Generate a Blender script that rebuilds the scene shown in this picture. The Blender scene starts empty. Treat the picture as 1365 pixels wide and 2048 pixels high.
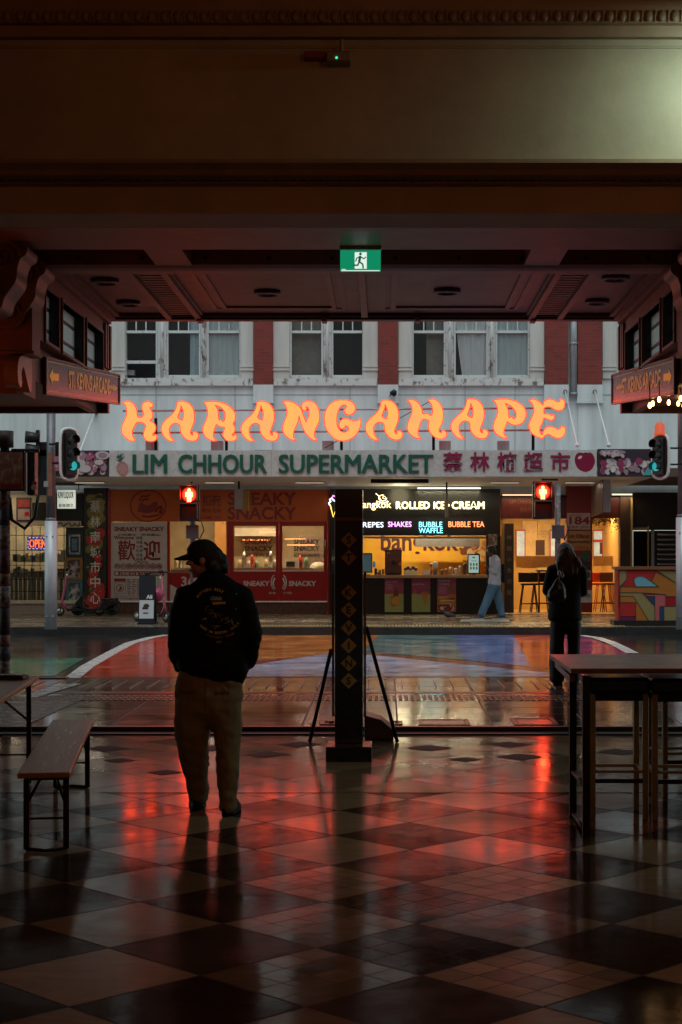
import bpy, bmesh, math, random
from mathutils import Vector, Matrix, noise
random.seed(7)
SC = bpy.context.scene
COL = SC.collection
R = math.radians
# ---------------------------------------------------------------- camera
F, CX, CY, EYE = 3300.0, 770.0, 1118.0, 1.67       # focal length and vanishing point measured on the photograph
cam_d = bpy.data.cameras.new('camera')
cam = bpy.data.objects.new('camera', cam_d); COL.objects.link(cam)
cam.location = (0, 0, EYE); cam.rotation_euler = (R(90), 0, 0)
cam_d.lens = F / 2048 * 36; cam_d.sensor_width = 36
cam_d.shift_x = -(CX - 682.5) / 2048; cam_d.shift_y = (CY - 1024) / 2048
cam_d.clip_start = 0.1; cam_d.clip_end = 400
SC.camera = cam
# ---------------------------------------------------------------- sky, sun, exposure
w = bpy.data.worlds.new('World'); SC.world = w; w.use_nodes = True
nt = w.node_tree
sky = nt.nodes.new('ShaderNodeTexSky'); sky.sky_type = 'NISHITA'; sky.sun_disc = False
sky.sun_elevation = R(62); sky.sun_rotation = R(180); sky.air_density = 1.0; sky.dust_density = 1.0; sky.ozone_density = 1.0
nt.nodes['Background'].inputs['Strength'].default_value = 0.15
hs = nt.nodes.new('ShaderNodeHueSaturation'); hs.inputs['Saturation'].default_value = .30      # an overcast sky has little blue
tn = nt.nodes.new('ShaderNodeMix'); tn.data_type = 'RGBA'; tn.blend_type = 'MULTIPLY'; tn.inputs[0].default_value = 1; tn.inputs[7].default_value = (.86, 1, .93, 1)
nt.links.new(sky.outputs[0], hs.inputs['Color']); nt.links.new(hs.outputs[0], tn.inputs[6]); nt.links.new(tn.outputs[2], nt.nodes['Background'].inputs['Color'])
sun_d = bpy.data.lights.new('sun', 'SUN'); sun_d.energy = 0.8; sun_d.angle = R(50); sun_d.color = (1, .98, .95)
sun = bpy.data.objects.new('sun', sun_d); COL.objects.link(sun)
sun.rotation_euler = (R(28), 0, 0)                   # soft overcast light from high behind the arcade
SC.view_settings.view_transform = 'Standard'; SC.view_settings.look = 'None'
SC.view_settings.exposure = 0.0; SC.view_settings.gamma = 1.0; SC.view_settings.use_curve_mapping = False
SC.render.engine = 'CYCLES'
cy = SC.cycles
cy.use_denoising = True
try: cy.denoiser = 'OPENIMAGEDENOISE'
except Exception: pass
cy.max_bounces = 8; cy.diffuse_bounces = 4; cy.glossy_bounces = 4; cy.transparent_max_bounces = 12
cy.caustics_reflective = True; cy.caustics_refractive = False; cy.sample_clamp_indirect = 4.0; cy.blur_glossy = 0.3
# ---------------------------------------------------------------- helpers: measure, build, tag
def PX(px, Y): return (px - CX) * Y / F
def PZ(py, Y): return EYE - (py - CY) * Y / F
SL = .0135                                          # the arcade floor falls gently away from the street
def ZFL(y): return SL*(y-10.87)
def FY(py): return (EYE+SL*10.87)*F/((py-CY)+SL*F)   # depth of a floor point on photo row py
def GFL(px, py): y = FY(py); return ((px-CX)*y/F, y)
def GP(px, py, z): Y = (EYE - z) * F / (py - CY); return ((px - CX) * Y / F, Y)
def tag(o, label=None, cat=None, group=None, kind=None):
    if label: o['label'] = label
    if cat: o['category'] = cat
    if group: o['group'] = group
    if kind: o['kind'] = kind
    return o
def thing(name, label, cat, loc=(0, 0, 0), rz=0.0, group=None):
    o = bpy.data.objects.new(name, None); COL.objects.link(o)
    o.empty_display_size = .1
    o.location = loc; o.rotation_euler = (0, 0, rz)
    return tag(o, label, cat, group)
def link(name, me, parent=None):
    o = bpy.data.objects.new(name, me); COL.objects.link(o)
    if parent is not None: o.parent = parent
    return o
def copy_tree(o, parent=None):
    c = o.copy(); COL.objects.link(c)
    if parent is not None: c.parent = parent
    for ch in list(o.children): copy_tree(ch, c)
    return c
class MB:
    """collects shapes in one bmesh, one material slot per material"""
    def __init__(s): s.bm = bmesh.new(); s.mats = []
    def mi(s, m):
        if m is None: return 0
        if m not in s.mats: s.mats.append(m)
        return s.mats.index(m)
    def box(s, x0, x1, y0, y1, z0, z1, m=None, M=None):
        v = [s.bm.verts.new(p) for p in ((x0,y0,z0),(x1,y0,z0),(x1,y1,z0),(x0,y1,z0),(x0,y0,z1),(x1,y0,z1),(x1,y1,z1),(x0,y1,z1))]
        if M is not None:
            for q in v: q.co = M @ q.co
        i = s.mi(m)
        for f in ((3,2,1,0),(4,5,6,7),(0,1,5,4),(1,2,6,5),(2,3,7,6),(3,0,4,7)):
            s.bm.faces.new([v[k] for k in f]).material_index = i
        return s
    def hexa(s, pts, m=None):
        v = [s.bm.verts.new(p) for p in pts]; i = s.mi(m)
        for f in ((3,2,1,0),(4,5,6,7),(0,1,5,4),(1,2,6,5),(2,3,7,6),(3,0,4,7)):
            s.bm.faces.new([v[k] for k in f]).material_index = i
        return s
    def cyl(s, a, b, r, r2=None, n=14, m=None, caps=True, smooth=True):
        a, b = Vector(a), Vector(b); r2 = r if r2 is None else r2
        d = (b - a).normalized(); u = d.orthogonal().normalized(); w_ = d.cross(u); i = s.mi(m)
        A, B = [], []
        for k in range(n):
            t = 2 * math.pi * k / n; e = u * math.cos(t) + w_ * math.sin(t)
            A.append(s.bm.verts.new(a + e * r)); B.append(s.bm.verts.new(b + e * r2))
        for k in range(n):
            f = s.bm.faces.new((A[k], A[(k+1) % n], B[(k+1) % n], B[k])); f.material_index = i; f.smooth = smooth
        if caps:
            s.bm.faces.new(A[::-1]).material_index = i; s.bm.faces.new(B).material_index = i
        return s
    def tube(s, pts, r, n=8, m=None, closed=False):
        pts = [Vector(p) for p in pts]; i = s.mi(m); rings = []
        N = len(pts); u = None
        rr = r if isinstance(r, (list, tuple)) else [r] * N
        for k, p in enumerate(pts):
            if closed: d = pts[(k+1) % N] - pts[k-1]
            else: d = pts[min(k+1, N-1)] - pts[max(k-1, 0)]
            d.normalize()
            if u is None: u = d.orthogonal().normalized()
            else:
                u = u - d * u.dot(d)
                u = u.normalized() if u.length > 1e-6 else d.orthogonal().normalized()
            w_ = d.cross(u)
            rings.append([s.bm.verts.new(p + (u * math.cos(2*math.pi*j/n) + w_ * math.sin(2*math.pi*j/n)) * rr[k]) for j in range(n)])
        for k in range(N if closed else N - 1):
            a, b = rings[k], rings[(k+1) % N]
            for j in range(n):
                f = s.bm.faces.new((a[j], a[(j+1) % n], b[(j+1) % n], b[j])); f.material_index = i; f.smooth = True
        if not closed:
            s.bm.faces.new(rings[0][::-1]).material_index = i; s.bm.faces.new(rings[-1]).material_index = i
        return s
    def poly(s, pts, m=None):
        f = s.bm.faces.new([s.bm.verts.new(p) for p in pts]); f.material_index = s.mi(m); return s
    def prism(s, pts, d, m=None, smooth=False):
        """extrude a planar outline by vector d"""
        d = Vector(d); i = s.mi(m)
        A = [s.bm.verts.new(Vector(p)) for p in pts]; B = [s.bm.verts.new(Vector(p) + d) for p in pts]
        n = len(A)
        s.bm.faces.new(A[::-1]).material_index = i; s.bm.faces.new(B).material_index = i
        for k in range(n):
            f = s.bm.faces.new((A[k], A[(k+1) % n], B[(k+1) % n], B[k])); f.material_index = i; f.smooth = smooth
        return s
    def disc(s, c, r, n=18, m=None, rz=None, tilt=0.0):
        """flat disc facing -Y"""
        rz = r if rz is None else rz; ct, st = math.cos(tilt), math.sin(tilt)
        P = []
        for k in range(n):
            t = -2 * math.pi * k / n; a, b = r * math.cos(t), rz * math.sin(t)
            P.append((c[0] + a*ct - b*st, c[1], c[2] + a*st + b*ct))
        return s.poly(P[::-1], m)
    def lathe(s, c, prof, n=20, m=None, axis='z'):
        """prof: list of (radius, height)"""
        i = s.mi(m); rings = []
        for r, h in prof:
            ring = []
            for k in range(n):
                t = 2*math.pi*k/n
                if axis == 'z': p = (c[0]+r*math.cos(t), c[1]+r*math.sin(t), c[2]+h)
                elif axis == 'y': p = (c[0]+r*math.cos(t), c[1]+h, c[2]+r*math.sin(t))
                else: p = (c[0]+h, c[1]+r*math.cos(t), c[2]+r*math.sin(t))
                ring.append(s.bm.verts.new(p))
            rings.append(ring)
        for a, b in zip(rings, rings[1:]):
            for k in range(n):
                f = s.bm.faces.new((a[k], a[(k+1)%n], b[(k+1)%n], b[k])); f.material_index = i; f.smooth = True
        s.bm.faces.new(rings[0][::-1]).material_index = i; s.bm.faces.new(rings[-1]).material_index = i
        return s
    def ball(s, c, r, m=None, sx=1, sy=1, sz=1, n=12):
        i = s.mi(m)
        g = bmesh.ops.create_uvsphere(s.bm, u_segments=n, v_segments=max(6, n//2+2), radius=1)
        for v in g['verts']: v.co = Vector((c[0]+v.co.x*r*sx, c[1]+v.co.y*r*sy, c[2]+v.co.z*r*sz))
        for f in {f for v in g['verts'] for f in v.link_faces}: f.material_index = i; f.smooth = True
        return s
    def mesh(s, me, M=None, m=None):
        """merge a mesh datablock (text, outline)"""
        i = s.mi(m); n0 = len(s.bm.faces); v0 = len(s.bm.verts)
        s.bm.from_mesh(me); s.bm.verts.ensure_lookup_table(); s.bm.faces.ensure_lookup_table()
        for f in s.bm.faces[n0:]: f.material_index = i
        if M is not None:
            for v in s.bm.verts[v0:]: v.co = M @ v.co
        return s
    def build(s, name, m=None, parent=None, bevel=0.0, recalc=True, seg=2):
        if m is not None and not s.mats: s.mats = [m]
        if recalc: bmesh.ops.recalc_face_normals(s.bm, faces=s.bm.faces[:])
        if bevel > 0:
            ed = [e for e in s.bm.edges if len(e.link_faces) == 2 and e.calc_face_angle(0) > .6]
            bmesh.ops.bevel(s.bm, geom=ed, offset=bevel, segments=seg, affect='EDGES', profile=.5, clamp_overlap=True)
        me = bpy.data.meshes.new(name); s.bm.to_mesh(me); s.bm.free()
        for q in s.mats: me.materials.append(q)
        return link(name, me, parent)
def text_mesh(body, size, extrude=.004, bold=0.0, width=None, align='CENTER', sx=1.0, spacing=1.0, shear=0.0):
    """text as a mesh in the XZ plane (facing -Y), centred on its own box; width forces the overall width"""
    cu = bpy.data.curves.new('text', 'FONT'); cu.body = body; cu.size = size; cu.extrude = extrude; cu.offset = bold
    cu.align_x = align; cu.space_character = spacing; cu.shear = shear; cu.resolution_u = 3; cu.space_line = .95
    ob = bpy.data.objects.new('text', cu); COL.objects.link(ob)
    bpy.context.view_layer.update()
    dg = bpy.context.evaluated_depsgraph_get()
    me = bpy.data.meshes.new_from_object(ob.evaluated_get(dg))
    bpy.data.objects.remove(ob); bpy.data.curves.remove(cu)
    if len(me.vertices):
        xs = [v.co.x for v in me.vertices]; ys = [v.co.y for v in me.vertices]
        cx, cyy = (min(xs)+max(xs))/2, (min(ys)+max(ys))/2
        k = sx if width is None else width / max(1e-6, max(xs)-min(xs))
        for v in me.vertices:
            x, y, z = v.co; v.co = ((x-cx)*k, -z, y-cyy)
        me.materials.clear()
    return me
def catmull(pts, per=5):
    """closed smooth outline; a point with a third value is a corner"""
    n = len(pts); out = []
    for i in range(n):
        p1, p2 = pts[i], pts[(i+1) % n]
        p0 = pts[i-1] if len(p1) < 3 else p1
        p3 = pts[(i+2) % n] if len(p2) < 3 else p2
        for k in range(per):
            t = k/per; t2, t3 = t*t, t*t*t
            out.append(tuple(.5*((2*p1[j]) + (-p0[j]+p2[j])*t + (2*p0[j]-5*p1[j]+4*p2[j]-p3[j])*t2 + (-p0[j]+3*p1[j]-3*p2[j]+p3[j])*t3) for j in (0, 1)))
    return out
def outline_mesh(loops, extrude, offset=0.0):
    """filled outline with holes, in the XZ plane facing -Y"""
    cu = bpy.data.curves.new('outline', 'CURVE'); cu.dimensions = '2D'; cu.fill_mode = 'BOTH'; cu.extrude = extrude; cu.offset = offset
    for L in loops:
        sp = cu.splines.new('POLY'); sp.points.add(len(L)-1); sp.use_cyclic_u = True
        for q, p in zip(sp.points, L): q.co = (p[0], p[1], 0, 1)
    ob = bpy.data.objects.new('outline', cu); COL.objects.link(ob)
    bpy.context.view_layer.update()
    me = bpy.data.meshes.new_from_object(ob.evaluated_get(bpy.context.evaluated_depsgraph_get()))
    bpy.data.objects.remove(ob); bpy.data.curves.remove(cu)
    for v in me.vertices: x, y, z = v.co; v.co = (x, -z, y)
    me.materials.clear()
    return me
def T(x, y, z): return Matrix.Translation((x, y, z))
# ---------------------------------------------------------------- materials
MATS = {}
def mat(name, col, rough=.6, metal=0.0, var=.15, scale=6.0, bump=0.0, bscale=40.0, emit=None, es=1.0, spec=.5, coat=0.0, col2=None, rvar=0.0, stretch=None, thr=None):
    if name in MATS: return MATS[name]
    m = bpy.data.materials.new(name); m.use_nodes = True; n = m.node_tree.nodes; l = m.node_tree.links
    b = n['Principled BSDF']; MATS[name] = m
    c = (*col, 1)
    b.inputs['Base Color'].default_value = c; b.inputs['Roughness'].default_value = rough; b.inputs['Metallic'].default_value = metal
    b.inputs['Specular IOR Level'].default_value = spec; b.inputs['Coat Weight'].default_value = coat; b.inputs['Coat Roughness'].default_value = .08
    if emit is not None:
        b.inputs['Emission Color'].default_value = (*emit, 1); b.inputs['Emission Strength'].default_value = es
    if var > 0 or bump > 0 or col2 or rvar > 0:
        tc = n.new('ShaderNodeTexCoord'); src = tc.outputs['Object']
        if stretch:
            mp = n.new('ShaderNodeMapping'); mp.inputs['Scale'].default_value = stretch; l.new(src, mp.inputs['Vector']); src = mp.outputs[0]
        tx = n.new('ShaderNodeTexNoise'); tx.inputs['Scale'].default_value = scale; tx.inputs['Detail'].default_value = 6; tx.inputs['Roughness'].default_value = .65
        l.new(src, tx.inputs['Vector'])
        rp = n.new('ShaderNodeValToRGB')
        a, z = thr if thr else (.3, .7)
        rp.color_ramp.elements[0].position = a; rp.color_ramp.elements[1].position = z
        lo = tuple(x*(1-var) for x in col); hi = col2 if col2 else tuple(min(1, x*(1+var)) for x in col)
        if col2: lo = col
        rp.color_ramp.elements[0].color = (*lo, 1); rp.color_ramp.elements[1].color = (*hi, 1)
        l.new(tx.outputs['Fac'], rp.inputs['Fac']); l.new(rp.outputs['Color'], b.inputs['Base Color'])
        if rvar > 0:
            mr = n.new('ShaderNodeMapRange'); mr.inputs['From Min'].default_value = .3; mr.inputs['From Max'].default_value = .7
            mr.inputs['To Min'].default_value = max(.02, rough-rvar); mr.inputs['To Max'].default_value = min(1, rough+rvar)
            l.new(tx.outputs['Fac'], mr.inputs['Value']); l.new(mr.outputs[0], b.inputs['Roughness'])
        if bump > 0:
            t2 = n.new('ShaderNodeTexNoise'); t2.inputs['Scale'].default_value = bscale; t2.inputs['Detail'].default_value = 5; l.new(src, t2.inputs['Vector'])
            bp = n.new('ShaderNodeBump'); bp.inputs['Strength'].default_value = bump; bp.inputs['Distance'].default_value = .02
            l.new(t2.outputs['Fac'], bp.inputs['Height']); l.new(bp.outputs['Normal'], b.inputs['Normal'])
    return m
def glow(name, col, s):
    """a lamp or neon tube: gives off light"""
    if name in MATS: return MATS[name]
    m = bpy.data.materials.new(name); m.use_nodes = True; n = m.node_tree.nodes; MATS[name] = m
    b = n['Principled BSDF']; b.inputs['Base Color'].default_value = (.05, .05, .05, 1)
    b.inputs['Emission Color'].default_value = (*col, 1); b.inputs['Emission Strength'].default_value = s
    return m
def glass(name, tint=(1, 1, 1), refl=1.0, dirt=0.0, dcol=(.5, .5, .5)):
    if name in MATS: return MATS[name]
    m = bpy.data.materials.new(name); m.use_nodes = True; n = m.node_tree.nodes; l = m.node_tree.links; MATS[name] = m
    n.remove(n['Principled BSDF']); out = n['Material Output']
    tr = n.new('ShaderNodeBsdfTransparent'); tr.inputs[0].default_value = (*tint, 1)
    gl = n.new('ShaderNodeBsdfGlossy'); gl.inputs['Roughness'].default_value = .03
    fr = n.new('ShaderNodeFresnel'); fr.inputs[0].default_value = 1.5
    mu = n.new('ShaderNodeMath'); mu.operation = 'MULTIPLY'; mu.inputs[1].default_value = refl; l.new(fr.outputs[0], mu.inputs[0])
    mx = n.new('ShaderNodeMixShader'); l.new(mu.outputs[0], mx.inputs[0]); l.new(tr.outputs[0], mx.inputs[1]); l.new(gl.outputs[0], mx.inputs[2])
    last = mx
    if dirt > 0:
        df = n.new('ShaderNodeBsdfDiffuse'); df.inputs[0].default_value = (*dcol, 1)
        tc = n.new('ShaderNodeTexCoord'); tx = n.new('ShaderNodeTexNoise'); tx.inputs['Scale'].default_value = 5; l.new(tc.outputs['Object'], tx.inputs['Vector'])
        m2 = n.new('ShaderNodeMath'); m2.operation = 'MULTIPLY'; m2.inputs[1].default_value = dirt*2; l.new(tx.outputs['Fac'], m2.inputs[0])
        mx2 = n.new('ShaderNodeMixShader'); l.new(m2.outputs[0], mx2.inputs[0]); l.new(mx.outputs[0], mx2.inputs[1]); l.new(df.outputs[0], mx2.inputs[2]); last = mx2
    l.new(last.outputs[0], out.inputs['Surface'])
    return m
def lamp(name, loc, energy, color, parent=None, size=.05, typ='POINT', rot=None, sy=None, spread=None):
    d = bpy.data.lights.new(name, typ); d.energy = energy; d.color = color
    if typ == 'AREA':
        d.shape = 'RECTANGLE'; d.size = size; d.size_y = sy or size
    else: d.shadow_soft_size = size
    o = bpy.data.objects.new(name, d); COL.objects.link(o); o.location = loc
    if rot: o.rotation_euler = rot
    if parent is not None: o.parent = parent
    return o
BLACK = mat('black_paint', (.008, .008, .009), .45, var=.2)
BLACKM = mat('black_metal', (.012, .012, .013), .35, metal=.6, var=.2)
WHITE = mat('white_paint', (.72, .72, .72), .5, var=.06)
DARK = mat('dark_void', (.01, .009, .008), .8)
STEEL = mat('brushed_steel', (.45, .44, .42), .35, metal=1, var=.15, scale=3, stretch=(20, 20, 1))
GALV = mat('galvanised_pole', (.32, .34, .37), .45, metal=.5, var=.15)
RED = mat('red_paint', (.42, .012, .012), .4, var=.1)
# ================================================================ GROUND
def grid_mat(name, sx, sy, ox, oy, rot, colA, colB=None, tint=.2, grout=(.03,.025,.02), gw=.006, rough=.2, rvar=.08, tilt=.006, vein=.35, bump=.05, bscale=30, small=None, running=False, spec=.5, worn=0.0):
    m = bpy.data.materials.new(name); m.use_nodes = True; n = m.node_tree.nodes; l = m.node_tree.links; b = n['Principled BSDF']; MATS[name] = m
    def math_(op, a, c=None, clamp=False):
        q = n.new('ShaderNodeMath'); q.operation = op; q.use_clamp = clamp
        for i, v in enumerate((a, c)):
            if v is None: continue
            if isinstance(v, (int, float)): q.inputs[i].default_value = v
            else: l.new(v, q.inputs[i])
        return q.outputs[0]
    geo = n.new('ShaderNodeNewGeometry')
    mp = n.new('ShaderNodeMapping'); mp.vector_type = 'TEXTURE'
    mp.inputs['Location'].default_value = (ox, oy, 0); mp.inputs['Rotation'].default_value = (0, 0, rot); mp.inputs['Scale'].default_value = (sx, sy, 1)
    l.new(geo.outputs['Position'], mp.inputs['Vector'])
    sp = n.new('ShaderNodeSeparateXYZ'); l.new(mp.outputs[0], sp.inputs[0])
    u, v = sp.outputs[0], sp.outputs[1]
    if running:
        u = math_('ADD', u, math_('MULTIPLY', math_('MODULO', math_('FLOOR', v), 2), .5))
    def cell(u, v, seed):
        fu, fv = math_('FLOOR', u), math_('FLOOR', v)
        cb = n.new('ShaderNodeCombineXYZ'); l.new(fu, cb.inputs[0]); l.new(fv, cb.inputs[1]); cb.inputs[2].default_value = seed
        wn = n.new('ShaderNodeTexWhiteNoise'); wn.noise_dimensions = '3D'; l.new(cb.outputs[0], wn.inputs['Vector'])
        return fu, fv, wn
    def edge(u, v, wu, wv):
        du = math_('MINIMUM', math_('FRACT', u), math_('SUBTRACT', 1, math_('FRACT', u)))
        dv = math_('MINIMUM', math_('FRACT', v), math_('SUBTRACT', 1, math_('FRACT', v)))
        return math_('MAXIMUM', math_('LESS_THAN', du, wu), math_('LESS_THAN', dv, wv))
    fu, fv, wn = cell(u, v, 3.0)
    g = edge(u, v, gw / sx, gw / sy)
    def mix(fac, a, c):
        q = n.new('ShaderNodeMix'); q.data_type = 'RGBA'
        if isinstance(fac, float): q.inputs[0].default_value = fac
        else: l.new(fac, q.inputs[0])
        for i, x in ((6, a), (7, c)):
            if isinstance(x, tuple): q.inputs[i].default_value = (*x, 1)
            else: l.new(x, q.inputs[i])
        return q.outputs[2]
    base = colA
    if colB: base = mix(math_('FLOORED_MODULO', math_('ADD', fu, fv), 2), colA, colB)
    # per-tile tone and marble veins
    val = math_('ADD', math_('MULTIPLY', wn.outputs['Value'], 2*tint), 1 - tint)
    vt = n.new('ShaderNodeTexNoise'); vt.inputs['Scale'].default_value = 2.2; vt.inputs['Detail'].default_value = 8; vt.inputs['Roughness'].default_value = .7; vt.inputs['Distortion'].default_value = 1.2
    vv = n.new('ShaderNodeVectorMath'); vv.operation = 'ADD'; l.new(geo.outputs['Position'], vv.inputs[0])
    sc = n.new('ShaderNodeVectorMath'); sc.operation = 'SCALE'; sc.inputs['Scale'].default_value = 9; l.new(wn.outputs['Color'], sc.inputs[0]); l.new(sc.outputs[0], vv.inputs[1])
    st = n.new('ShaderNodeMapping'); st.inputs['Scale'].default_value = (1, 3.2, 1); l.new(vv.outputs[0], st.inputs['Vector']); l.new(st.outputs[0], vt.inputs['Vector'])
    vn = math_('ADD', math_('MULTIPLY', vt.outputs['Fac'], 2*vein), 1 - vein)
    val = math_('MULTIPLY', val, vn)
    if small:     # some tiles are made of sixteen small ones
        x0, x1, y0, y1, k = small
        su, sv = math_('MULTIPLY', u, k), math_('MULTIPLY', v, k)
        _, _, w2 = cell(su, sv, 8.0)
        cen = n.new('ShaderNodeCombineXYZ'); l.new(math_('ADD', fu, .5), cen.inputs[0]); l.new(math_('ADD', fv, .5), cen.inputs[1])
        mb = n.new('ShaderNodeMapping'); mb.inputs['Location'].default_value = (ox, oy, 0); mb.inputs['Rotation'].default_value = (0, 0, rot); mb.inputs['Scale'].default_value = (sx, sy, 1); l.new(cen.outputs[0], mb.inputs['Vector'])
        s2 = n.new('ShaderNodeSeparateXYZ'); l.new(mb.outputs[0], s2.inputs[0])
        inside = math_('MULTIPLY', math_('MULTIPLY', math_('GREATER_THAN', s2.outputs[0], x0), math_('LESS_THAN', s2.outputs[0], x1)), math_('MULTIPLY', math_('GREATER_THAN', s2.outputs[1], y0), math_('LESS_THAN', s2.outputs[1], y1)))
        g = math_('MAXIMUM', g, math_('MULTIPLY', inside, edge(su, sv, .022, .022)))
        val = math_('MULTIPLY', val, math_('ADD', 1, math_('MULTIPLY', inside, math_('SUBTRACT', math_('MULTIPLY', w2.outputs['Value'], .9), .55))))
    q = n.new('ShaderNodeVectorMath'); q.operation = 'SCALE'
    if isinstance(base, tuple): q.inputs[0].default_value = base
    else: l.new(base, q.inputs[0])
    l.new(val, q.inputs['Scale'])
    l.new(mix(g, q.outputs[0], grout), b.inputs['Base Color'])
    # roughness: worn patches, matt joints
    rn = n.new('ShaderNodeTexNoise'); rn.inputs['Scale'].default_value = 1.7; rn.inputs['Detail'].default_value = 6; rn.inputs['Roughness'].default_value = .7; l.new(geo.outputs['Position'], rn.inputs['Vector'])
    r = math_('ADD', math_('MULTIPLY', math_('SUBTRACT', rn.outputs['Fac'], .5), 4*rvar), rough)
    r = math_('ADD', r, math_('MULTIPLY', math_('SUBTRACT', wn.outputs['Value'], .5), rvar))
    r = math_('ADD', math_('MAXIMUM', r, .03), math_('MULTIPLY', g, .35), True)
    l.new(r, b.inputs['Roughness']); b.inputs['Specular IOR Level'].default_value = spec
    # each tile lies a touch out of true
    bn = n.new('ShaderNodeTexNoise'); bn.inputs['Scale'].default_value = bscale; bn.inputs['Detail'].default_value = 4; l.new(geo.outputs['Position'], bn.inputs['Vector'])
    bp = n.new('ShaderNodeBump'); bp.inputs['Strength'].default_value = bump; bp.inputs['Distance'].default_value = .01
    l.new(math_('SUBTRACT', bn.outputs['Fac'], g), bp.inputs['Height'])
    of = n.new('ShaderNodeVectorMath'); of.operation = 'SUBTRACT'; l.new(wn.outputs['Color'], of.inputs[0]); of.inputs[1].default_value = (.5, .5, .5)
    o2 = n.new('ShaderNodeVectorMath'); o2.operation = 'SCALE'; o2.inputs['Scale'].default_value = tilt*2; l.new(of.outputs[0], o2.inputs[0])
    ad = n.new('ShaderNodeVectorMath'); ad.operation = 'ADD'; l.new(bp.outputs[0], ad.inputs[0]); l.new(o2.outputs[0], ad.inputs[1])
    nm = n.new('ShaderNodeVectorMath'); nm.operation = 'NORMALIZE'; l.new(ad.outputs[0], nm.inputs[0]); l.new(nm.outputs[0], b.inputs['Normal'])
    if worn:      # polish worn off in patches
        pt = n.new('ShaderNodeTexNoise'); pt.inputs['Scale'].default_value = 1.1; pt.inputs['Detail'].default_value = 9; pt.inputs['Roughness'].default_value = .75; pt.inputs['Distortion'].default_value = .6; l.new(geo.outputs['Position'], pt.inputs['Vector'])
        fac = math_('ADD', math_('MULTIPLY', math_('SUBTRACT', pt.outputs['Fac'], .5), 1.5), worn); fac = math_('ADD', fac, math_('MULTIPLY', math_('SUBTRACT', wn.outputs['Value'], .5), .25)); fac = math_('ADD', fac, math_('MULTIPLY', math_('FLOORED_MODULO', math_('ADD', fu, fv), 2), .22 if colB else .1)); fac = math_('MINIMUM', math_('MAXIMUM', fac, .2), .94)
        df = n.new('ShaderNodeBsdfDiffuse'); l.new(b.inputs['Base Color'].links[0].from_socket, df.inputs['Color']); l.new(nm.outputs[0], df.inputs['Normal'])
        ms = n.new('ShaderNodeMixShader'); l.new(fac, ms.inputs[0]); l.new(b.outputs[0], ms.inputs[1]); l.new(df.outputs[0], ms.inputs[2]); l.new(ms.outputs[0], n['Material Output'].inputs['Surface'])
    return m
YT, YK, YF, YS = 15.3, 20.9, 33.0, 39.3           # arcade threshold, near kerb, far kerb, shopfront line
ZP0, ZP1, ZR, ZF0, ZF1 = .10, .165, .155, .30, .36  # levels
def zfoot(y): return ZP0 + (ZP1-ZP0) * (y-YT) / (YK-YT)
def zfar(y): return ZF0 + (ZF1-ZF0) * (y-YF) / (YS-YF)
TD = .915
floor_m = grid_mat('marble_tiles', TD/math.sqrt(2), TD/math.sqrt(2), -1.22, 7.29, R(45), (.29,.195,.125), (.055,.034,.025), tint=.36, rough=.14, rvar=.075, tilt=.0035, vein=.55, bump=.03, bscale=14, small=(-.45, .85, 6.4, 9.0, 4), spec=.36, worn=.40)
fl = MB(); fl.poly([(-9,-9,ZFL(-9)),(9,-9,ZFL(-9)),(9,YT,ZFL(YT)),(-9,YT,ZFL(YT))]); tag(fl.build('arcade_floor', floor_m), kind='structure')
# the band next to the street is pale with small dark diamonds let in
band_m = grid_mat('marble_border', .647, .647, -1.22, 7.29, R(45), (.30,.20,.13), None, tint=.36, rough=.13, rvar=.06, tilt=.003, vein=.35, bump=.03, bscale=14, spec=.36, worn=.38)
fl = MB(); fl.poly([(-9,11.7,ZFL(11.7)+.003),(9,11.7,ZFL(11.7)+.003),(9,YT,ZFL(YT)+.003),(-9,YT,ZFL(YT)+.003)]); tag(fl.build('floor_border', band_m), kind='structure')
dark_m = mat('dark_marble', (.022,.014,.011), .55, var=.4, scale=5, spec=.08)
dm = MB()
for px, py in ((215,1498),(240,1522),(330,1546),(535,1510),(600,1490),(860,1497),(930,1520),(1040,1515),(1020,1490),(430,1497),(1240,1505),(100,1512),(720,1497)):
    x, y = GFL(px, py); zf = ZFL(y)+.006; d = .2 if px not in (330,240,930) else .14
    dm.poly([(x-d,y,zf),(x,y-d,zf-SL*d),(x+d,y,zf),(x,y+d,zf+SL*d)])
tag(dm.build('floor_inlay', dark_m), kind='structure')
st = MB(); st.box(-9,9,YT-.22,YT+.02,-.2,ZFL(YT)+.014); tag(st.build('threshold_strip', mat('threshold_stone', (.02,.016,.014), .3, var=.3)), kind='structure')
# near footpath, slightly rising to the kerb
slab_m = grid_mat('footpath_slabs', .9, .62, .12, YT+.03, 0, (.17,.10,.078), None, tint=.22, grout=(.012,.01,.009), gw=.009, rough=.12, rvar=.07, tilt=.003, vein=.3, bump=.03, bscale=30)
brick_m = grid_mat('footpath_bricks', .2, .1, 0, YT, R(45), (.16,.075,.05), (.12,.06,.045), tint=.35, grout=(.012,.01,.009), gw=.007, rough=.28, rvar=.12, tilt=.02, vein=.3, bump=.2, bscale=60)
def sheet(x0, x1, y0, y1, zf, lift, name, m):
    q = MB(); q.poly([(x0,y0,zf(y0)+lift),(x1,y0,zf(y0)+lift),(x1,y1,zf(y1)+lift),(x0,y1,zf(y1)+lift)]); return tag(q.build(name, m), kind='structure')
Y1, Y2 = 17.75, 18.55
sheet(-30,30,YT+.02,YK,zfoot,0,'footpath',slab_m)
q = MB(); q.box(-30,30,YT+.02,YT+.12,-.2,ZP0+.012); tag(q.build('footpath_edge', mat('edge_stone',(.035,.03,.028),.35,var=.3)), kind='structure')
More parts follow.
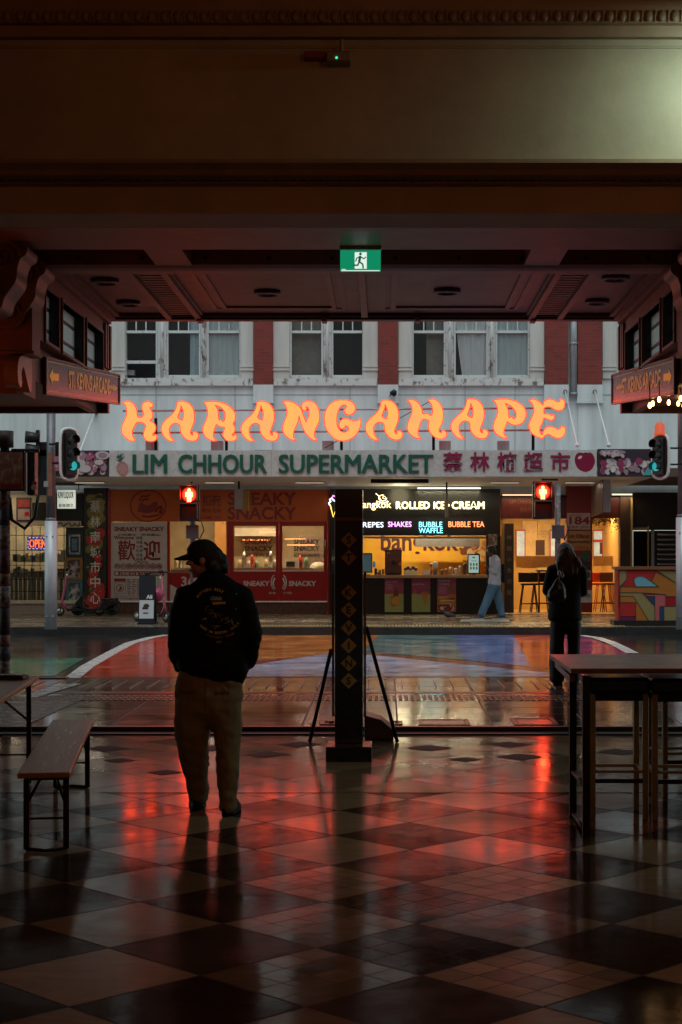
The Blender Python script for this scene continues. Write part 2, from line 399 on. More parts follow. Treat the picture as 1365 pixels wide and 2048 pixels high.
q = MB(); a = [GP(-40,1455,.07), GP(40,1455,.11), GP(200,1385,.13), GP(-60,1385,.13)]
q.poly([(-30,YT+.14,zfoot(YT+.14)+.004),(a[1][0],YT+.14,zfoot(YT+.14)+.004),(a[2][0],18.4,zfoot(18.4)+.004),(-30,18.4,zfoot(18.4)+.004)]); tag(q.build('brick_paving', brick_m), kind='structure')
tact = MB()                                       # raised tactile bars before the kerb
yb = 17.95
for i in range(150):
    x = -4.6 + i*.066
    for k in (0, 1, 2):
        yy = yb + k*.2
        tact.box(x, x+.04, yy, yy+.15, zfoot(yy)-.01, zfoot(yy)+.008)
tag(tact.build('tactile_paving', mat('tactile_concrete',(.17,.12,.09),.3,var=.3,bump=.1)), kind='structure')
q = MB(); q.box(-30,30,18.75,19.0,.0,zfoot(18.8)-.004+.006); tag(q.build('drain_channel', mat('channel_iron',(.012,.012,.013),.3,metal=.3,var=.3)), kind='structure')
q = MB()
for i in range(44):
    x = -4.2+i*.2
    q.box(x, x+.012, 19.3, 20.5, zfoot(19.3)-.02, zfoot(20.5)+.003)
tag(q.build('footpath_joints', mat('joint_pale',(.2,.19,.18),.3)), kind='structure')
# road, wet
def wet(name, col, rough=.09, rv=.05, var=.35, bump=.13, bs=7, spec=.5, scale=1.6): return mat(name, col, rough, var=var, scale=scale, bump=bump, bscale=bs, rvar=rv, spec=spec)
asph = wet('wet_asphalt', (.022,.023,.024), .13, .08, bump=.13, bs=7)
q = MB(); q.poly([(-90,YK,ZR-.004),(90,YK,ZR-.004),(90,YF,ZR-.004),(-90,YF,ZR-.004)]); tag(q.build('road', asph), kind='structure')
def paint(name, pts, col, lift=0.0, m=None):
    q = MB(); P = [GP(x, y, ZR) for x, y in pts]
    q.poly([(x, min(max(y, YK+.01), YF-.05), ZR+lift) for x, y in P]); return tag(q.build(name, m or wet('wet_'+name, col, .13, .06, spec=.22)), kind='structure')
paint('road_paint_red', [(140,1355),(258,1288),(335,1270),(480,1270),(480,1355)], (.68,.07,.035))
paint('road_paint_orange', [(480,1270),(760,1270),(720,1306),(480,1322)], (.62,.21,.05))
paint('road_paint_maroon', [(480,1322),(720,1306),(760,1306),(1090,1336),(1105,1356),(480,1356)], (.24,.05,.06))
paint('painted_reflection_teal', [(760,1270),(905,1270),(930,1320),(760,1306),(720,1306)], (.14,.27,.28))  # teal reflection on the wet road, put in as a colour patch
paint('road_paint_blue', [(905,1270),(1028,1270),(1062,1333),(930,1320)], (.15,.22,.5))
paint('road_paint_scarlet', [(1028,1270),(1100,1270),(1100,1337),(1062,1333)], (.72,.08,.04))
paint('road_paint_magenta', [(1100,1270),(1165,1270),(1262,1308),(1340,1352),(1105,1356),(1100,1337)], (.42,.05,.17))
paint('road_paint_lilac', [(480,1334),(665,1306),(760,1312),(1095,1346),(1100,1354),(480,1354)], (.48,.52,.72), .004)
paint('painted_reflection_green', [(-900,1316),(170,1316),(110,1352),(-900,1362)], (.04,.20,.12))  # greenish reflection at the left of the road, drawn as flat colour
wl = mat('road_marking_white', (.62,.63,.62), .3, var=.2, scale=8, rvar=.1)
def stripe(pts, wd, lift=.006, name='road_marking'):
    P = [Vector((*GP(x, y, ZR), 0)) for x, y in pts]; L, Rr = [], []
    for i, p in enumerate(P):
        d = (P[min(i+1, len(P)-1)] - P[max(i-1, 0)]).normalized(); nrm = Vector((-d.y, d.x, 0))*wd/2
        L.append(p+nrm); Rr.append(p-nrm)
    q = MB()
    for i in range(len(P)-1):
        q.poly([(v.x, max(v.y, YK+.02), ZR+lift) for v in (L[i], L[i+1], Rr[i+1], Rr[i])], wl)
    tag(q.build(name, wl), kind='structure')
stripe([(126,1364),(175,1333),(225,1305),(262,1286),(300,1276),(336,1270)], .2)
stripe([(1162,1271),(1195,1276),(1222,1285),(1245,1296),(1266,1307)], .2)
stripe([(1318,1335),(1340,1350)], .28)
q = MB(); x0, y0 = GP(124,1366,.165); x1, y1 = GP(40,1396,.13)
q.poly([(x0-.05,y0-.1,zfoot(y0)+.008),(x0+.25,y0-.05,zfoot(y0)+.008),(x1+.2,y1,zfoot(y1)+.008),(x1,y1,zfoot(y1)+.008)]); tag(q.build('footpath_marking', wl), kind='structure')
# kerbs and far footpath
kerb_m = mat('kerb_stone', (.03,.03,.032), .3, var=.4, bump=.2)
q = MB(); q.box(-90,-4.0,YK-.16,YK+.03,-.1,ZP1+.012); q.box(3.4,90,YK-.16,YK+.03,-.1,ZP1+.012); tag(q.build('near_kerb', kerb_m), kind='structure')
q = MB(); q.box(-90,90,YF,YF+.18,-.1,ZF0+.006); tag(q.build('far_kerb', kerb_m), kind='structure')
far_m = grid_mat('far_pavers', .6, .6, 0, YF, 0, (.15,.12,.085), None, tint=.22, grout=(.02,.018,.015), gw=.008, rough=.24, rvar=.12, tilt=.006, vein=.3, bump=.15, bscale=60)
q = MB(); q.poly([(-90,YF+.18,ZF0),(90,YF+.18,ZF0),(90,YS+.6,ZF1),(-90,YS+.6,ZF1)]); tag(q.build('far_footpath', far_m), kind='structure')
q = MB()
for i in range(130):
    x = -4.2 + i*.07
    q.box(x, x+.042, YF+.45, YF+.95, ZF0-.02, zfar(YF+.7)+.008)
tag(q.build('far_tactile_paving', mat('tactile_yellow',(.42,.30,.10),.4,var=.3)), kind='structure')
# ground far beyond
q = MB(); q.poly([(-200,-60,-.25),(200,-60,-.25),(200,300,-.25),(-200,300,-.25)]); tag(q.build('ground', mat('earth',(.05,.05,.05),.9)), kind='structure')
# ================================================================ ARCADE BUILDING (the place we look out of)
AC = -.245                                         # centre line of the arcade
YB = 11.0                                          # bulkhead over the entrance
plas = mat('arcade_plaster', (.42,.29,.19), .6, var=.22, scale=1.1, bump=.06, bscale=25)
plas_d = mat('arcade_moulding', (.30,.17,.10), .5, var=.2, scale=3, bump=.05)
plas_r = mat('verandah_paint', (.31,.125,.08), .5, var=.18, scale=2.5, bump=.05)
arc = thing('arcade_building', 'dark old arcade with plaster ceiling and verandah framing the street view', 'building')
b = MB(); b.box(-9.3,-9,-9,15.6,0,5.6); b.build('wall', plas, arc)
b = MB(); b.box(9,9.3,-9,15.6,0,5.6); b.build('wall', plas, arc)
b = MB(); b.box(-9.3,9.3,-9.3,-9,0,5.6); b.build('wall', plas, arc)
b = MB(); b.box(-9.3,9.3,-9.3,YB+.1,5.45,5.7); b.build('ceiling', mat('ceiling_paint',(.30,.20,.12),.6,var=.12), arc)
b = MB(); b.box(-9.3,9.3,YB,YB+.3,4.31,5.45); b.build('bulkhead', plas, arc)
# near ceiling beam just above the frame and the egg and dart cornice
def extrude_x(prof, x0, x1, mb, m):
    mb.prism([(x0, y, z) for y, z in prof], (x1-x0, 0, 0), m); return mb
b = MB()
extrude_x([(YB-.02,5.45),(YB-.02,5.13),(YB-.07,5.13),(YB-.08,5.2),(YB-.14,5.2),(YB-.16,5.27),(YB-.17,5.34),(YB-.26,5.36),(YB-.26,5.45)], -9, 9, b, plas_d)
co = b.build('cornice', None, arc)
b = MB()
x = -4.2
while x < 3.6:
    b.ball((x,YB-.165,5.235), .034, plas_d, .8, .6, 1.15, n=8)
    b.cyl((x+.043,YB-.175,5.27),(x+.043,YB-.15,5.2),.009,.004,n=6,m=plas_d)
    x += .086
b.build('egg_and_dart', None, co)
# mouldings, stepped soffit and coffers between bulkhead and verandah
b = MB()
extrude_x([(YB+.002,4.42),(YB+.002,4.325),(YB-.05,4.325),(YB-.05,4.30),(YB+.02,4.27),(YB+.04,4.24),(YB+.15,4.235),(YB+.15,4.42)], -9, 9, b, plas_d)
extrude_x([(YB+.15,4.6),(YB+.15,4.262),(YB+.21,4.262),(YB+.21,4.225),(YB+.3,4.22),(YB+.3,4.6)], -9, 9, b, plas_d)
b.build('lower_moulding', None, arc)
b = MB(); x = -4.2
while x < 3.6:
    b.box(x,x+.035,YB+.155,YB+.2,4.235,4.26,plas_d); x += .062
b.build('dentil_course', None, arc)
b = MB(); b.box(-9,9,YB+.301,11.76,4.035,4.9); b.build('soffit_beam', plas, arc)
b = MB()
extrude_x([(11.761,4.5),(11.761,4.045),(11.8,4.07),(11.8,4.12),(11.92,4.16),(11.96,4.25),(12.1,4.33),(12.1,4.5)], -9, 9, b, plas_d)
extrude_x([(13.45,4.5),(13.45,4.43),(13.6,4.40),(13.75,4.40),(13.8,4.44),(13.8,4.5)], -9, 9, b, plas_d)
b.build('crown_moulding', None, arc)
b = MB(); b.box(-9,9,11.77,14.85,4.455,4.9); b.build('ceiling_panel', plas_r, arc)
b = MB(); b.box(-9,9,14.85,15.65,4.72,4.9)
S15 = 3300/15.2
for xa, xb in ((-9,-6.6),(-2.17,-1.83),(1.32,1.65),(6.2,9)): b.box(xa,xb,14.85,15.65,4.456,4.72)
b.build('coffer', plas_r, arc)
b = MB()
extrude_x([(15.65,4.9),(15.65,4.462),(15.72,4.44),(15.8,4.428),(15.98,4.428),(16.0,4.47),(16.06,4.50),(16.06,4.9)], -9, 9, b, plas_r)
for i in range(10): b.cyl((-2.9+i*.6,15.63,4.52),(-2.9+i*.6,15.66,4.52),.018,m=BLACKM,n=8)
b.build('entrance_beam', None, arc)
# ---- verandah over the near footpath
YV0, YV1, XL, XR, ZS = 16.06, 20.2, AC-3.125, AC+3.125, 4.66
b = MB(); b.box(XL-.3,XR+.3,YV0,YV1,ZS,ZS+.1); b.build('verandah_soffit', mat('soffit_paint',(.25,.10,.065),.5,var=.25,scale=2,bump=.05), arc)
for rx in (-2.62,-2.265,1.78,2.13):
    b = MB(); b.box(rx-.035,rx+.035,YV0,YV1-.15,4.58,ZS-.002,plas_r); b.box(rx-.06,rx+.06,YV0,YV1-.15,4.63,ZS-.004,plas_r); b.build('soffit_rib', None, arc, bevel=.006)
for c in (-2.4425, 1.955):
    b = MB()
    for i in range(24): b.box(c-.14,c+.14,YV0+.25+i*.155,YV0+.33+i*.155,4.625,ZS-.003,plas_d)
    b.build('vent_slats', None, arc)
b = MB(); b.box(AC-.04,AC+.04,YV0,YV1-.15,4.6,ZS-.003,plas_r); b.build('soffit_rib', None, arc, bevel=.006)
for xa, xb in ((-2.05,-.45),(-.05,1.6)):           # raised panels with a stepped frame
    b = MB()
    for d, z in ((0,4.648),(.12,4.636)):
        x0, x1, y0, y1 = xa+d, xb-d, 16.9+d, 19.7-d
        for q in ((x0,x1,y0,y0+.06),(x0,x1,y1-.06,y1),(x0,x0+.06,y0+.062,y1-.062),(x1-.06,x1,y0+.062,y1-.062)): b.box(*q, z, ZS-.003, plas_r)
    b.build('soffit_panel', None, arc)
b = MB(); extrude_x([(YV1-.15,5.1),(YV1-.15,4.62),(YV1-.1,4.615),(YV1-.1,4.585),(YV1+.06,4.585),(YV1+.06,4.63),(YV1+.1,4.64),(YV1+.1,5.1)], XL-.25, XR+.25, b, mat('verandah_edge',(.12,.055,.045),.45,var=.2))
for px in (402,650,835,1065): b.box(PX(px,YV1)-.03,PX(px,YV1)+.03,YV1-.2,YV1+.02,4.555,4.6,plas_r)
b.build('verandah_beam', None, arc)
# side walls with small windows above the lower verandahs
frost = bpy.data.materials.new('frosted_glass'); frost.use_nodes = True
_n = frost.node_tree.nodes; _l = frost.node_tree.links; _n.remove(_n['Principled BSDF'])
_t = _n.new('ShaderNodeBsdfTranslucent'); _t.inputs[0].default_value = (.95,.97,.97,1)
_g = _n.new('ShaderNodeBsdfGlossy'); _g.inputs['Roughness'].default_value = .25
_m = _n.new('ShaderNodeMixShader'); _m.inputs[0].default_value = .08
_tc = _n.new('ShaderNodeTexCoord'); _vo = _n.new('ShaderNodeTexVoronoi'); _vo.inputs['Scale'].default_value = 45; _l.new(_tc.outputs['Object'], _vo.inputs['Vector'])
_bp = _n.new('ShaderNodeBump'); _bp.inputs['Strength'].default_value = .6; _l.new(_vo.outputs['Distance'], _bp.inputs['Height']); _l.new(_bp.outputs[0], _g.inputs['Normal']); _l.new(_bp.outputs[0], _t.inputs['Normal'])
_x = _n.new('ShaderNodeBsdfTransparent'); _x.inputs[0].default_value = (.75,.8,.8,1); _m2 = _n.new('ShaderNodeMixShader'); _m2.inputs[0].default_value = .4; _l.new(_t.outputs[0], _m2.inputs[1]); _l.new(_x.outputs[0], _m2.inputs[2]); _l.new(_m2.outputs[0], _m.inputs[1]); _l.new(_g.outputs[0], _m.inputs[2]); _l.new(_m.outputs[0], _n['Material Output'].inputs['Surface'])
def side_wall(sx):
    x = XL if sx < 0 else XR; o = sx                # o points out of the well
    def bx(q, xa, xb, *r, m=None): q.box(min(xa,xb),max(xa,xb),*r,m)
    W = ((16.35,17.0),(17.2,18.38),(18.6,19.66)); zb, zt = 3.84, 4.36
    q = MB(); bx(q,x+o*.13,x+o*.22,YV0-.2,YV1,3.45,zb-.03,m=plas_r); bx(q,x,x+o*.22,YV0-.2,YV1,zb-.029,zb,m=plas_r); bx(q,x,x+o*.22,YV0-.2,YV1,zt,ZS+.05,m=plas_r)
    ys = [YV0-.2]+[v for ww in W for v in ww]+[YV1]
    for i in range(0, len(ys), 2): bx(q,x,x+o*.219,ys[i],ys[i+1],zb,zt,m=plas_r)
    q.build('clerestory_wall', None, arc)
    q = MB()
    for d, z0, z1 in ((.05,4.52,4.57),(.1,4.57,4.61),(.15,4.61,4.655)): bx(q,x-o*d,x-o*.001,YV0,YV1-.16,z0,z1,m=plas_r)
    for d, y0, y1 in ((.03,19.76,19.84),(.03,19.9,19.98),(.04,20.04,20.12)): bx(q,x-o*d,x-o*.001,y0,y1,3.97,4.5,m=plas_r)
    q.build('wall_moulding', None, arc)
    for y0, y1 in W:
        f = MB()
        bx(f,x-o*.02,x+o*.2,y0-.03,y0,zb-.03,zt+.03,m=plas_r); bx(f,x-o*.02,x+o*.2,y1,y1+.03,zb-.03,zt+.03,m=plas_r)
        bx(f,x-o*.021,x+o*.2,y0,y1,zb-.03,zb,m=plas_r); bx(f,x-o*.021,x+o*.2,y0,y1,zt,zt+.03,m=plas_r)
        for k in (.3,.72): bx(f,x+o*.065,x+o*.085,y0,y1-.031,zb+(zt-zb)*k-.014,zb+(zt-zb)*k+.014,m=BLACK)
        bx(f,x+o*.0,x+o*.08,y1-.03,y1-.002,zb+.001,zt-.001,m=BLACK)
        fo = f.build('window', None, arc)
        p = MB(); bx(p,x+o*.088,x+o*.094,y0+.001,y1-.001,zb+.001,zt-.001,m=frost); p.build('pane', None, fo)
    # lower verandah beside the well
    q = MB(); bx(q,x+o*.0,x+o*14,YV1-.12,YV1,3.45,3.66,m=mat('fascia_paint',(.10,.03,.03),.45,var=.2)); q.build('verandah_fascia', None, arc)
    q = MB(); bx(q,x+o*.22,x+o*14,YV0+.2,YV1-.12,3.52,3.6,m=plas_r); q.build('lower_soffit', None, arc)
    q = MB(); bx(q,x+o*.06,x+o*14,15.66,16.2,3.24,4.45,m=plas_r); q.build('pier_wall', None, arc)
side_wall(-1); side_wall(1)
def corbel(sx, y, dz):
    """scrolled bracket under the entrance beam"""
    def P(a, z): return (sx*a, z)
    prof = [(3.155,4.40),(3.13,4.37),(3.14,4.31),(3.19,4.27),(3.22,4.18),(3.23,4.08),(3.28,4.0),(3.33,3.93),(3.36,3.84),(3.42,3.80),(3.9,3.80),(3.9,4.45),(3.2,4.45)]
    ax = -AC if sx > 0 else AC
    pts = [((-a + .0) if sx < 0 else (a + 2*AC), z+dz) for a, z in prof]
    c = catmull([(p[0], p[1]) for p in pts[:9]] + [(p[0], p[1], 1) for p in pts[9:]], 4)
    q = MB(); q.prism([(a, y, z) for a, z in c], (0,.42,0), plas_d)
    for k, (ca, cz, r0) in enumerate(((3.33,4.30,.14),(3.48,3.95,.11))):
        cx_ = -ca if sx < 0 else ca + 2*AC
        sp = [(cx_ + math.cos(t)*r0*(1-t/15)*(-sx), y-.006, cz+dz + math.sin(t)*r0*(1-t/15)) for t in [i*.4 for i in range(34)]]
        q.tube(sp, .014, 6, plas_d)
    for i in range(5):
        a = 3.6+i*.05; xx = -a if sx < 0 else a + 2*AC
        q.tube([(xx, y-.004, 4.42+dz),(xx, y-.012, 4.2+dz),(xx+.04*sx, y-.004, 3.9+dz)], .016, 6, plas_d)
    q.build('corbel', None, arc)
for sx in (-1, 1):
    corbel(sx, 14.45, .03); corbel(sx, 15.23, 0)
    x0 = -3.27 if sx < 0 else 3.27 + 2*AC
    q = MB(); q.box(min(x0,x0+sx*1.2),max(x0,x0+sx*1.2),15.3,15.66,3.6,4.0,plas_r); q.box(min(x0-sx*.02,x0+sx*1.2),max(x0-sx*.02,x0+sx*1.2),15.28,15.655,3.57,3.6,plas_r); q.build('pier_block', None, arc, bevel=.008)
    xs = -3.42 if sx < 0 else 3.42 + 2*AC
    q = MB()
    pr = catmull([(15.3,3.56),(15.12,3.5),(15.06,3.38),(15.1,3.28),(15.2,3.25),(15.25,3.3),(15.22,3.38),(15.32,3.45),(15.5,3.3),(15.64,3.26),(15.64,3.56)],4)
    q.prism([(xs-.06,a,z) for a, z in pr], (.13,0,0), mat('orange_lit_scroll',(.42,.24,.12),.3,var=.2)); q.build('scroll', None, arc)  # warm scroll colour stands in for orange light on its front
# the storeys above keep the sky off the arcade
b = MB(); b.box(-30,30,-9.3,15.7,5.72,13.5); b.box(-30,-9.31,-9.3,15.65,-.2,5.7); b.box(9.31,30,-9.3,15.65,-.2,5.7); b.box(-9.3,9.3,YB+.3,16.0,4.92,5.71); b.build('upper_storey', mat('old_render',(.4,.36,.3),.8), arc)
# lamps in use: a batten light on the bulkhead, pendants further back in the arcade
lt = thing('batten_light', 'cool white batten light on the plaster wall near top right corner', 'light', (2.66, YB-.62, 5.0))
b = MB(); b.box(-.64,.64,-.10,.05,.055,.075); b.box(-.64,.64,-.10,-.085,-.04,.0545); b.cyl((-.5,0,.075),(-.5,0,.42),.008); b.cyl((.5,0,.075),(.5,0,.42),.008); b.build('housing', mat('light_housing',(.5,.5,.48),.5), lt)
b = MB(); b.cyl((-.58,-.02,.03),(.58,-.02,.03),.018); b.build('tube', glow('cool_tube',(.8,.9,.72),3.0), lt)
lamp('batten_lamp', (0,0,.0), 26.0, (.56,.93,.80), lt, 1.2, 'AREA', (R(38),0,0), .1)
for k, (y, e) in enumerate(((-2.5, 88.0), (4.2, 38.0))):
    p = thing('pendant_lamp', 'amber glass pendant hanging from arcade ceiling behind the viewer', 'light', (AC+ (2.2 if k else 0), y, 5.45), 0, 'arcade pendants')
    b = MB(); b.cyl((0,0,0),(0,0,-.6),.012); b.lathe((0,0,0),[(.07,0),(.07,-.03)],m=None); b.build('stem', BLACKM, p)
    b = MB(); b.ball((0,0,-.72),.12,n=20); b.build('globe', glow('amber_globe',(1,.62,.28),1.5), p).visible_shadow = False
    lamp('pendant_light', (0,0,-.72), e, (1,.38,.13), p, .12)
# round recessed downlights, unlit
for px, py, r in ((535,583,.15),(895,580,.15),(210,560,.15),(257,604,.14),(1232,553,.15),(1195,601,.14)):
    Y = (4.655-EYE)*F/(CY-py); q = MB()
    q.lathe((PX(px,Y),Y,4.655),[(r,0),(r,-.03),(r-.03,-.045),(r-.04,-.02),(.05,-.012),(.02,-.03)],24,mat('downlight_rim',(.10,.055,.045),.35,var=.2))
    side = 'left outer' if px < 300 else 'right outer' if px > 1100 else ('left middle' if px < 700 else 'right middle')
    tag(q.build('downlight'), 'unlit round downlight in the verandah ceiling, %s bay%s' % (side, ', the one nearer the street' if py > 590 else (', the one nearer the arcade' if side.endswith('outer') else '')), 'light', 'round lights in the verandah ceiling')
# ---- exit sign hanging from the ceiling
Y = 14.7; s = F/Y; x0, x1, z0, z1 = PX(681,Y), PX(762,Y), PZ(543,Y), PZ(501,Y); cx = (x0+x1)/2
ex = thing('exit_sign', 'lit green exit sign with running man hanging from the ceiling', 'sign', (cx, Y, z0))
q = MB(); q.box(-.185,.185,-.03,.03,z1-z0+.004,z1-z0+.052); q.box(-.02,.02,-.02,.02,z1-z0+.05,z1-z0+.10); q.cyl((0,0,z1-z0+.1),(0,0,4.455-z0),.008); q.build('housing', mat('sign_housing',(.35,.33,.3),.4), ex, bevel=.004)
q = MB(); q.box(x0-cx,x1-cx,-.012,.012,0,z1-z0); pn = q.build('panel', glow('exit_green',(.004,.24,.115),1.0), ex)
wg = glow('exit_white',(.75,.9,.8),1.0); q = MB()
fx = lambda p: PX(p,Y)-cx
fz = lambda p: PZ(p,Y)-z0
q.box(fx(710),fx(734),-.0145,-.0122,fz(538),fz(505)); q.build('doorway', wg, pn)
q = MB(); q.box(fx(683),fx(760),-.0145,-.0122,fz(542.6),fz(541)); q.box(fx(684),fx(692),-.0145,-.0122,fz(540),fz(538.6)); q.build('border', wg, pn)
gd = glow('exit_dark',(.0,.07,.035),1.0); q = MB()
yy = -.0152
q.disc((fx(721.5),yy,fz(508.5)), .0125, 14, gd)
for pl, wd in (([(721,513),(719,524)],.021),([(719,524),(726,529),(727,537)],.013),([(719,524),(716,531),(708,531)],.013),([(721,514),(728,518),(732,515)],.010),([(720,514),(714,517),(712,523)],.010)):
    for (a, b_), (c, d) in zip(pl, pl[1:]):
        v = Vector((fx(c)-fx(a), fz(d)-fz(b_))); nn = Vector((-v.y, v.x)).normalized()*wd/2; e = v.normalized()*.003
        q.poly([(fx(a)+nn.x-e.x,yy,fz(b_)+nn.y-e.y),(fx(a)-nn.x-e.x,yy,fz(b_)-nn.y-e.y),(fx(c)-nn.x+e.x,yy,fz(d)-nn.y+e.y),(fx(c)+nn.x+e.x,yy,fz(d)+nn.y+e.y)], gd)
q.build('running_figure', None, pn, recalc=False)
# ---- camera on the bulkhead with its conduit
Y = YB-.0; sc_ = thing('security_camera', 'small box camera with green light on the plaster bulkhead', 'camera', (PX(676,Y), Y, PZ(118,Y)))
fx = lambda p: PX(p,Y)-PX(676,Y)
fz = lambda p: PZ(p,Y)-PZ(118,Y)
q = MB(); q.box(fx(655),fx(703),-.16,-.03,fz(136),fz(116)); q.box(fx(668),fx(680),-.03,-.001,fz(118),fz(98)); q.build('body', mat('camera_body',(.30,.20,.14),.5,var=.05), sc_, bevel=.008)
q = MB(); q.box(fx(609),fx(654),-.09,-.001,fz(124),fz(110)); q.build('red_box', mat('alarm_red',(.25,.05,.04),.5), sc_, bevel=.006)
q = MB(); q.ball((fx(675),-.162,fz(130)),.0085,n=8); q.build('indicator', glow('indicator_green',(.05,.7,.4),1.5), sc_)
q = MB(); q.tube([(fx(684),-.02,fz(116)),(fx(684),-.02,fz(90)),(fx(684),-.02,fz(66))],.011,8); q.tube([(fx(684),-.02,fz(70)),(fx(690),-.02,fz(66)),(fx(1500),-.02,fz(66))],.009,8); q.build('conduit', plas, sc_)
q = MB(); q.box(-4.2,3.6,YB-.022,YB-.001,PZ(94,YB),PZ(91,YB)); q.box(-4.2,3.6,YB-.014,YB-.001,PZ(97,YB),PZ(94,YB)-.0005); q.build('picture_rail', plas, arc)
# ---- arcade name boards hung under the verandah side walls
gold = mat('gold_leaf', (.92,.74,.20), .38, metal=.45, var=.1); bbrown = mat('sign_brown', (.055,.075,.10), .22, var=.25, scale=3)
def name_board(sx, label):
    ya, yz = 16.8, 20.35
    xa, xz = (-3.455,-3.27) if sx < 0 else (2.955,2.80)
    za0, za1, zz0, zz1 = (3.345,3.73,3.57,3.945)
    th = thing('arcade_name_board', label, 'sign', (xa, ya, za0))
    O = Vector((xa, ya, za0)); n_ = Vector((-(yz-ya), xz-xa, 0)).normalized()*(-sx)      # n_ points out, away from the well
    def W(u, v, d=0): 
        p = Vector((xa+(xz-xa)*u, ya+(yz-ya)*u, (za0+(zz0-za0)*u)*(1-v)+(za1+(zz1-za1)*u)*v)); return p + n_*d - O
    def slab(q, u0, u1, v0, v1, d0, d1, m): q.hexa([W(u0,v0,d0),W(u1,v0,d0),W(u1,v0,d1),W(u0,v0,d1),W(u0,v1,d0),W(u1,v1,d0),W(u1,v1,d1),W(u0,v1,d1)], m)
    q = MB(); slab(q,0,1,0,1,0,.03,bbrown); q.build('board', None, th)
    q = MB(); fr = mat('sign_trim',(.24,.16,.12),.35,var=.1)
    slab(q,0,1,0,.045,-.012,-.001,fr); slab(q,0,1,.955,1,-.012,-.001,fr); slab(q,0,.012,.046,.954,-.012,-.001,fr); slab(q,.988,1,.046,.954,-.012,-.001,fr)
    slab(q,.02,.98,.10,.115,-.004,-.001,gold); slab(q,.02,.98,.885,.9,-.004,-.001,gold); q.build('frame', None, th)
    def put(me, u0, u1, v0, v1, flip):
        xs = [v.co.x for v in me.vertices]; zs = [v.co.z for v in me.vertices]; a, b_, c, d = min(xs), max(xs), min(zs), max(zs)
        for v in me.vertices:
            u = (v.co.x-a)/(b_-a); t = (v.co.z-c)/(d-c); dd = -.004 if v.co.y < 0 else -.0008
            v.co = W(u0+(u1-u0)*u, v0+(v1-v0)*t, dd)
        return me
    m = text_mesh('ST. KEVINS ARCADE', .2, .002, .0055)
    q = MB(); q.mesh(put(m, .27,.84,.28,.77,0) if sx < 0 else put(m,.80,.19,.28,.77,0), None, gold)
    q.build('lettering', None, th)
    q = MB()
    arrow = [(0,.5),(.35,1),(.35,.72),(1,.72),(1,.28),(.35,.28),(.35,0)]
    A = [W(.04+.11*a, .28+.46*z, -.004) if sx < 0 else W(.04+.11*a,.28+.46*z,-.004) for a, z in arrow]
    q.prism(A, n_*.003, mat('arrow_yellow',(.95,.70,.05),.38,metal=.7,var=.05)); q.build('arrow', None, th)
    q = MB(); c0 = .9 if sx < 0 else .85
    for du, r in ((-.045,.05),(-.025,.09),(0,.13),(.025,.09),(.045,.05)):
        q.prism([W(c0+du+.01*math.cos(t), .52+r*math.sin(t), -.003) for t in [k*math.pi/4 for k in range(8)]], n_*.002, gold)
    q.build('ornament', None, th)
name_board(-1, 'brown arcade name board with arrow pointing left, hung on the left side of the entrance')
name_board(1, 'brown arcade name board with arrow pointing right, hung above the festoon bulbs')
# ---- festoon bulbs under the right verandah
fe = thing('festoon_lights', 'string of warm bare bulbs under the right hand verandah', 'string lights', (2.9, 18.2, 3.52))
q = MB(); pts = []
bulbs = [(1300,812),(1306,808),(1305,794),(1319,800),(1338,806),(1357,808),(1362,798),(1368,812),(1390,800),(1420,808)]
for i, (px, py) in enumerate(bulbs):
    Y = 17.2+(i%3)*.9; x, z = PX(px,Y), PZ(py,Y); q.tube([(x-2.9,Y-18.2,0),(x-2.9,Y-18.2,z-3.52+.035)],.006,6,BLACK); pts.append((x-2.9,Y-18.2,z-3.52))
q.build('cable', None, fe)
for p in pts:
    q = MB(); q.lathe(p,[(.008,.035),(.016,.02),(.02,.0),(.014,-.018),(.003,-.026)],10); q.build('bulb', glow('warm_bulb',(1,.52,.18),9.0), fe)
lamp('festoon_lamp', (.7,0,-.18), 5.0, (1,.5,.18), fe, .3)
fe2 = thing('festoon_lights', 'added string of orange bulbs at left, out of view, for orange light from that side', 'string lights', (-4.7, 14.2, 3.22))  # unseen bulbs, added to give the orange light from the left
q = MB(); q.tube([(-.8+.2*k,.25*math.sin(k*2.1),-.12-.05*(k%2)) for k in range(9)],.006,6,BLACK)
for k in range(9): q.cyl((-.8+.2*k,.25*math.sin(k*2.1),-.12-.05*(k%2)),(-.8+.2*k,.25*math.sin(k*2.1),.02),.003,n=5,m=BLACK)
q.build('cable', None, fe2)
for k in range(9):
    q = MB(); q.lathe((-.8+.2*k,.25*math.sin(k*2.1),-.17-.05*(k%2)),[(.008,.035),(.016,.02),(.02,.0),(.014,-.018),(.003,-.026)],10); q.build('bulb', glow('orange_bulb',(1,.16,.03),9.0), fe2)
lamp('festoon_lamp', (0,0,-.32), 6.0, (1,.16,.035), fe2, .3)
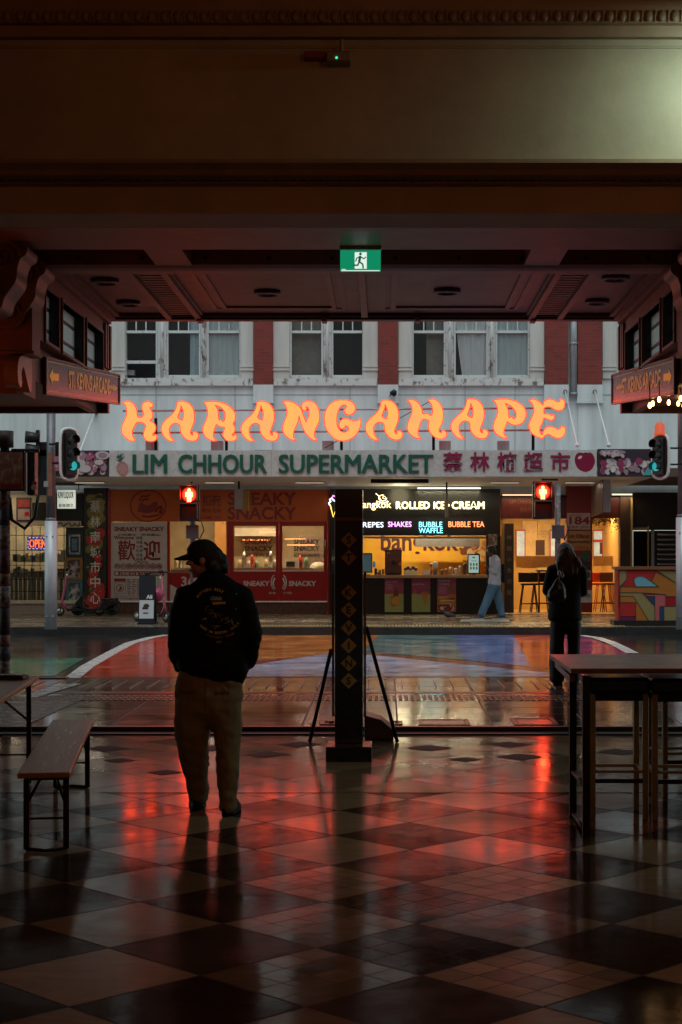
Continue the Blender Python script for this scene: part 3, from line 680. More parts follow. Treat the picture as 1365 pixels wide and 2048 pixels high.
# ================================================================ OPPOSITE SIDE OF THE STREET
def pbox(q, x0, x1, y0, y1, Y, d, m, ox=0, oy=0, oz=0):
    """box whose front face covers a photo rectangle at depth Y"""
    q.box(PX(x0,Y)-ox, PX(x1,Y)-ox, Y-oy, Y+d-oy, PZ(max(y0,y1),Y)-oz, PZ(min(y0,y1),Y)-oz, m); return q
def ptext(q, body, x0, x1, yc, Y, m, size=None, h=None, bold=.0, ext=.002, loc=(0,0,0), spacing=1.0, shear=0.0, lift=0.0):
    """text filling the photo span x0..x1, centred on row yc; h = height in photo pixels of the block"""
    me = text_mesh(body, 1.0, ext, bold, None, spacing=spacing, shear=shear)
    if not len(me.vertices): return q
    xs = [v.co.x for v in me.vertices]; zs = [v.co.z for v in me.vertices]
    kx = (PX(x1,Y)-PX(x0,Y))/(max(xs)-min(xs)); kz = kx if h is None else (h*Y/F)/(max(zs)-min(zs))
    for v in me.vertices: v.co.x *= kx; v.co.z *= kz
    q.mesh(me, T(PX((x0+x1)/2,Y)-loc[0], Y-ext-.0005-lift-loc[1], PZ(yc,Y)-loc[2]), m); return q
def blobs(q, x0, x1, y0, y1, Y, n, mats, r0, r1, seed, loc=(0,0,0), dots=None):
    rnd = random.Random(seed)
    for i in range(n):
        r = rnd.uniform(r0, r1); px, py = rnd.uniform(x0+r, x1-r), rnd.uniform(y0+r, y1-r); yy = Y-.0006*(i+1)
        m = rnd.choice(mats); k = Y/F
        q.disc((PX(px,Y)-loc[0], yy-loc[1], PZ(py,Y)-loc[2]), r*k, 14, m, r*k*rnd.uniform(.6,1), rnd.uniform(0,3))
        if dots: q.disc((PX(px-r*.3,Y)-loc[0], yy-.0003-loc[1], PZ(py-r*.3,Y)-loc[2]), r*k*.25, 8, dots)
    return q
YU = 39.5
def brick_mat():
    m = bpy.data.materials.new('red_brick'); m.use_nodes = True; n = m.node_tree.nodes; l = m.node_tree.links; b = n['Principled BSDF']
    tc = n.new('ShaderNodeTexCoord'); sp = n.new('ShaderNodeSeparateXYZ'); cb = n.new('ShaderNodeCombineXYZ')
    l.new(tc.outputs['Object'], sp.inputs[0]); l.new(sp.outputs[0], cb.inputs[0]); l.new(sp.outputs[2], cb.inputs[1])
    t = n.new('ShaderNodeTexBrick'); t.inputs['Scale'].default_value = 1; t.inputs['Brick Width'].default_value = .23; t.inputs['Row Height'].default_value = .077
    t.inputs['Mortar Size'].default_value = .006; t.inputs['Color1'].default_value = (.21,.026,.02,1); t.inputs['Color2'].default_value = (.14,.02,.016,1); t.inputs['Mortar'].default_value = (.13,.05,.042,1); t.inputs['Bias'].default_value = -.2
    l.new(cb.outputs[0], t.inputs['Vector']); l.new(t.outputs['Color'], b.inputs['Base Color']); b.inputs['Roughness'].default_value = .75
    return m
BRICK = brick_mat()
ren = mat('white_render', (.55,.61,.63), .6, var=.17, scale=1.6, bump=.05, bscale=8, stretch=(1.6,1,.22))
beige = mat('beige_stone', (.50,.50,.48), .65, var=.16, scale=2, stretch=(2,1,.3))
peel = mat('peeling_paint', (.54,.56,.56), .6, var=.1, scale=7, col2=(.16,.12,.10), thr=(.54,.62), stretch=(1,1,.5))
peelw = mat('white_joinery', (.56,.60,.61), .5, var=.1, scale=9, col2=(.2,.16,.13), thr=(.60,.68))
ob = thing('shop_building', 'two storey white and red brick building across the street over the shops', 'building')
def U(px): return PX(px, YU)
def V(py): return PZ(py, YU)
ZTOP = 11.0
q = MB()
cols = [(-700,250),(481,580),(726,825),(1060,1234),(1300,2000)]
for a, c in cols: q.box(U(a),U(c),YU,YU+.45,V(757)+.001,ZTOP,beige)
q.box(U(-700),U(2000),YU,YU+.45,3.0,V(757),ren)
q.build('wall', None, ob)
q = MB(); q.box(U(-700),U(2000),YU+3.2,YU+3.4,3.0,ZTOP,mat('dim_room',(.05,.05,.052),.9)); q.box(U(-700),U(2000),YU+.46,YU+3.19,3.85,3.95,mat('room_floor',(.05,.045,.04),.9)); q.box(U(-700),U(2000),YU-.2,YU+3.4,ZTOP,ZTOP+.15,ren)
q.build('upper_room', None, ob)
# courses and pilaster mouldings
q = MB()
for a, c in ((222,506),(548,755),(798,1088)): pbox(q,a,c,771,763,YU-.10,.0995,peel); pbox(q,a,c,763,757,YU-.06,.0595,peel)
q.build('sill_course', None, ob)
for a, c in ((225,250),(482,507),(547,579),(727,756),(798,824),(1061,1089),(1206,1233)):
    q = MB(); pbox(q,a,c,757,600,YU-.05,.0495,beige); pbox(q,a-1,c+1,741,737,YU-.085,.0845,beige); pbox(q,a-1,c+1,734,731,YU-.075,.0745,beige); q.build('pilaster', None, ob)
for a, c in ((508,546),(757,796),(1090,1137),(1156,1205)):
    q = MB(); pbox(q,a,c,769,560,YU-.12,.1195,BRICK); q.build('brick_panel', None, ob)
    q = MB(); pbox(q,a-1,c+1,802,769.2,YU-.13,.1295,ren); pbox(q,a-2,c+2,806,802.2,YU-.15,.1495,ren); pbox(q,a+1,c-1,900,806.2,YU-.06,.0595,ren); q.build('pier_base', None, ob)
q = MB(); q.cyl((U(1147),YU-.09,V(560)),(U(1147),YU-.09,V(792)),.085,n=16,m=GALV)
for py in (690,790,640): q.cyl((U(1147),YU-.09,V(py)),(U(1147),YU-.09,V(py)+.04),.105,n=16,m=GALV)
q.build('downpipe', None, ob)
# boards on the wall behind the big letters
q = MB()
for py in (790,): pbox(q,120,1300,py,py-1.2,YU-.012,.0115,mat('wall_joint',(.3,.31,.32),.7))
for px in (312,470,700,930,1030): pbox(q,px,px+1.2,772,900,YU-.010,.0095,MATS['wall_joint'])
q.build('wall_joints', None, ob)
# windows: sash frames, panes, curtains
pane_m = glass('window_glass', (.975,.985,.985), .7, .008)
lace = mat('lace_curtain', (.50,.60,.63), .8, var=.12, scale=3, stretch=(6,6,.4))
sheet_m = mat('white_sheet_curtain', (.66,.72,.74), .8, var=.08, scale=3)
drape = mat('pale_blue_curtain', (.46,.60,.65), .8, var=.15, scale=3, stretch=(8,8,.3))
blind = mat('roller_blind', (.22,.23,.21), .7, var=.15)
def curtain(par, x0, x1, y0, y1, m, amp=.035, waves=7, taper=None):
    q = MB(); N, K = 60, 8; rows = []
    for j in range(K+1):
        v = j/K; row = []
        for i in range(N+1):
            u = i/N; a, c = x0, x1
            if taper: a = x0 + taper*(v**1.5); c = x1 - .25*taper*(v)
            px = a+(c-a)*u; py = y0+(y1-y0)*v + (3*math.sin(u*9) if taper and j == K else 0)
            row.append(q.bm.verts.new((U(px), YU+.21+amp*math.sin(u*waves*6.28+v*1.3)+.3*amp*math.sin(u*31+v*4), V(py))))
        rows.append(row)
    i0 = q.mi(m)
    for r0, r1 in zip(rows, rows[1:]):
        for i in range(N):
            f = q.bm.faces.new((r0[i],r0[i+1],r1[i+1],r1[i])); f.smooth = True; f.material_index = i0
    return q.build('curtain', None, par, recalc=False)
def sash(x0, x1, kind):
    f = MB(); B = 755; tr = 664
    for a, c in ((x0-4,x0),(x1,x1+4)): pbox(f,a,c,B+3,590,YU+.12,.14,peelw)
    pbox(f,x0-4,x1+4,B+7,B+1,YU+.02,.24,peel)
    pbox(f,x0,x1,tr+2,tr-3,YU+.10,.16,peelw)
    lo = B-31 if kind == 'open' else B
    if kind == 'open': pbox(f,x0,x1,lo+3,lo-3,YU+.14,.08,peelw)
    else: pbox(f,x0,x1,B+.8,B-5,YU+.14,.08,peelw)
    for k in (1, 2): px = x0+(x1-x0)*k/3; pbox(f,px-1.1,px+1.1,tr-3.2,590,YU+.13,.06,peelw)
    fo = f.build('window', None, ob)
    q = MB(); pbox(q,x0+.1,x1-.1,tr-3.3,590,YU+.155,.006,pane_m); pbox(q,x0+.1,x1-.1,(lo-3.2) if kind == 'open' else B-5.2,tr+2.2,YU+.165,.006,pane_m); q.build('pane', None, fo)
    if kind == 'lace': curtain(fo,x0-1,x1+2,590,750,lace,.010,5)
    if kind == 'half': curtain(fo,x0+(x1-x0)*.68,x1+3,590,757,drape,.016,4)
    if kind == 'sheet': curtain(fo,x0-2,x1+4,590,752,sheet_m,.022,3,taper=16)
    if kind == 'sheer': curtain(fo,x0-1,x1+2,590,752,lace,.014,5)
    if kind == 'blind': q = MB(); pbox(q,x0-2,x1+2,757,590,YU+.34,.01,blind); q.build('blind', None, fo)
    if kind == 'blindhalf': q = MB(); pbox(q,x0+(x1-x0)*.42,x1+2,757,590,YU+.34,.01,blind); q.build('blind', None, fo)
    if kind == 'open':
        q = MB(); pbox(q,x0+2,x0+16,750,740,YU+.3,.2,mat('ac_box',(.25,.27,.28),.5)); q.build('ledge_box', None, fo)
for x0, x1, k in ((253,312,'open'),(337,398,'half'),(418,479,'lace'),(584,643,'blind'),(667,725,'dark'),(828,888,'blindhalf'),(912,973,'sheet'),(995,1056,'sheer'),(1238,1300,'dark')): sash(x0, x1, k)
for a, c in ((316.5,332.5),(402.5,413.5),(647.5,662.5),(892.5,907.5),(977.5,990.5)):
    q = MB(); pbox(q,a,c,762,590,YU+.04,.2,peel); q.cyl((U((a+c)/2),YU+.02,V(757)),(U((a+c)/2),YU+.02,V(590)),.045,n=12,m=peel); pbox(q,a-1,c+1,762,755,YU-.02,.1,peel); q.build('mullion', None, ob)
# ---- canopy over the far footpath
YCN = 34.6
soff = mat('canopy_soffit', (.74,.72,.66), .5, var=.12, scale=.8)
q = MB(); zc0, zc1 = PZ(953,YCN), PZ(900,YCN)
q.box(PX(105,YCN),PX(1312,YCN),YCN+.06,YU-.16,zc0,zc0+.1,soff); q.box(PX(105,YCN),PX(1312,YCN),YCN+.06,YU-.16,zc1-.1,zc1-.02,GALV); q.box(PX(105,YCN)-12,PX(105,YCN)-.01,YCN+1.2,YU-.16,3.42,3.6,mat('brown_canopy',(.10,.07,.05),.6)); q.box(PX(1312,YCN)+.01,PX(1312,YCN)+12,YCN+.4,YU-.16,3.42,3.6,MATS['brown_canopy'])
q.build('canopy', None, ob)
cs = thing('supermarket_sign', 'long white canopy sign with green supermarket lettering and red Chinese characters', 'sign', (0, YCN, zc0))
L = (0, YCN, zc0)
alu = mat('sign_panel_white', (.55,.54,.53), .35, var=.12, scale=14, col2=(.42,.41,.40), thr=(.45,.7), rvar=.1)
q = MB()
pbox(q,219,543,953,901,YCN-.03,.08,alu,0,YCN,zc0); pbox(q,543.4,1194,953,900.5,YCN-.03,.08,alu,0,YCN,zc0); q.build('panel', None, cs)
grn = mat('sign_green', (.012,.105,.075), .35, var=.1); mag = mat('sign_crimson', (.24,.012,.065), .4, var=.1)
for wd, a, c in (('LIM',266,335),('CHHOUR',357,534),('SUPERMARKET',558,867)): q = MB(); [ptext(q,wd,a+s_,c-2+s_,927.5,YCN-.03,grn,h=37,bold=0,ext=.02+.0006*s_,loc=L) for s_ in (0,.8,1.6,2.4)]; q.build('lettering', None, cs)
q = MB()
for ch, c in zip('蔡林楠超市',(906,960,1014,1067,1121)): ptext(q,ch,c-19.5,c+19.5,923.5,YCN-.03,mag,h=38,bold=.018,ext=.015,loc=L)
q.build('chinese_lettering', None, cs)
def fr(n, c, r=.5): return mat('print_'+n, c, r, var=0)
pk, pk2, dk, cr, pu = fr('pink',(.34,.10,.17)), fr('rose',(.24,.03,.09)), fr('dark',(.03,.02,.03)), fr('cream',(.50,.44,.44)), fr('mauve',(.30,.20,.26))
q = MB()
pn, pg, yl = fr('pineapple',(.36,.15,.15)), fr('leaf',(.03,.10,.09)), fr('lattice',(.52,.34,.32))
ry = YCN-.0318
q.disc((PX(246,YCN),ry-YCN,PZ(938,YCN)-zc0), .125, 20, pn, .16, .25)
for k in range(-3,4):
    for s_ in (-1,1):
        a = (246+k*4-7*s_, 938+13-abs(k)*3); c = (246+k*4+7*s_, 938-13+abs(k)*3)
        q.poly([(PX(a[0],YCN),ry-.0006-YCN,PZ(a[1],YCN)-zc0),(PX(a[0]+1,YCN),ry-.0006-YCN,PZ(a[1],YCN)-zc0),(PX(c[0]+1,YCN),ry-.0006-YCN,PZ(c[1],YCN)-zc0),(PX(c[0],YCN),ry-.0006-YCN,PZ(c[1],YCN)-zc0)], yl)
rn = random.Random(3)
for i in range(22):
    t = rn.uniform(-1.1,1.1); ln = rn.uniform(9,18); bx_, by_ = 239+rn.uniform(-4,5), 924-rn.uniform(0,10)
    ex_, ey_ = bx_+math.sin(t)*ln*.8, by_-abs(math.cos(t))*ln*.6
    if ey_ < 904: ey_ = 904
    q.poly([(PX(bx_-1.8,YCN),ry-.0002*i-YCN,PZ(by_,YCN)-zc0),(PX(bx_+1.8,YCN),ry-.0002*i-YCN,PZ(by_,YCN)-zc0),(PX(ex_,YCN),ry-.0002*i-YCN,PZ(ey_,YCN)-zc0)], pg)
q.build('pineapple_print', None, cs, recalc=False); q = MB()
ap = catmull([(1150,915),(1156,906),(1166,906),(1172,909),(1180,905),(1187,911),(1190,924),(1184,938),(1172,944),(1158,939),(1151,928)],4)
q.poly([(PX(x,YCN),ry-YCN,PZ(y,YCN)-zc0) for x, y in ap], fr('apple',(.22,.012,.05),.3))
q.disc((PX(1160,YCN),ry-.001-YCN,PZ(915,YCN)-zc0),.05,12,fr('apple_light',(.62,.5,.55)),.03,.5); q.disc((PX(1172,YCN),ry-.001-YCN,PZ(907,YCN)-zc0),.05,10,dk,.02)
q.build('apple_print', None, cs, recalc=False)
q = MB(); pbox(q,105,218.6,953,901,YCN-.028,.08,dk,0,YCN,zc0)
blobs(q,105,218,902,952,YCN-.0285,70,[pk,pk2,cr,pu,pk,pk2],4,10,5,L,cr)
for cx_, cy_, r, m in ((207,911,14,cr),(207,911,9,pu),(200,925,9,cr),(172,938,12,cr),(180,915,8,pk)): q.disc((PX(cx_,YCN),-.09-.001*r*.1+ (.002 if m is cr else -.003),PZ(cy_,YCN)-zc0), r*YCN/F, 18, m, r*.6*YCN/F)
q.build('fruit_photo_panel', None, cs, recalc=False)
q = MB(); pbox(q,1196,1312,953,898,YCN-.028,.08,dk,0,YCN,zc0)
blobs(q,1197,1311,914,952,YCN-.0285,60,[cr,cr,pk2,pu,mat('print_white',(.6,.58,.58),.5,var=0)],5,9,9,L)
q.disc((PX(1225,YCN),-.09,PZ(905,YCN)-zc0), 26*YCN/F, 24, pu, 5*YCN/F); blobs(q,1198,1250,899,916,YCN-.092,26,[cr,pu],3,5,11,L)
q.poly([(PX(1285,YCN),-.092,PZ(951,YCN)-zc0),(PX(1310,YCN),-.092,PZ(951,YCN)-zc0),(PX(1311,YCN),-.092,PZ(918,YCN)-zc0),(PX(1300,YCN),-.092,PZ(926,YCN)-zc0)], fr('teal',(.06,.35,.36)))
q.build('fruit_photo_panel', None, cs, recalc=False)
# stay rods
for px0, py0, px1, py1, lab in ((1131,783,1155,890,'white canopy stay rod just right of the last big orange letter'),(1190,783,1218,890,'white canopy stay rod furthest right, above the fruit photo'),(190,825,160,905,'white canopy stay rod left of the first big orange letter')):
    q = MB(); a = (PX(px0,YU-.16),YU-.16,PZ(py0,YU-.16)); c = (PX(px1,YCN+.1),YCN+.1,max(zc1-.03,PZ(py1,YCN+.1)))
    q.cyl(a,c,.018,n=8,m=WHITE); q.ball(c,.05,WHITE,n=8); q.cyl((a[0],a[1]+.15,a[2]),a,.05,n=10,m=mat('rusty_plate',(.2,.17,.15),.7)); tag(q.build('stay_rod'), lab, 'rod', 'canopy stay rods')
# ---- KARANGAHAPE: letters on a frame above the canopy
YL = 35.0
ORG = glow('orange_neon_face', (1,.30,.058), 1.0)
_nt = ORG.node_tree; _nt.nodes['Principled BSDF'].inputs['Emission Strength'].default_value = 7.5
_tc = _nt.nodes.new('ShaderNodeNewGeometry'); _sp = _nt.nodes.new('ShaderNodeSeparateXYZ'); _nt.links.new(_tc.outputs['Position'], _sp.inputs[0])
_ns = _nt.nodes.new('ShaderNodeTexNoise'); _ns.inputs['Scale'].default_value = 2.2; _nt.links.new(_tc.outputs['Position'], _ns.inputs['Vector'])
_rp = _nt.nodes.new('ShaderNodeValToRGB'); _rp.color_ramp.elements[0].position = .38; _rp.color_ramp.elements[1].position = .62
_rp.color_ramp.elements[0].color = (1,.055,.0155,1); _rp.color_ramp.elements[1].color = (1,.062,.0115,1)
_nt.links.new(_ns.outputs['Fac'], _rp.inputs['Fac']); _nt.links.new(_rp.outputs['Color'], _nt.nodes['Principled BSDF'].inputs['Emission Color'])
RIM = glow('red_neon_rim', (1,.055,.02), 1.3)
C = 1
GL = {
'K': (((38,80,C),(95,72),(135,95),(160,140),(168,195),(190,205),(212,195),(215,165),(203,130),(208,95),(235,75),(270,76),(297,100),(286,126,C),(272,122),(275,140),(292,170),(290,210),(270,232),(300,250),(318,285),(312,320),(292,345),(302,358),(318,345,C),(328,365),(315,395),(280,405),(240,395),(218,360),(222,320),(235,285),(225,258),(190,245),(160,250),(140,285),(125,320),(128,360),(150,400,C),(110,400),(65,370),(38,330),(38,280),(60,230),(78,180),(75,125),(60,95)),),
'A': (((498,80),(530,72),(580,82),(620,120),(638,180),(635,240),(618,290),(606,325),(612,348),(626,352),(624,332),(645,325),(668,340),(672,365),(655,393),(620,402),(575,390),(540,355),(522,315),(520,280),(505,260),(475,255),(448,270),(432,300),(435,345),(452,380),(475,402,C),(430,400),(385,360),(365,310),(372,265),(405,225),(450,185),(480,145),(492,105)),
      ((527,106,C),(545,150),(548,190),(540,228,C),(520,222),(500,205,C),(515,165),(526,130))),
'R': (((715,78,C),(760,74),(830,75),(895,95),(945,130),(975,175),(975,225),(958,258,C),(974,290),(970,325),(950,348),(960,358),(975,346,C),(990,365),(975,395),(935,403),(895,390),(875,355),(880,320),(888,290),(850,282),(820,262,C),(805,300),(795,340),(800,375),(820,400,C),(780,398),(735,370),(710,325),(712,280),(735,230),(748,180),(742,125),(728,95)),
      ((808,105,C),(850,120),(885,155),(893,195),(885,232),(870,240),(860,222),(842,228),(835,185),(830,140))),
'N': (((42,75,C),(95,72),(150,92),(192,128),(215,185),(238,245,C),(258,200),(265,155),(252,118),(238,124),(240,146),(212,146),(200,115),(212,85),(250,70),(300,80),(335,120),(350,180),(345,240),(322,290),(308,330),(310,365),(330,398,C),(290,390),(245,350),(215,300),(195,245),(180,190,C),(172,240),(150,290),(135,330),(135,370),(155,398,C),(105,385),(60,345),(45,300),(55,250),(75,200),(82,150),(65,100)),),
'G': (((530,62),(590,66),(635,95),(648,135),(632,170),(600,187),(565,175),(552,148),(566,128),(572,110),(550,103),(520,122),(498,175),(492,230),(500,285),(525,320),(560,328),(588,312),(588,288),(568,274),(556,292),(535,302),(515,285),(515,250),(540,220),(575,215),(615,230),(655,235),(690,213,C),(692,250),(680,300),(650,350),(605,385),(550,400),(490,390),(440,350),(405,300),(390,235),(395,170),(425,110),(475,72)),),
'H': (((0,65,C),(45,58),(90,85),(118,130),(128,175),(165,172),(200,190),(210,150),(198,95),(170,62,C),(220,55),(265,85),(292,140),(298,200),(285,260),(265,300),(265,326),(283,330),(290,312),(318,325),(325,355),(300,380),(255,382),(205,350),(178,305),(175,260),(180,235),(150,222),(120,230),(100,280),(88,325),(92,355),(115,382,C),(70,375),(20,340),(0,295),(8,245),(32,190),(40,140),(28,95)),),
'P': (((708,62,C),(760,55),(830,55),(905,75),(960,115),(983,170),(972,225),(935,262),(885,270),(845,255),(828,240,C),(810,285),(798,325),(805,355),(830,380,C),(785,372),(735,340),(712,295),(718,245),(742,190),(748,140),(735,95)),
      ((808,88,C),(855,110),(890,150),(900,190),(888,216),(872,212),(862,198),(842,208),(836,160),(825,120))),
'E': (((1005,62,C),(1050,55),(1095,80),(1122,105,C),(1135,72),(1170,55),(1210,62),(1240,78),(1262,72),(1262,52,C),(1295,65),(1303,95),(1290,135),(1255,150),(1215,138),(1180,120),(1150,120),(1130,130,C),(1132,175),(1165,178),(1195,190),(1213,180,C),(1215,210),(1195,230),(1165,222),(1130,212),(1118,250),(1098,290),(1098,335),(1118,352,C),(1135,305),(1170,282),(1215,290),(1245,305),(1265,300),(1268,280,C),(1300,288),(1308,320),(1290,362),(1250,378),(1205,365),(1170,345),(1140,355),(1120,378,C),(1075,368),(1030,335),(1008,290),(1012,245),(1035,195),(1048,145),(1035,95)),)}
KS = 330/1365
SEQ = [('K',235,785,0,0),('A',235,785,0,0),('R',235,785,0,0),('A',235,785,660,0),('N',555,785,0,0),('G',555,785,0,0),('A',555,785,365,-10),('H',815,785,0,0),('A',815,785,-3,-20),('P',815,785,0,0),('E',815,785,0,0)]
ks = thing('letter_sign', 'tall glowing orange curly street name letters standing on the canopy', 'sign', (0, YL, zc1))
for ch, ox, oy, dx, dy in SEQ:
    loops = [[(PX(ox+(x+dx)*KS,YL), PZ(oy+(y+dy)*KS,YL)-zc1) for x, y in catmull(list(L_),5)] for L_ in GL[ch]]
    q = MB(); q.mesh(outline_mesh(loops,.05,0), T(0,.062,0), RIM)
    for L_ in loops: q.tube([(a,.004,b) for a, b in L_], .016, 6, RIM, closed=True)
    lo = q.build('letter', None, ks, recalc=False)
    q = MB(); q.mesh(outline_mesh(loops,.006,0), T(0,-.002,0), ORG); q.build('letter_face', None, lo, recalc=False)
q = MB()
for py in (822,866): q.cyl((PX(246,YL+.16),.16,PZ(py,YL+.16)-zc1),(PX(1130,YL+.16),.16,PZ(py-6,YL+.16)-zc1),.02,n=8,m=GALV)
for px in (310,452,683,868,1068): q.box(PX(px,YL)-.03,PX(px,YL)+.03,.14,.2,-.02,PZ(835,YL)-zc1,BLACKM)
for px in (288,420,644,880,998): q.box(PX(px,YL),PX(px+23,YL),.25,.5,-.03,PZ(880,YL)-zc1,mat('zinc_box',(.28,.32,.36),.5,var=.2,stretch=(9,9,.2)))
for a, c in (((300,880),(283,866)),((450,880),(440,866)),((690,872),(650,895)),((862,800),(800,835))): q.cyl((PX(a[0],YL+.17),.17,PZ(a[1],YL)-zc1),(PX(c[0],YL+.17),.17,PZ(c[1],YL)-zc1),.008,n=6,m=BLACK)
q.build('support_frame', None, ks)
q = MB(); q.cyl((PX(786,YU),YU-.2,PZ(789,YU)),(PX(770,YU),YU-.01,PZ(798,YU)),.012,n=6,m=BLACKM); q.lathe((PX(787,YU),YU-.24,PZ(788,YU)),[(.03,-.08),(.09,.02),(.05,.08)],12,BLACKM,'x'); tag(q.build('floodlight'), 'small black floodlight on the white wall above the middle orange letters', 'light')

for px, e in ((180,8.0),(440,10.0),(620,8.0),(1010,4.5),(1160,4.0)):
    Yl = 37.0; q = MB(); x = PX(px,Yl); q.box(x-.35,x+.35,Yl-.07,Yl+.07,zc0-.022,zc0-.001,mat('canopy_light_rim',(.3,.29,.27),.4)); o = q.build('canopy_light', None, ob)
    q = MB(); q.box(x-.32,x+.32,Yl-.05,Yl+.05,zc0-.026,zc0-.0225); q.build('diffuser', glow('canopy_diffuser',(1,.86,.66),.9), o); lamp('canopy_lamp', (x,Yl,zc0-.06), e, (1,.84,.62), ob, .6, 'AREA', (0,0,0), .1)
# ================================================================ SHOPS AT STREET LEVEL
Z0S = ZF1
def lampbar(par, x0, x1, Y, z, col, s, e, name='tube_lamp', r=.016, down=True):
    q = MB(); q.cyl((x0,Y,z),(x1,Y,z),r,n=8); o = q.build(name, glow('tube_%.2f_%.2f_%.2f_%.1f' % (*col, s), col, s), par)
    if e: lamp(name+'_light', ((x0+x1)/2,Y,z-.04), e, col, par, x1-x0, 'AREA', (0,0,0), .06)
    return o
# ---------------- left: liquor shop window behind bars
Y = YS
lq = thing('liquor_shopfront', 'barred liquor shop window with goods on shelves at the left end of the row', 'shopfront')
cream = mat('cream_panel', (.50,.42,.30), .6, var=.12); woodd = mat('dark_wood', (.06,.03,.02), .5, var=.3); shopback = mat('shop_back', (.30,.26,.19), .7, var=.25, scale=3)
q = MB(); pbox(q,-420,168,1232,1207,Y,.5,mat('sill_tan',(.30,.22,.17),.6,var=.15)); pbox(q,-420,168,1207,1201,Y-.06,.5,cream); q.build('stall_riser', None, lq)
q = MB(); pbox(q,-420,168,1052,985,Y+.05,.2,cream); pbox(q,65,92,1040,1005,Y+.03,.02,DARK); pbox(q,33,62,1042,995,Y+.02,.03,mat('poster_dark',(.06,.02,.02),.5,var=.5,scale=12)); pbox(q,36,60,1040,1018,Y+.012,.006,mat('poster_pale',(.35,.25,.24),.5,var=.5,scale=30)); q.disc((PX(54,Y),Y+.008,PZ(1028,Y)),.06,10,RED); pbox(q,36,60,1014,999,Y+.012,.006,mat('poster_red',(.32,.03,.02),.5,var=.5,scale=30)); q.build('fascia', None, lq)
q = MB(); pbox(q,113,166,1052,988,Y+.0,.04,BLACK); pbox(q,114,163,1055,1042,Y-.01,.008,cream); q.build('graffiti_panel', None, lq)
q = MB(); rn = random.Random(4); pts = []
for i in range(26): pts.append((PX(116+i*1.75,Y), Y-.014, PZ(1049+rn.uniform(-4.5,4.5),Y)))
q.tube(pts,.012,5,BLACK); q.build('graffiti_tag', None, lq)
q = MB(); q.box(PX(-420,Y),PX(168,Y),Y+1.9,Y+2.0,Z0S,3.2,shopback); q.box(PX(-420,Y),PX(168,Y),Y+.2,Y+2,3.0,3.1,cream); q.box(PX(168,Y)-.02,PX(168,Y),Y+.05,Y+2,Z0S,3.2,shopback)
q.build('room', None, lq)
q = MB()
for py in (1206,1155,1142,1123): pbox(q,-100,132,py+1.6,py,Y+.5,.4,cream)
rn = random.Random(12); mm = [mat('goods_%d' % i, c, .5, var=.2) for i, c in enumerate(((.35,.03,.02),(.4,.33,.2),(.05,.06,.05),(.12,.2,.12),(.45,.42,.36),(.05,.07,.16)))]
for base in (1155,1123):
    x = 26
    while x < 128:
        wd, h = rn.uniform(4,9), rn.uniform(10,22); pbox(q,x,x+wd,base,base-h,Y+.55,.2,rn.choice(mm)); x += wd+rn.uniform(.5,2)
for x in range(20, 132, 9): pbox(q,x,x+7.4,1204,1146,Y+.48,.02,mat('drawn_blind',(.17,.16,.12),.7,var=.25,scale=5,stretch=(8,1,.5)))
q.build('shelf', None, lq)
q = MB()
for px in list(range(16,134,16)): pbox(q,px,px+1.3,1205,1054,Y+.08,.015,BLACKM)
for py in (1070,1100,1130,1158,1182): pbox(q,10,134,py+1.2,py,Y+.096,.012,BLACKM)
q.build('window_bars', None, lq)
q = MB(); pbox(q,-200,133,1204,1053,Y+.2,.006,glass('shop_glass',(.95,.95,.93),1.0)); q.build('window_glass', None, lq)
q = MB(); pbox(q,168,217,1232,976,Y+.02,.2,BLACK); q.build('pier_panel', None, lq); q = MB(); pbox(q,132,168,1232,1054,Y+.02,.2,mat('dark_tiles',(.03,.028,.026),.3,var=.4,scale=12)); q.build('pier', None, lq)
lampbar(lq, PX(-30,Y), PX(120,Y), Y+.9, 2.92, (1,.80,.50), 4.0, 46.0)
lampbar(lq, PX(-60,Y), PX(55,Y), Y-.5, 3.3, (1,.80,.52), 2.5, 9.0)
ks_ = thing('liquor_sign', 'small white lightbox liquor sign hanging under the left end of the canopy', 'sign', (PX(131,37.5),37.5,PZ(998,37.5)))
L = tuple(ks_.location); Y = 37.5; q = MB(); pbox(q,115,149.5,1017,980,Y,.16,mat('lightbox_face',(.7,.7,.66),.5,var=.04,emit=(.75,.9,.78),es=.42),*L); q.box(-.3,-.28,.07,.09,PZ(980,Y)-L[2],3.42-L[2],BLACKM); q.box(.28,.3,.07,.09,PZ(980,Y)-L[2],3.42-L[2],BLACKM); q.build('lightbox', None, ks_)
q = MB(); ptext(q,"KIWI LIQUOR",117,148,991,Y,BLACK,h=15,bold=.02,loc=L); q.build('lettering', None, ks_); q = MB(); ptext(q,"BEER  WINE  SPIRITS  ETC",118.5,147,1011,Y,BLACK,h=6.5,bold=.01,loc=L); q.build('lettering', None, ks_)
op = thing('open_sign', 'lit orange and blue open sign in the barred window', 'sign', (PX(74,YS+.12),YS+.12,PZ(1086,YS+.12)), 0); L = tuple(op.location); Y = YS+.12
q = MB(); pbox(q,55,93,1100,1073,Y,.03,mat('led_board',(.02,.02,.08),.4,var=0,emit=(.03,.02,.25),es=.5),*L); q.build('board', None, op)
q = MB(); ptext(q,'OPEN',59,93,1087,Y,glow('led_orange',(1,.16,.015),1.6),h=17,bold=.03,loc=L); q.build('lettering', None, op)
q = MB()
for i in range(5):
    for py in (1075.5,1097.5): pbox(q,58+i*7.2,62+i*7.2,py+.7,py-.7,Y-.004,.003,glow('led_violet',(.6,.5,1),1.4),*L)
for i in range(3): pbox(q,56,57.4,1081+i*6,1083.6+i*6,Y-.004,.003,glow('led_violet',(.6,.5,1),1.4),*L)
q.build('border_lights', None, op)
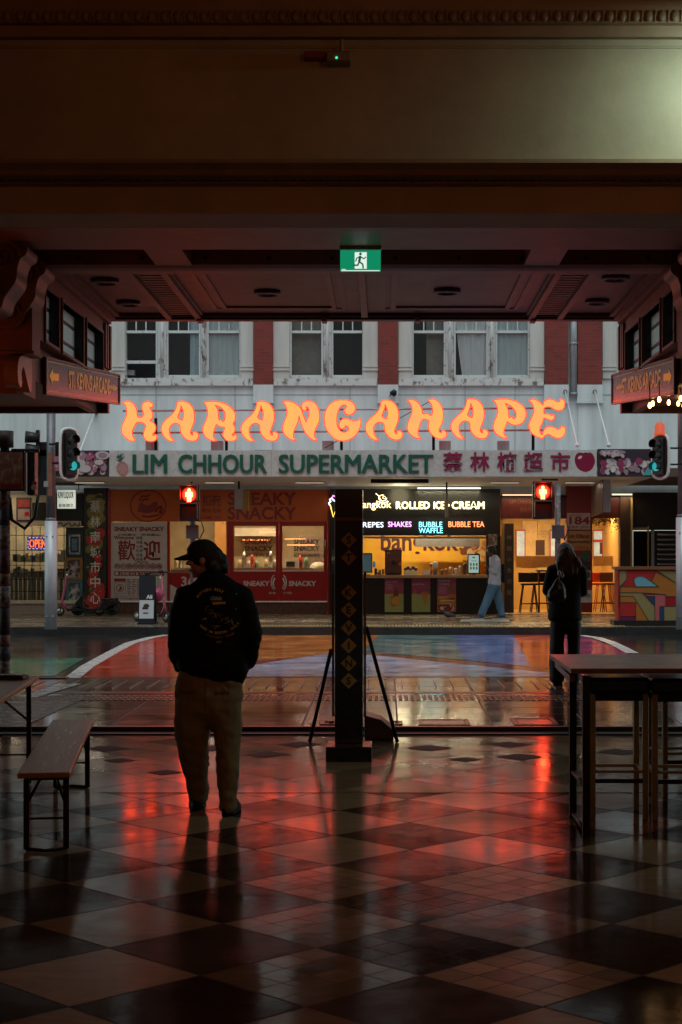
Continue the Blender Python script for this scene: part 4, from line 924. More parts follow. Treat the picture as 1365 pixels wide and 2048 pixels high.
# picture boards on the pier
for i, (x0,y0,x1,y1,fc,lab,a,c) in enumerate(((132,1064,167,1114,(.02,.03,.035),'dark framed picture board, topmost of three on the dark pier',(.06,.16,.26),(.42,.36,.30)),(130,1115,166,1160,(.24,.12,.03),'picture board in a tan wooden frame, middle of three on the dark pier',(.40,.34,.32),(.05,.02,.015)),(132,1161,166,1206,(.05,.13,.17),'picture board in a blue frame, lowest of three on the dark pier',(.42,.42,.42),(.04,.03,.03)))):
    Y = YS-.02; th = thing('picture_board', lab, 'picture', (PX((x0+x1)/2,Y),Y,PZ(y1,Y)), 0, 'picture boards on the pier'); L = tuple(th.location); fm = mat('picture_frame_%d' % i, fc, .4, var=.2)
    q = MB(); pbox(q,x0,x1,y1,y0,Y-.02,.04,fm,*L); q.build('frame', None, th)
    q = MB(); pbox(q,x0+6,x1-6,y1-5,y0+5,Y-.026,.004,mat('picture_%d' % i,a,.5,var=.2,scale=5,col2=c,thr=(.44,.54)),*L)
    if i == 0: pbox(q,x0+9,x1-9,y1-9,y0+9,Y-.03,.003,MATS['print_dark'],*L); pbox(q,x0+12,x1-12,y1-13,y0+13,Y-.034,.003,mat('picture_blue',(.07,.16,.24),.4,var=.5,scale=14),*L)
    q.build('print', None, th)
# tall fruit banner with Chinese characters
Y = YS-.06; bn = thing('fruit_banner', 'tall dark fruit banner with white Chinese characters left of the red snack shop', 'banner', (PX(192,Y),Y,PZ(1228,Y))); L = tuple(bn.location)
q = MB(); pbox(q,168,213,1229,978,Y,.05,mat('banner_dark',(.02,.02,.014),.5,var=.5,scale=4),*L)
og, rd, yg, ol = fr('olive',(.17,.15,.035)), fr('tomato',(.42,.02,.012)), fr('citron',(.28,.22,.06)), fr('bottle_green',(.02,.05,.015))
blobs(q,169,212,985,1060,Y,26,[og,yg,ol,og,yg],7,13,21,L); blobs(q,169,212,1050,1125,Y-.016,22,[rd,ol,rd,og],6,12,22,L); blobs(q,169,212,1120,1225,Y-.03,34,[rd,rd,ol,rd,og,ol],6,13,23,L,fr('shine',(.38,.14,.1)))
q.build('print', None, bn, recalc=False)
q = MB()
for ch, py in zip('蔡林南城市中心',(1012,1043,1074,1104,1134,1164,1196)): ptext(q,ch,181,201,py,Y-.052,mat('banner_white',(.62,.6,.55),.5,var=0),h=23,bold=.01,loc=L)
q.build('lettering', None, bn)
# ---------------- the red snack shop
Y = YS
sn = thing('snack_shopfront', 'red and orange snack shop with double doors and lit kitchen', 'shopfront')
redf = mat('shop_red', (.28,.005,.007), .4, var=.12, scale=2); orf = mat('shop_orange', (.46,.085,.006), .5, var=.10, scale=1.2); dred = mat('print_deep_red', (.20,.012,.01), .45, var=0)
q = MB(); pbox(q,219,657,1043,979,Y-.02,.12,orf); q.build('fascia', None, sn)
q = MB(); ptext(q,'SNEAKY',456,594,997.5,Y-.02,dred,h=26,bold=.03); ptext(q,'SNACKY',456,594,1026.5,Y-.02,dred,h=26,bold=.03); q.build('lettering', None, sn); q = MB(); ptext(q,'扣碗',405,442,1001,Y-.02,dred,h=24,bold=.012); ptext(q,'歡迎光臨',404,443,1021,Y-.02,dred,h=8,bold=.01); q.build('lettering', None, sn); q = MB(); ptext(q,'WELCOME  TO',382,442,1035,Y-.02,dred,h=6,bold=.02)
q.build('lettering', None, sn)
q = MB(); cx_, cz_ = PX(297,Y), PZ(1012,Y); pts = [(cx_+.42*math.cos(t),Y-.024,cz_+.37*math.sin(t)) for t in [k*math.pi/20 for k in range(40)]]; q.tube(pts,.012,6,dred,closed=True)
for a in ([(276,1022),(282,1006),(296,1012),(308,1004),(316,1006),(312,1020),(300,1026),(284,1025)],): q.poly([(PX(x,Y),Y-.0235,PZ(y,Y)) for x, y in catmull(a,4)], dred)
for pl in ([(280,1000),(286,992),(294,994),(300,989)],[(284,1003),(292,998),(298,1000)],[(286,1032),(298,1034),(318,1030)],[(312,1024),(318,1014),(322,1016),(320,1026)],[(322,1012),(326,1020),(322,1028)]): q.tube([(PX(x,Y),Y-.026,PZ(y,Y)) for x, y in pl],.018,6,dred)
q.build('emblem', None, sn)
q = MB(); pbox(q,216,221.8,1228,979,Y-.04,.2,redf); pbox(q,655.5,659,1228,979,Y-.04,.2,redf); pbox(q,335.5,339.5,1203,1043.2,Y-.03,.15,redf); pbox(q,222,655,1204.5,1202,Y-.04,.1,WHITE); q.build('frame', None, sn)
q = MB(); pbox(q,222,655,1232,1204.7,Y,.4,BRICK if False else mat('stall_tiles',(.05,.022,.018),.35,var=.5,scale=30,col2=(.14,.06,.045),thr=(.4,.6),stretch=(1,1,.25))); q.build('stall_riser', None, sn)
# the white menu poster on the left panel
q = MB(); pbox(q,222,335,1202,1045,Y-.01,.1,mat('poster_white',(.46,.40,.385),.5,var=.05)); q.build('menu_panel', None, sn)
q = MB(); blk = mat('print_black',(.05,.035,.03),.5,var=0); Yp = Y-.012
ptext(q,'SNEAKY SNACKY',229,329,1058,Yp,dred,h=9,bold=.035); ptext(q,'歡',236,271,1101,Yp,dred,h=41,bold=.012); ptext(q,'迎',287,322,1101,Yp,dred,h=41,bold=.02)
ptext(q,'小吃美食   港式點心',235,322,1069.5,Yp,blk,h=5,bold=.01); ptext(q,'Welcome',228,268,1075,Yp,dred,h=7,bold=.02)
for i in range(6): ptext(q,'好味小吃'[i%4]+'香',273,286,1076+i*8.5,Yp,blk,h=6.5)
ptext(q,'Take away',270,296,1124,Yp,blk,h=7)
for i, ch in enumerate('熱炒鹽酥雞排飯麵'):
    c = 235+i*12; pts = [(PX(c,Yp)+.062*math.cos(t),Yp-.004,PZ(1132.5,Yp)+.066*math.sin(t)) for t in [k*math.pi/10 for k in range(20)]]; q.tube(pts,.007,5,dred,closed=True); ptext(q,ch,c-3.3,c+3.3,1132.5,Yp,dred,h=7)
pbox(q,229,329,1151.5,1142.5,Yp-.003,.003,dred); ptext(q,'■ DINE IN & TAKE AWAY',231,327,1147,Yp-.004,mat('print_paper',(.5,.43,.42),.5,var=0),h=6,bold=.015)
pbox(q,229,252,1163,1157,Yp-.003,.003,dred)
pts = [(PX(240.5,Yp)+.085*math.cos(t),Yp-.004,PZ(1176,Yp)+.085*math.sin(t)) for t in [k*math.pi/10 for k in range(20)]]; q.tube(pts,.008,5,dred,closed=True); q.poly([(PX(a,Yp),Yp-.004,PZ(c,Yp)) for a, c in ((240,1176),(240,1170),(245,1176),(243,1180),(237,1182))],dred)
for a, c, d, e in ((229,1187,252,1165),): 
    for s_ in ((a,a+.8,c,e),(d-.8,d,c,e),(a,d,c,c-.8),(a,d,e+.8,e)): pbox(q,*s_,Yp-.003,.003,dred)
for r in range(9):
    for k in range(5): pbox(q,255+k*9.6,255+k*9.6+(7.6 if (r+k)%3 else 5),1159.5+r*3.6,1158+r*3.6,Yp-.003,.003,dred if (r*k)%4 else blk)
pbox(q,229,300,1192.5,1191.5,Yp-.003,.003,dred); ptext(q,'184 Karangahape Rd',229,292,1197,Yp,dred,h=5.5); q.build('menu_print', None, sn)
# window beside the doors, doors
sg = MATS['shop_glass']
q = MB(); pbox(q,340,452,1203,1146,Y,.08,redf); q.poly([(PX(340,Y),Y-.002,PZ(1203,Y)),(PX(340,Y),Y-.002,PZ(1168,Y)),(PX(372,Y),Y-.002,PZ(1186,Y)),(PX(420,Y),Y-.002,PZ(1203,Y))],MATS['poster_white']); ptext(q,'365',363,402,1163,Y,MATS['print_paper'],h=20,bold=.02); q.build('window_panel', None, sn)
q = MB(); pbox(q,340,452,1145.8,1043.5,Y+.04,.006,sg); q.build('window_glass', None, sn)
doortxt = mat('door_brown', (.07,.03,.02), .5, var=0)
for x0, x1, px0, px1, tx, lab in ((454,558,468,552,(490,546),'S'),(558.6,655,565,648,(588,640),'S')):
    q = MB(); pbox(q,x0,px0,1201.8,1043.2,Y-.03,.07,redf); pbox(q,px1,x1,1201.8,1043.2,Y-.03,.07,redf); pbox(q,px0,px1,1052,1043.2,Y-.03,.07,redf); pbox(q,px0,px1,1201.8,1142,Y-.03,.07,redf)
    pbox(q,px0,px1,1143,1140,Y-.04,.01,mat('door_trim',(.5,.45,.42),.4)); d = q.build('door', None, sn)
    q = MB(); pbox(q,px0+.1,px1-.1,1139.9,1052.1,Y+.0,.006,sg); q.build('pane', None, d)
    q = MB(); ptext(q,'SNEAKY',*tx,1083.5,Y-.001,doortxt,h=10.5,bold=.03); ptext(q,'SNACKY',*tx,1097,Y-.001,doortxt,h=10.5,bold=.03); ptext(q,'歡迎光臨',tx[0],tx[1],1110,Y-.001,doortxt,h=10); q.build('pane_lettering', None, d)
    q = MB(); pw = MATS['print_paper']
    if x0 < 500: ptext(q,'SNEAKY',487,540,1167,Y-.031,pw,h=10.5,bold=.035); ptext(q,'好食',538,552,1186,Y-.031,pw,h=5)
    else: ptext(q,'SNACKY',578,633,1167,Y-.031,pw,h=10.5,bold=.035); ptext(q,'小吃',566,584,1186,Y-.031,pw,h=5)
    c = 558.3; sgn = -1 if x0 < 500 else 1
    q.tube([(PX(c+sgn*(7+8*math.cos(t)),Y),Y-.034,PZ(1165+15*math.sin(t),Y)) for t in [k*.26-1.3 for k in range(11)]],.016,5,pw); q.tube([(PX(c+sgn*8,Y),Y-.034,PZ(1178,Y)),(PX(c+sgn*12,Y),Y-.034,PZ(1166,Y)),(PX(c+sgn*8,Y),Y-.034,PZ(1156,Y))],.02,5,pw)
    q.build('door_lettering', None, d)
    if x0 > 500: q = MB(); q.cyl((PX(651,Y),Y-.07,PZ(1100,Y)),(PX(651,Y),Y-.07,PZ(1080,Y)),.016,n=8,m=STEEL); q.build('handle', None, d)
# kitchen behind
kw = mat('kitchen_wall', (.42,.33,.20), .6, var=.2, scale=2); ktile = mat('kitchen_tile', (.50,.45,.36), .3, var=.15, scale=6)
q = MB(); q.box(PX(222,Y),PX(657,Y),Y+3.0,Y+3.1,Z0S,3.3,kw); q.box(PX(222,Y),PX(657,Y),Y+.1,Y+3,3.2,3.3,kw); q.box(PX(222,Y),PX(657,Y),Y+.1,Y+3,Z0S-.02,Z0S,ktile); q.box(PX(658.5,Y),PX(660.5,Y),Y+.1,Y+3,Z0S,3.3,kw); q.box(PX(219,Y),PX(221.5,Y),Y+.1,Y+3,Z0S,3.3,kw)
Yk = Y+2.2; pbox(q,430,452,1110,1040,Yk,.7,mat('amber_cupboard',(.35,.16,.04),.5)); pbox(q,600,660,1140,1070,Yk,.6,mat('grey_cabinet',(.16,.12,.10),.5)); pbox(q,470,560,1072,1056,Yk+.1,.5,ktile)
q.build('room', None, sn)
ct = thing('kitchen_counter', 'steel kitchen counter behind the red snack shop doors', 'counter'); Yk = Y+1.3
q = MB(); pbox(q,342,652,1140,1136,Yk,.7,STEEL); pbox(q,342,652,1205,1140,Yk+.05,.6,mat('counter_front',(.18,.14,.11),.5)); q.build('counter', None, ct)
q = MB(); rn = random.Random(8)
for i, x in enumerate((478,487,496,504,512,530,541,549,600,612,350,358,420,432,444)):
    h = rn.uniform(12,34); c = (PX(x,Yk),Yk+.2+.1*(i%3),PZ(1136,Yk)); q.lathe(c,[(.05,0),(.055,h*.008),(.05,h*.0105),(.025,h*.0112),(.025,h*.0122)],10,[MATS['goods_1'],STEEL,MATS['goods_4'],MATS['goods_0'],MATS['goods_3']][i%5])
q.build('jars', None, ct)
q = MB(); q.ball((PX(637,Yk),Yk+.15,PZ(1136,Yk)),.22,MATS['goods_4'],1,1,.7); pbox(q,570,598,1136,1118,Yk+.1,.3,MATS['goods_4']); pbox(q,573,590,1134,1123,Yk+.09,.01,BLACK); q.build('rice_cooker', None, ct)
for x0, x1, py in ((486,540,1080),(570,612,1078),(575,630,1090),(520,560,1064)): lampbar(sn, PX(x0,Y+2), PX(x1,Y+2), Y+2.0, PZ(py,Y+2), (1,.24,.07), 3.2, 0, 'neon_tube', .012)  # glowing tubes stand in for red-orange neon reflections
lampbar(sn, PX(350,Y), PX(440,Y), Y+1.2, 3.1, (1,.76,.45), 3, 48.0)
lampbar(sn, PX(480,Y), PX(640,Y), Y+1.2, 3.1, (1,.76,.45), 3, 80.0)
# ---------------- dessert kiosk
ds = thing('dessert_shopfront', 'black dessert kiosk with yellow back wall and serving counter', 'shopfront')
board = mat('gloss_black_board', (.012,.012,.012), .28, var=.2, spec=.5); ykw = mat('yellow_wall', (.70,.42,.025), .5, var=.18, scale=1.5, col2=(.66,.25,.02))
q = MB(); pbox(q,672,1001,1071,978,Y-.05,.2,board); q.build('fascia', None, ds)
q = MB(); pbox(q,660,676,1230,978,Y-.10,.4,board); q.build('pier', None, ds); q = MB(); pbox(q,973,1002,1230,1071.2,Y-.06,.35,board); q.build('pier', None, ds)
q = MB(); pbox(q,676,973,1077,1073,Y-.07,.1,STEEL); q.build('shutter_rail', None, ds)
q = MB(); pbox(q,676,972.8,1230,1156,Y-.03,.1,board); q.build('counter_front', None, ds)
q = MB(); pbox(q,674,976,1155.8,1150,Y-.16,.75,mat('counter_top',(.34,.20,.12),.35,var=.2)); q.build('counter_top', None, ds)
q = MB(); q.box(PX(672,Y),PX(1001,Y),Y+2.0,Y+2.1,Z0S,3.3,ykw); q.box(PX(672,Y),PX(1001,Y),Y+.16,Y+2,2.95,3.05,mat('kiosk_ceiling',(.4,.36,.3),.6)); q.box(PX(1002.5,Y),PX(1004,Y),Y+.3,Y+2,Z0S,3.3,ykw); q.box(PX(672,Y),PX(674,Y),Y+.3,Y+2,Z0S,3.3,ykw)
q.build('room', None, ds)
Yb = Y+1.995; q = MB(); ptext(q,'bangkok',762,918,1088,Yb,mat('print_maroon',(.07,.008,.012),.5,var=0),h=52,bold=.02); q.build('wall_lettering', None, ds)
q = MB(); pbox(q,832,960,1093,1077,Y+1.2,.3,mat('extractor',(.18,.16,.14),.4)); q.build('extractor_hood', None, ds)
q = MB(); rn = random.Random(2); fm = [fr('crepe_a',(.42,.12,.02)),fr('crepe_b',(.5,.24,.05)),fr('crepe_c',(.16,.04,.02)),fr('crepe_d',(.55,.38,.18))]
blobs(q,918,990,1078,1128,Yb,60,fm,4,9,31); q.build('wall_print', None, ds, recalc=False)
q = MB()
for x0, x1, nm, i in ((770,807.5,'Bubble Waffles',0),(824,861,'Ice-cream Cones',1),(875,912.5,'Delicious Crepes',2)):
    th = MB(); Yp = Y-.034; top = fr('poster_pink',(.30,.05,.11)); bot = fr('poster_olive',(.30,.31,.10))
    pbox(th,x0,x1,1224,1155.8,Yp,.004,top); pbox(th,x0,x1,1224,1188 if i < 2 else 1192,Yp-.001,.001,bot if i < 2 else MATS['print_crepe_a'])
    wht = MATS['print_paper']; c = (x0+x1)/2
    if i == 0:
        ptext(th,'Bubble Waffle',x0+2,x0+26,1163.5,Yp-.001,wht,h=4.5)
        for k in range(4): pbox(th,x0+3,x0+14+(k%2)*4,1169.6+k*3,1168.6+k*3,Yp-.002,.001,fr('poster_text',(.45,.25,.28)))
        th.poly([(PX(a,Yp),Yp-.003,PZ(b_,Yp)) for a, b_ in ((c-3,1196),(c+1,1172),(c+4,1180),(c+8,1176),(c+9,1196))], MATS['print_crepe_c'])
        blobs(th,c-8,c+13,1190,1214,Yp-.004,16,[MATS['print_crepe_a'],fr('waffle',(.50,.22,.04)),MATS['print_crepe_b']],3,6,41)
    if i == 1:
        ptext(th,'Ice-cream Cones',x0+1,x0+24,1168,Yp-.001,wht,h=4)
        th.poly([(PX(a,Yp),Yp-.003,PZ(b_,Yp)) for a, b_ in ((c+1,1187),(c+14,1187),(c+9,1214))], fr('cone',(.48,.16,.03))); blobs(th,c,c+16,1181,1190,Yp-.003,8,[fr('scoop',(.45,.15,.1)),MATS['print_crepe_a']],3,5,43)
        for a in (-6,-2,4,8): th.poly([(PX(c+7,Yp),Yp-.009,PZ(1186,Yp)),(PX(c+7+a,Yp),Yp-.009,PZ(1173+abs(a)*.6,Yp)),(PX(c+8+a,Yp),Yp-.009,PZ(1176+abs(a)*.6,Yp))], MATS['print_leaf'])
        th.poly([(PX(a,Yp),Yp-.003,PZ(b_,Yp)) for a, b_ in ((x0+2,1188),(x0+10,1188),(x0+6,1178))], MATS['print_crepe_a'])
    if i == 2:
        ptext(th,'Delicious\nCrepes',x0+2,x0+26,1165,Yp-.001,wht,h=13,bold=.01)
        for k in range(5): pbox(th,x0+3,x0+16+(k%3)*2,1174.6+k*3,1173.6+k*3,Yp-.002,.001,MATS['print_poster_text'])
        th.disc((PX(c+10,Yp),Yp-.003,PZ(1179,Yp)),.085,16,fr('badge',(.20,.07,.015)))
        for k in range(7): th.disc((PX(c+rn.uniform(-4,4),Yp),Yp-.003-.0005*k,PZ(1193+k*3,Yp)),.18,14,fm[k%4],.035,rn.uniform(-.15,.25))
        blobs(th,x0+1,x1-1,1208,1223.5,Yp-.008,26,[fr('berry',(.25,.02,.02)),MATS['print_cream'],fr('choc',(.08,.02,.015))],2.5,5,47)
    o = th.build('food_poster', None, None, recalc=False)
    tag(o, ('pink and green poster of a bubble waffle, left of three on the counter front','pink and green poster of an ice-cream cone, middle of three on the counter front','pink poster of stacked crepes, right of three on the counter front')[i], 'poster', 'food posters on the counter front')
q.bm.free()
lampbar(ds, PX(740,Y), PX(940,Y), Y+.9, 2.9, (1,.86,.58), 3.0, 80.0)
lampbar(ds, PX(835,Y), PX(960,Y), Y-.35, 3.34, (1,.88,.55), 2.2, 30.0, 'batten'); lamp('soffit_fill',(PX(800,Y-.35),Y-.5,3.18),12.0,(1,.86,.48),ds,.25)  # extra point lamp with no fitting, added to brighten the canopy soffit
q = MB(); pbox(q,742,858,966,958,YCN+.6,.08,BLACKM); q.build('awning_track', None, ds)
# neon on the fascia
def neon(label, words, col, s, Yn=Y-.14, outline=False, name='neon_sign', extra=None):
    x0 = words[0][1]; th = thing(name, label, 'neon sign', (PX(x0,Yn),Yn,PZ(words[0][3],Yn)), 0, 'neon signs of the dessert kiosk'); L = tuple(th.location)
    g = glow('neon_%s' % label.split()[0]+'_%s' % label.split()[1], col, s); q = MB()
    for wd, a, c, yc, h in words:
        if outline:
            for dx, dz, gm in ((0,0,g),):
                cu = bpy.data.curves.new('t','FONT'); cu.body = wd; cu.size = 1; cu.fill_mode = 'NONE'; cu.bevel_depth = .0; cu.space_character = 1.06; cu.resolution_u = 2
                ob_ = bpy.data.objects.new('t',cu); COL.objects.link(ob_); bpy.context.view_layer.update()
                me = bpy.data.meshes.new_from_object(ob_.evaluated_get(bpy.context.evaluated_depsgraph_get())); bpy.data.objects.remove(ob_)
                xs = [v.co.x for v in me.vertices]; ys = [v.co.y for v in me.vertices]
                kx = (PX(c,Yn)-PX(a,Yn))/(max(xs)-min(xs)); kz = (h*Yn/F)/(max(ys)-min(ys)); mx, my = (min(xs)+max(xs))/2, (min(ys)+max(ys))/2
                adj = {}
                for e in me.edges:
                    a_, b_ = e.vertices[0], e.vertices[1]
                    for i_, j_ in ((a_, b_), (b_, a_)): adj.setdefault(i_, []).append(j_)
                seen = set()
                for v0 in range(len(me.vertices)):
                    if v0 in seen or v0 not in adj: continue
                    loop, cur, prev = [v0], v0, None; seen.add(v0)
                    while True:
                        nx = [w_ for w_ in adj[cur] if w_ != prev and w_ not in seen]
                        if not nx: break
                        prev, cur = cur, nx[0]; seen.add(cur); loop.append(cur)
                    P = [(PX((a+c)/2,Yn)+(me.vertices[i_].co.x-mx)*kx-L[0], 0, PZ(yc,Yn)+(me.vertices[i_].co.y-my)*kz-L[2]) for i_ in loop]
                    P = [p for i_, p in enumerate(P) if i_ == 0 or (Vector(p)-Vector(P[i_-1])).length > 1e-4]
                    if len(P) > 3: q.tube(P, .0075, 5, gm, closed=True)
        else: ptext(q,wd,a,c,yc,Yn,g,h=h,bold=.0,ext=.008,loc=L)
    if extra: extra(q, L, g)
    q.build('neon_tube', None, th, recalc=False)
    q = MB()
    for wd, a, c, yc, h in words:
        for px in (a+3, c-3): q.cyl((PX(px,Yn)-L[0],.01,PZ(yc,Yn)-L[2]),(PX(px,Yn)-L[0],.085,PZ(yc,Yn)-L[2]),.008,n=6,m=BLACK)
    q.build('standoff', None, th)
def crown(q, L, g):
    Yn = Y-.14; P = lambda a: [(PX(x,Yn)-L[0],0,PZ(y,Yn)-L[2]) for x, y in a]
    q.tube(P([(752,987),(757,991),(763,1001)]),.008,6,g); q.tube(P([(766+8*math.cos(t),996+6*math.sin(t)) for t in [k*.5 for k in range(11)]]),.008,6,g)
    q.tube(P([(769+3*math.cos(t),995+2.5*math.sin(t)) for t in [k*.7 for k in range(9)]]),.006,6,g); q.tube(P([(756,1003),(766,1006),(778,1003)]),.008,6,g)
neon('warm yellow neon script with snail-shaped swirl above it, beside the tower sign', [('Bangkok',715,783,1011,19)], (1,.80,.38), 4, extra=crown)
neon('outlined yellow neon lettering for rolled ice-cream', [('ROLLED',793,859.5,1010.5,14.5),('ICE',868.5,888.5,1010.5,14.5),('-',893,899,1010.5,3),('CREAM',904.5,969,1010.5,14.5)], (1,.80,.36), 4.5, outline=True)
neon('cold white neon word for crepes', [('CREPES',714,767.5,1049.5,10.5)], (.72,.85,1), 2.6)
neon('purple pink neon word for shakes', [('SHAKES',776.5,823.5,1048.5,10.5)], (.95,.42,1), 2.8)
neon('cyan neon lettering for bubble waffles on two lines', [('BUBBLE',838.5,885,1049,10.5),('WAFFLE',838,886,1061,10.5)], (.22,.80,1), 3)
neon('red orange neon lettering for bubble tea', [('BUBBLE TEA',897.5,969,1048.5,11)], (1,.22,.075), 3.6)
cn = thing('neon_cone', 'small neon ice-cream cone in pink white and yellow, left of the tower sign', 'neon sign', (PX(668,YS-.14),YS-.14,PZ(1035,YS-.14))); L = tuple(cn.location); Yn = YS-.14; P = lambda a: [(PX(x,Yn)-L[0],0,PZ(y,Yn)-L[2]) for x, y in a]
q = MB(); q.tube(P([(661,1010),(667,1034),(674,1012)]),.014,6,glow('neon_cone_yellow',(1,.62,.1),3)); q.tube(P([(660,1010),(658,1006),(662,1003),(660,999),(664,996),(667,1000),(672,1003),(675,1008)]),.016,6,glow('neon_cone_white',(.8,.85,1),3.2)); q.tube(P([(664,996),(667,991),(672,994)]),.014,6,glow('neon_cone_pink',(1,.2,.8),3)); q.build('neon_tube', None, cn)
# things on and behind the counter
Yc = Y+.1; zt = PZ(1150,Y-.16)
def onc(px, dy=0): return (PX(px,Yc+dy), Yc+dy, PZ(1150,Y)+.0)
ZC = PZ(1150,Y-.16)+.001
def put(name, label, cat, px, dy, fn, group=None):
    th = MB(); fn(th); o = th.build(name); o.location = (PX(px,Y+dy), Y+dy, ZC); tag(o, label, cat, group); return o
bm_ = mat('machine_brown', (.10,.04,.035), .4, var=.15)
def f(q): q.box(-.2,.2,-.16,.2,0,.60,bm_); q.box(-.17,.17,-.17,-.161,.33,.57,mat('machine_panel',(.14,.06,.05),.3)); q.cyl((0,-.24,.30),(0,-.16,.30),.05,m=BLACK); q.box(.12,.2,-.175,-.162,.22,.31,mat('orange_tag',(.5,.08,.02),.5)); q.box(-.15,.15,-.3,-.16,0,.04,BLACKM); q.ball((-.14,-.172,.52),.012,WHITE); q.ball((-.09,-.172,.52),.012,WHITE)
put('drinks_machine','brown drinks machine on the kiosk counter','machine',787,.25,f)
def f(q): q.box(-.24,.12,-.02,.02,.05,.52,BLACK); q.box(-.22,.10,-.024,-.0205,.08,.49,mat('monitor_screen',(.03,.06,.07),.2,emit=(.05,.10,.12),es=.5)); q.cyl((-.05,.03,.0),(-.05,.03,.25),.03,m=BLACK); q.box(-.16,.06,-.08,.1,0,.015,BLACK); q.box(.13,.19,-.05,.0,.18,.32,mat('payment_pad',(.05,.08,.12),.3,emit=(.1,.25,.5),es=.3))
put('till_monitor','dark till monitor on the counter beside the tower sign','monitor',735,.12,f)
def f(q):
    q.box(-.145,.145,-.015,.015,.02,.50,BLACK); q.box(-.12,.12,-.0185,-.0155,.05,.47,mat('menu_screen',(.3,.4,.4),.3,var=0,emit=(.30,.46,.44),es=.62))
    for r_ in range(2):
        for k in range(3): q.box(-.085+k*.07,-.05+k*.07,-.0205,-.0188,.13+r_*.09,.19+r_*.09,mat('menu_icon',(.05,.09,.07),.5))
    q.box(-.03,.03,-.0205,-.0188,.40,.43,MATS['menu_icon']); q.box(-.06,.06,-.0205,-.0188,.33,.34,MATS['menu_icon']); q.box(-.04,.04,.016,.1,0,.02,BLACK)
o = put('menu_screen','upright black framed menu screen with pale display on the counter end','screen',948,-.02,f); o.rotation_euler = (0,0,R(-8))
cupm = [mat('cup_%d' % i, c, .4, var=.1) for i, c in enumerate(((.45,.36,.28),(.30,.09,.04),(.10,.05,.04),(.42,.40,.38)))]
for i, (px, h, r, k) in enumerate(((752,.16,.035,2),(760,.12,.03,1),(766,.15,.035,0),(812,.07,.05,3),(893,.15,.045,1),(902,.19,.05,0),(912,.16,.045,0),(921,.22,.045,3),(930,.28,.05,2),(885,.12,.04,2),(757,.09,.04,3))):
    def f(q, h=h, r=r, k=k): q.lathe((0,0,0),[(r*.85,0),(r,h*.75),(r*1.05,h*.78),(r*.9,h*.9),(r*.5,h)],12,cupm[k])
    put('jar','%s jar on the kiosk counter, %s' % (['cream','rust red','dark brown','pale grey'][k], ['next to the till monitor','third of a group beside the machine','just left of the brown machine','right of the brown machine','left of the jar cluster near the screen','in the middle of the jar cluster','tall, in the jar cluster near the screen','tall and slim, near the screen','tallest, beside the menu screen','leftmost of the jar cluster','short, next to the till monitor'][i]),'jar',px,.15+.1*(i%3),f,'jars on the kiosk counter')
def f(q):
    q.box(-.16,.16,-.1,.1,.0,.10,mat('clear_tray',(.4,.36,.30),.3,var=.1))
    for k in range(5): q.ball((-.12+k*.06,0,.14+.03*(k%2)),.045,BLACK if k%2 else cupm[2])
put('topping_tray','pale tray of dark toppings on the kiosk counter','tray',822,.1,f)
def f(q): q.lathe((0,0,0),[(.05,0),(.06,.14),(.02,.15)],12,cupm[2]); q.ball((0,0,.24),.075,mat('white_bag',(.55,.5,.45),.6),1,.8,1.2)
put('straw_tub','tub with a white paper bunch standing in it on the counter','tub',871,.1,f)
def f(q): q.box(-.09,.09,-.06,.06,0,.12,MATS['cup_0']); q.box(-.07,.07,-.063,-.061,.02,.1,MATS['cup_3'])
put('napkin_box','cream napkin box on the middle of the counter','box',853,.1,f)
def f(q): q.lathe((0,0,0),[(.04,0),(.05,.12),(.01,.13),(.01,.2),(.06,.22),(.05,.27),(.01,.28)],12,MATS['cup_1'])
put('syrup_pump','red syrup pump behind the napkin box','pump',863,.4,f)
# lit picture on the kiosk pier
Y = YS; o = MB(); pbox(o,974,998,1093,1066,Y-.075,.014,BLACK); pbox(o,977,995,1091,1068,Y-.078,.002,mat('pier_picture',(.10,.05,.045),.5,var=.5,scale=9,col2=(.34,.28,.26),thr=(.5,.62))); tag(o.build('pier_picture'),'small dark picture on the kiosk pier above the walking man','picture')
o = MB(); o.box(PX(664,Y),PX(671,Y),Y-.13,Y-.105,PZ(1128,Y),PZ(1098,Y),mat('meter_board',(.04,.04,.04),.5)); ptext(o,'37',663.5,671,1117,Y-.13,MATS['print_paper'],h=7,bold=.02); tag(o.build('number_plate'),'small plate numbered 37 on the black pier left of the tower sign','sign')
# ---------------- café
cf = thing('cafe_shopfront', 'open fronted cafe with warm yellow interior and dark red pillars', 'shopfront')
cred = mat('cafe_red', (.15,.012,.012), .4, var=.2, scale=2); cyl_ = mat('cafe_yellow', (.52,.33,.10), .6, var=.12, scale=1.2); tan = mat('cafe_floor', (.42,.27,.13), .35, var=.15)
q = MB(); pbox(q,1003,1134,1037,994,Y-.02,.2,mat('cafe_fascia',(.07,.012,.012),.4,var=.3)); ptext(q,'LIM CHHOUR',1020,1072,1003,Y-.021,mat('fascia_gold',(.16,.07,.03),.5,var=0),h=8,bold=.02); ptext(q,'超級市場',1040,1070,1019,Y-.021,MATS['fascia_gold'],h=9); pbox(q,1180,1240,1036,994,Y-.02,.2,MATS['cafe_fascia']); q.build('fascia', None, cf)
q = MB(); pbox(q,1004,1009.5,1222,1037.2,Y,.25,cyl_); pbox(q,1009.7,1028,1226,1047,Y-.06,.3,mat('pillar_tiles',(.05,.012,.012),.4,var=.6,scale=10,col2=(.02,.03,.02))); q.build('pillar', None, cf)
q = MB()
for i, ch in enumerate('林楠小食茶室'): ptext(q,ch,1014,1024,1075+i*22,Y-.061,mat('pillar_white',(.20,.15,.13),.5,var=0),h=10)
q.build('pillar_lettering', None, cf)
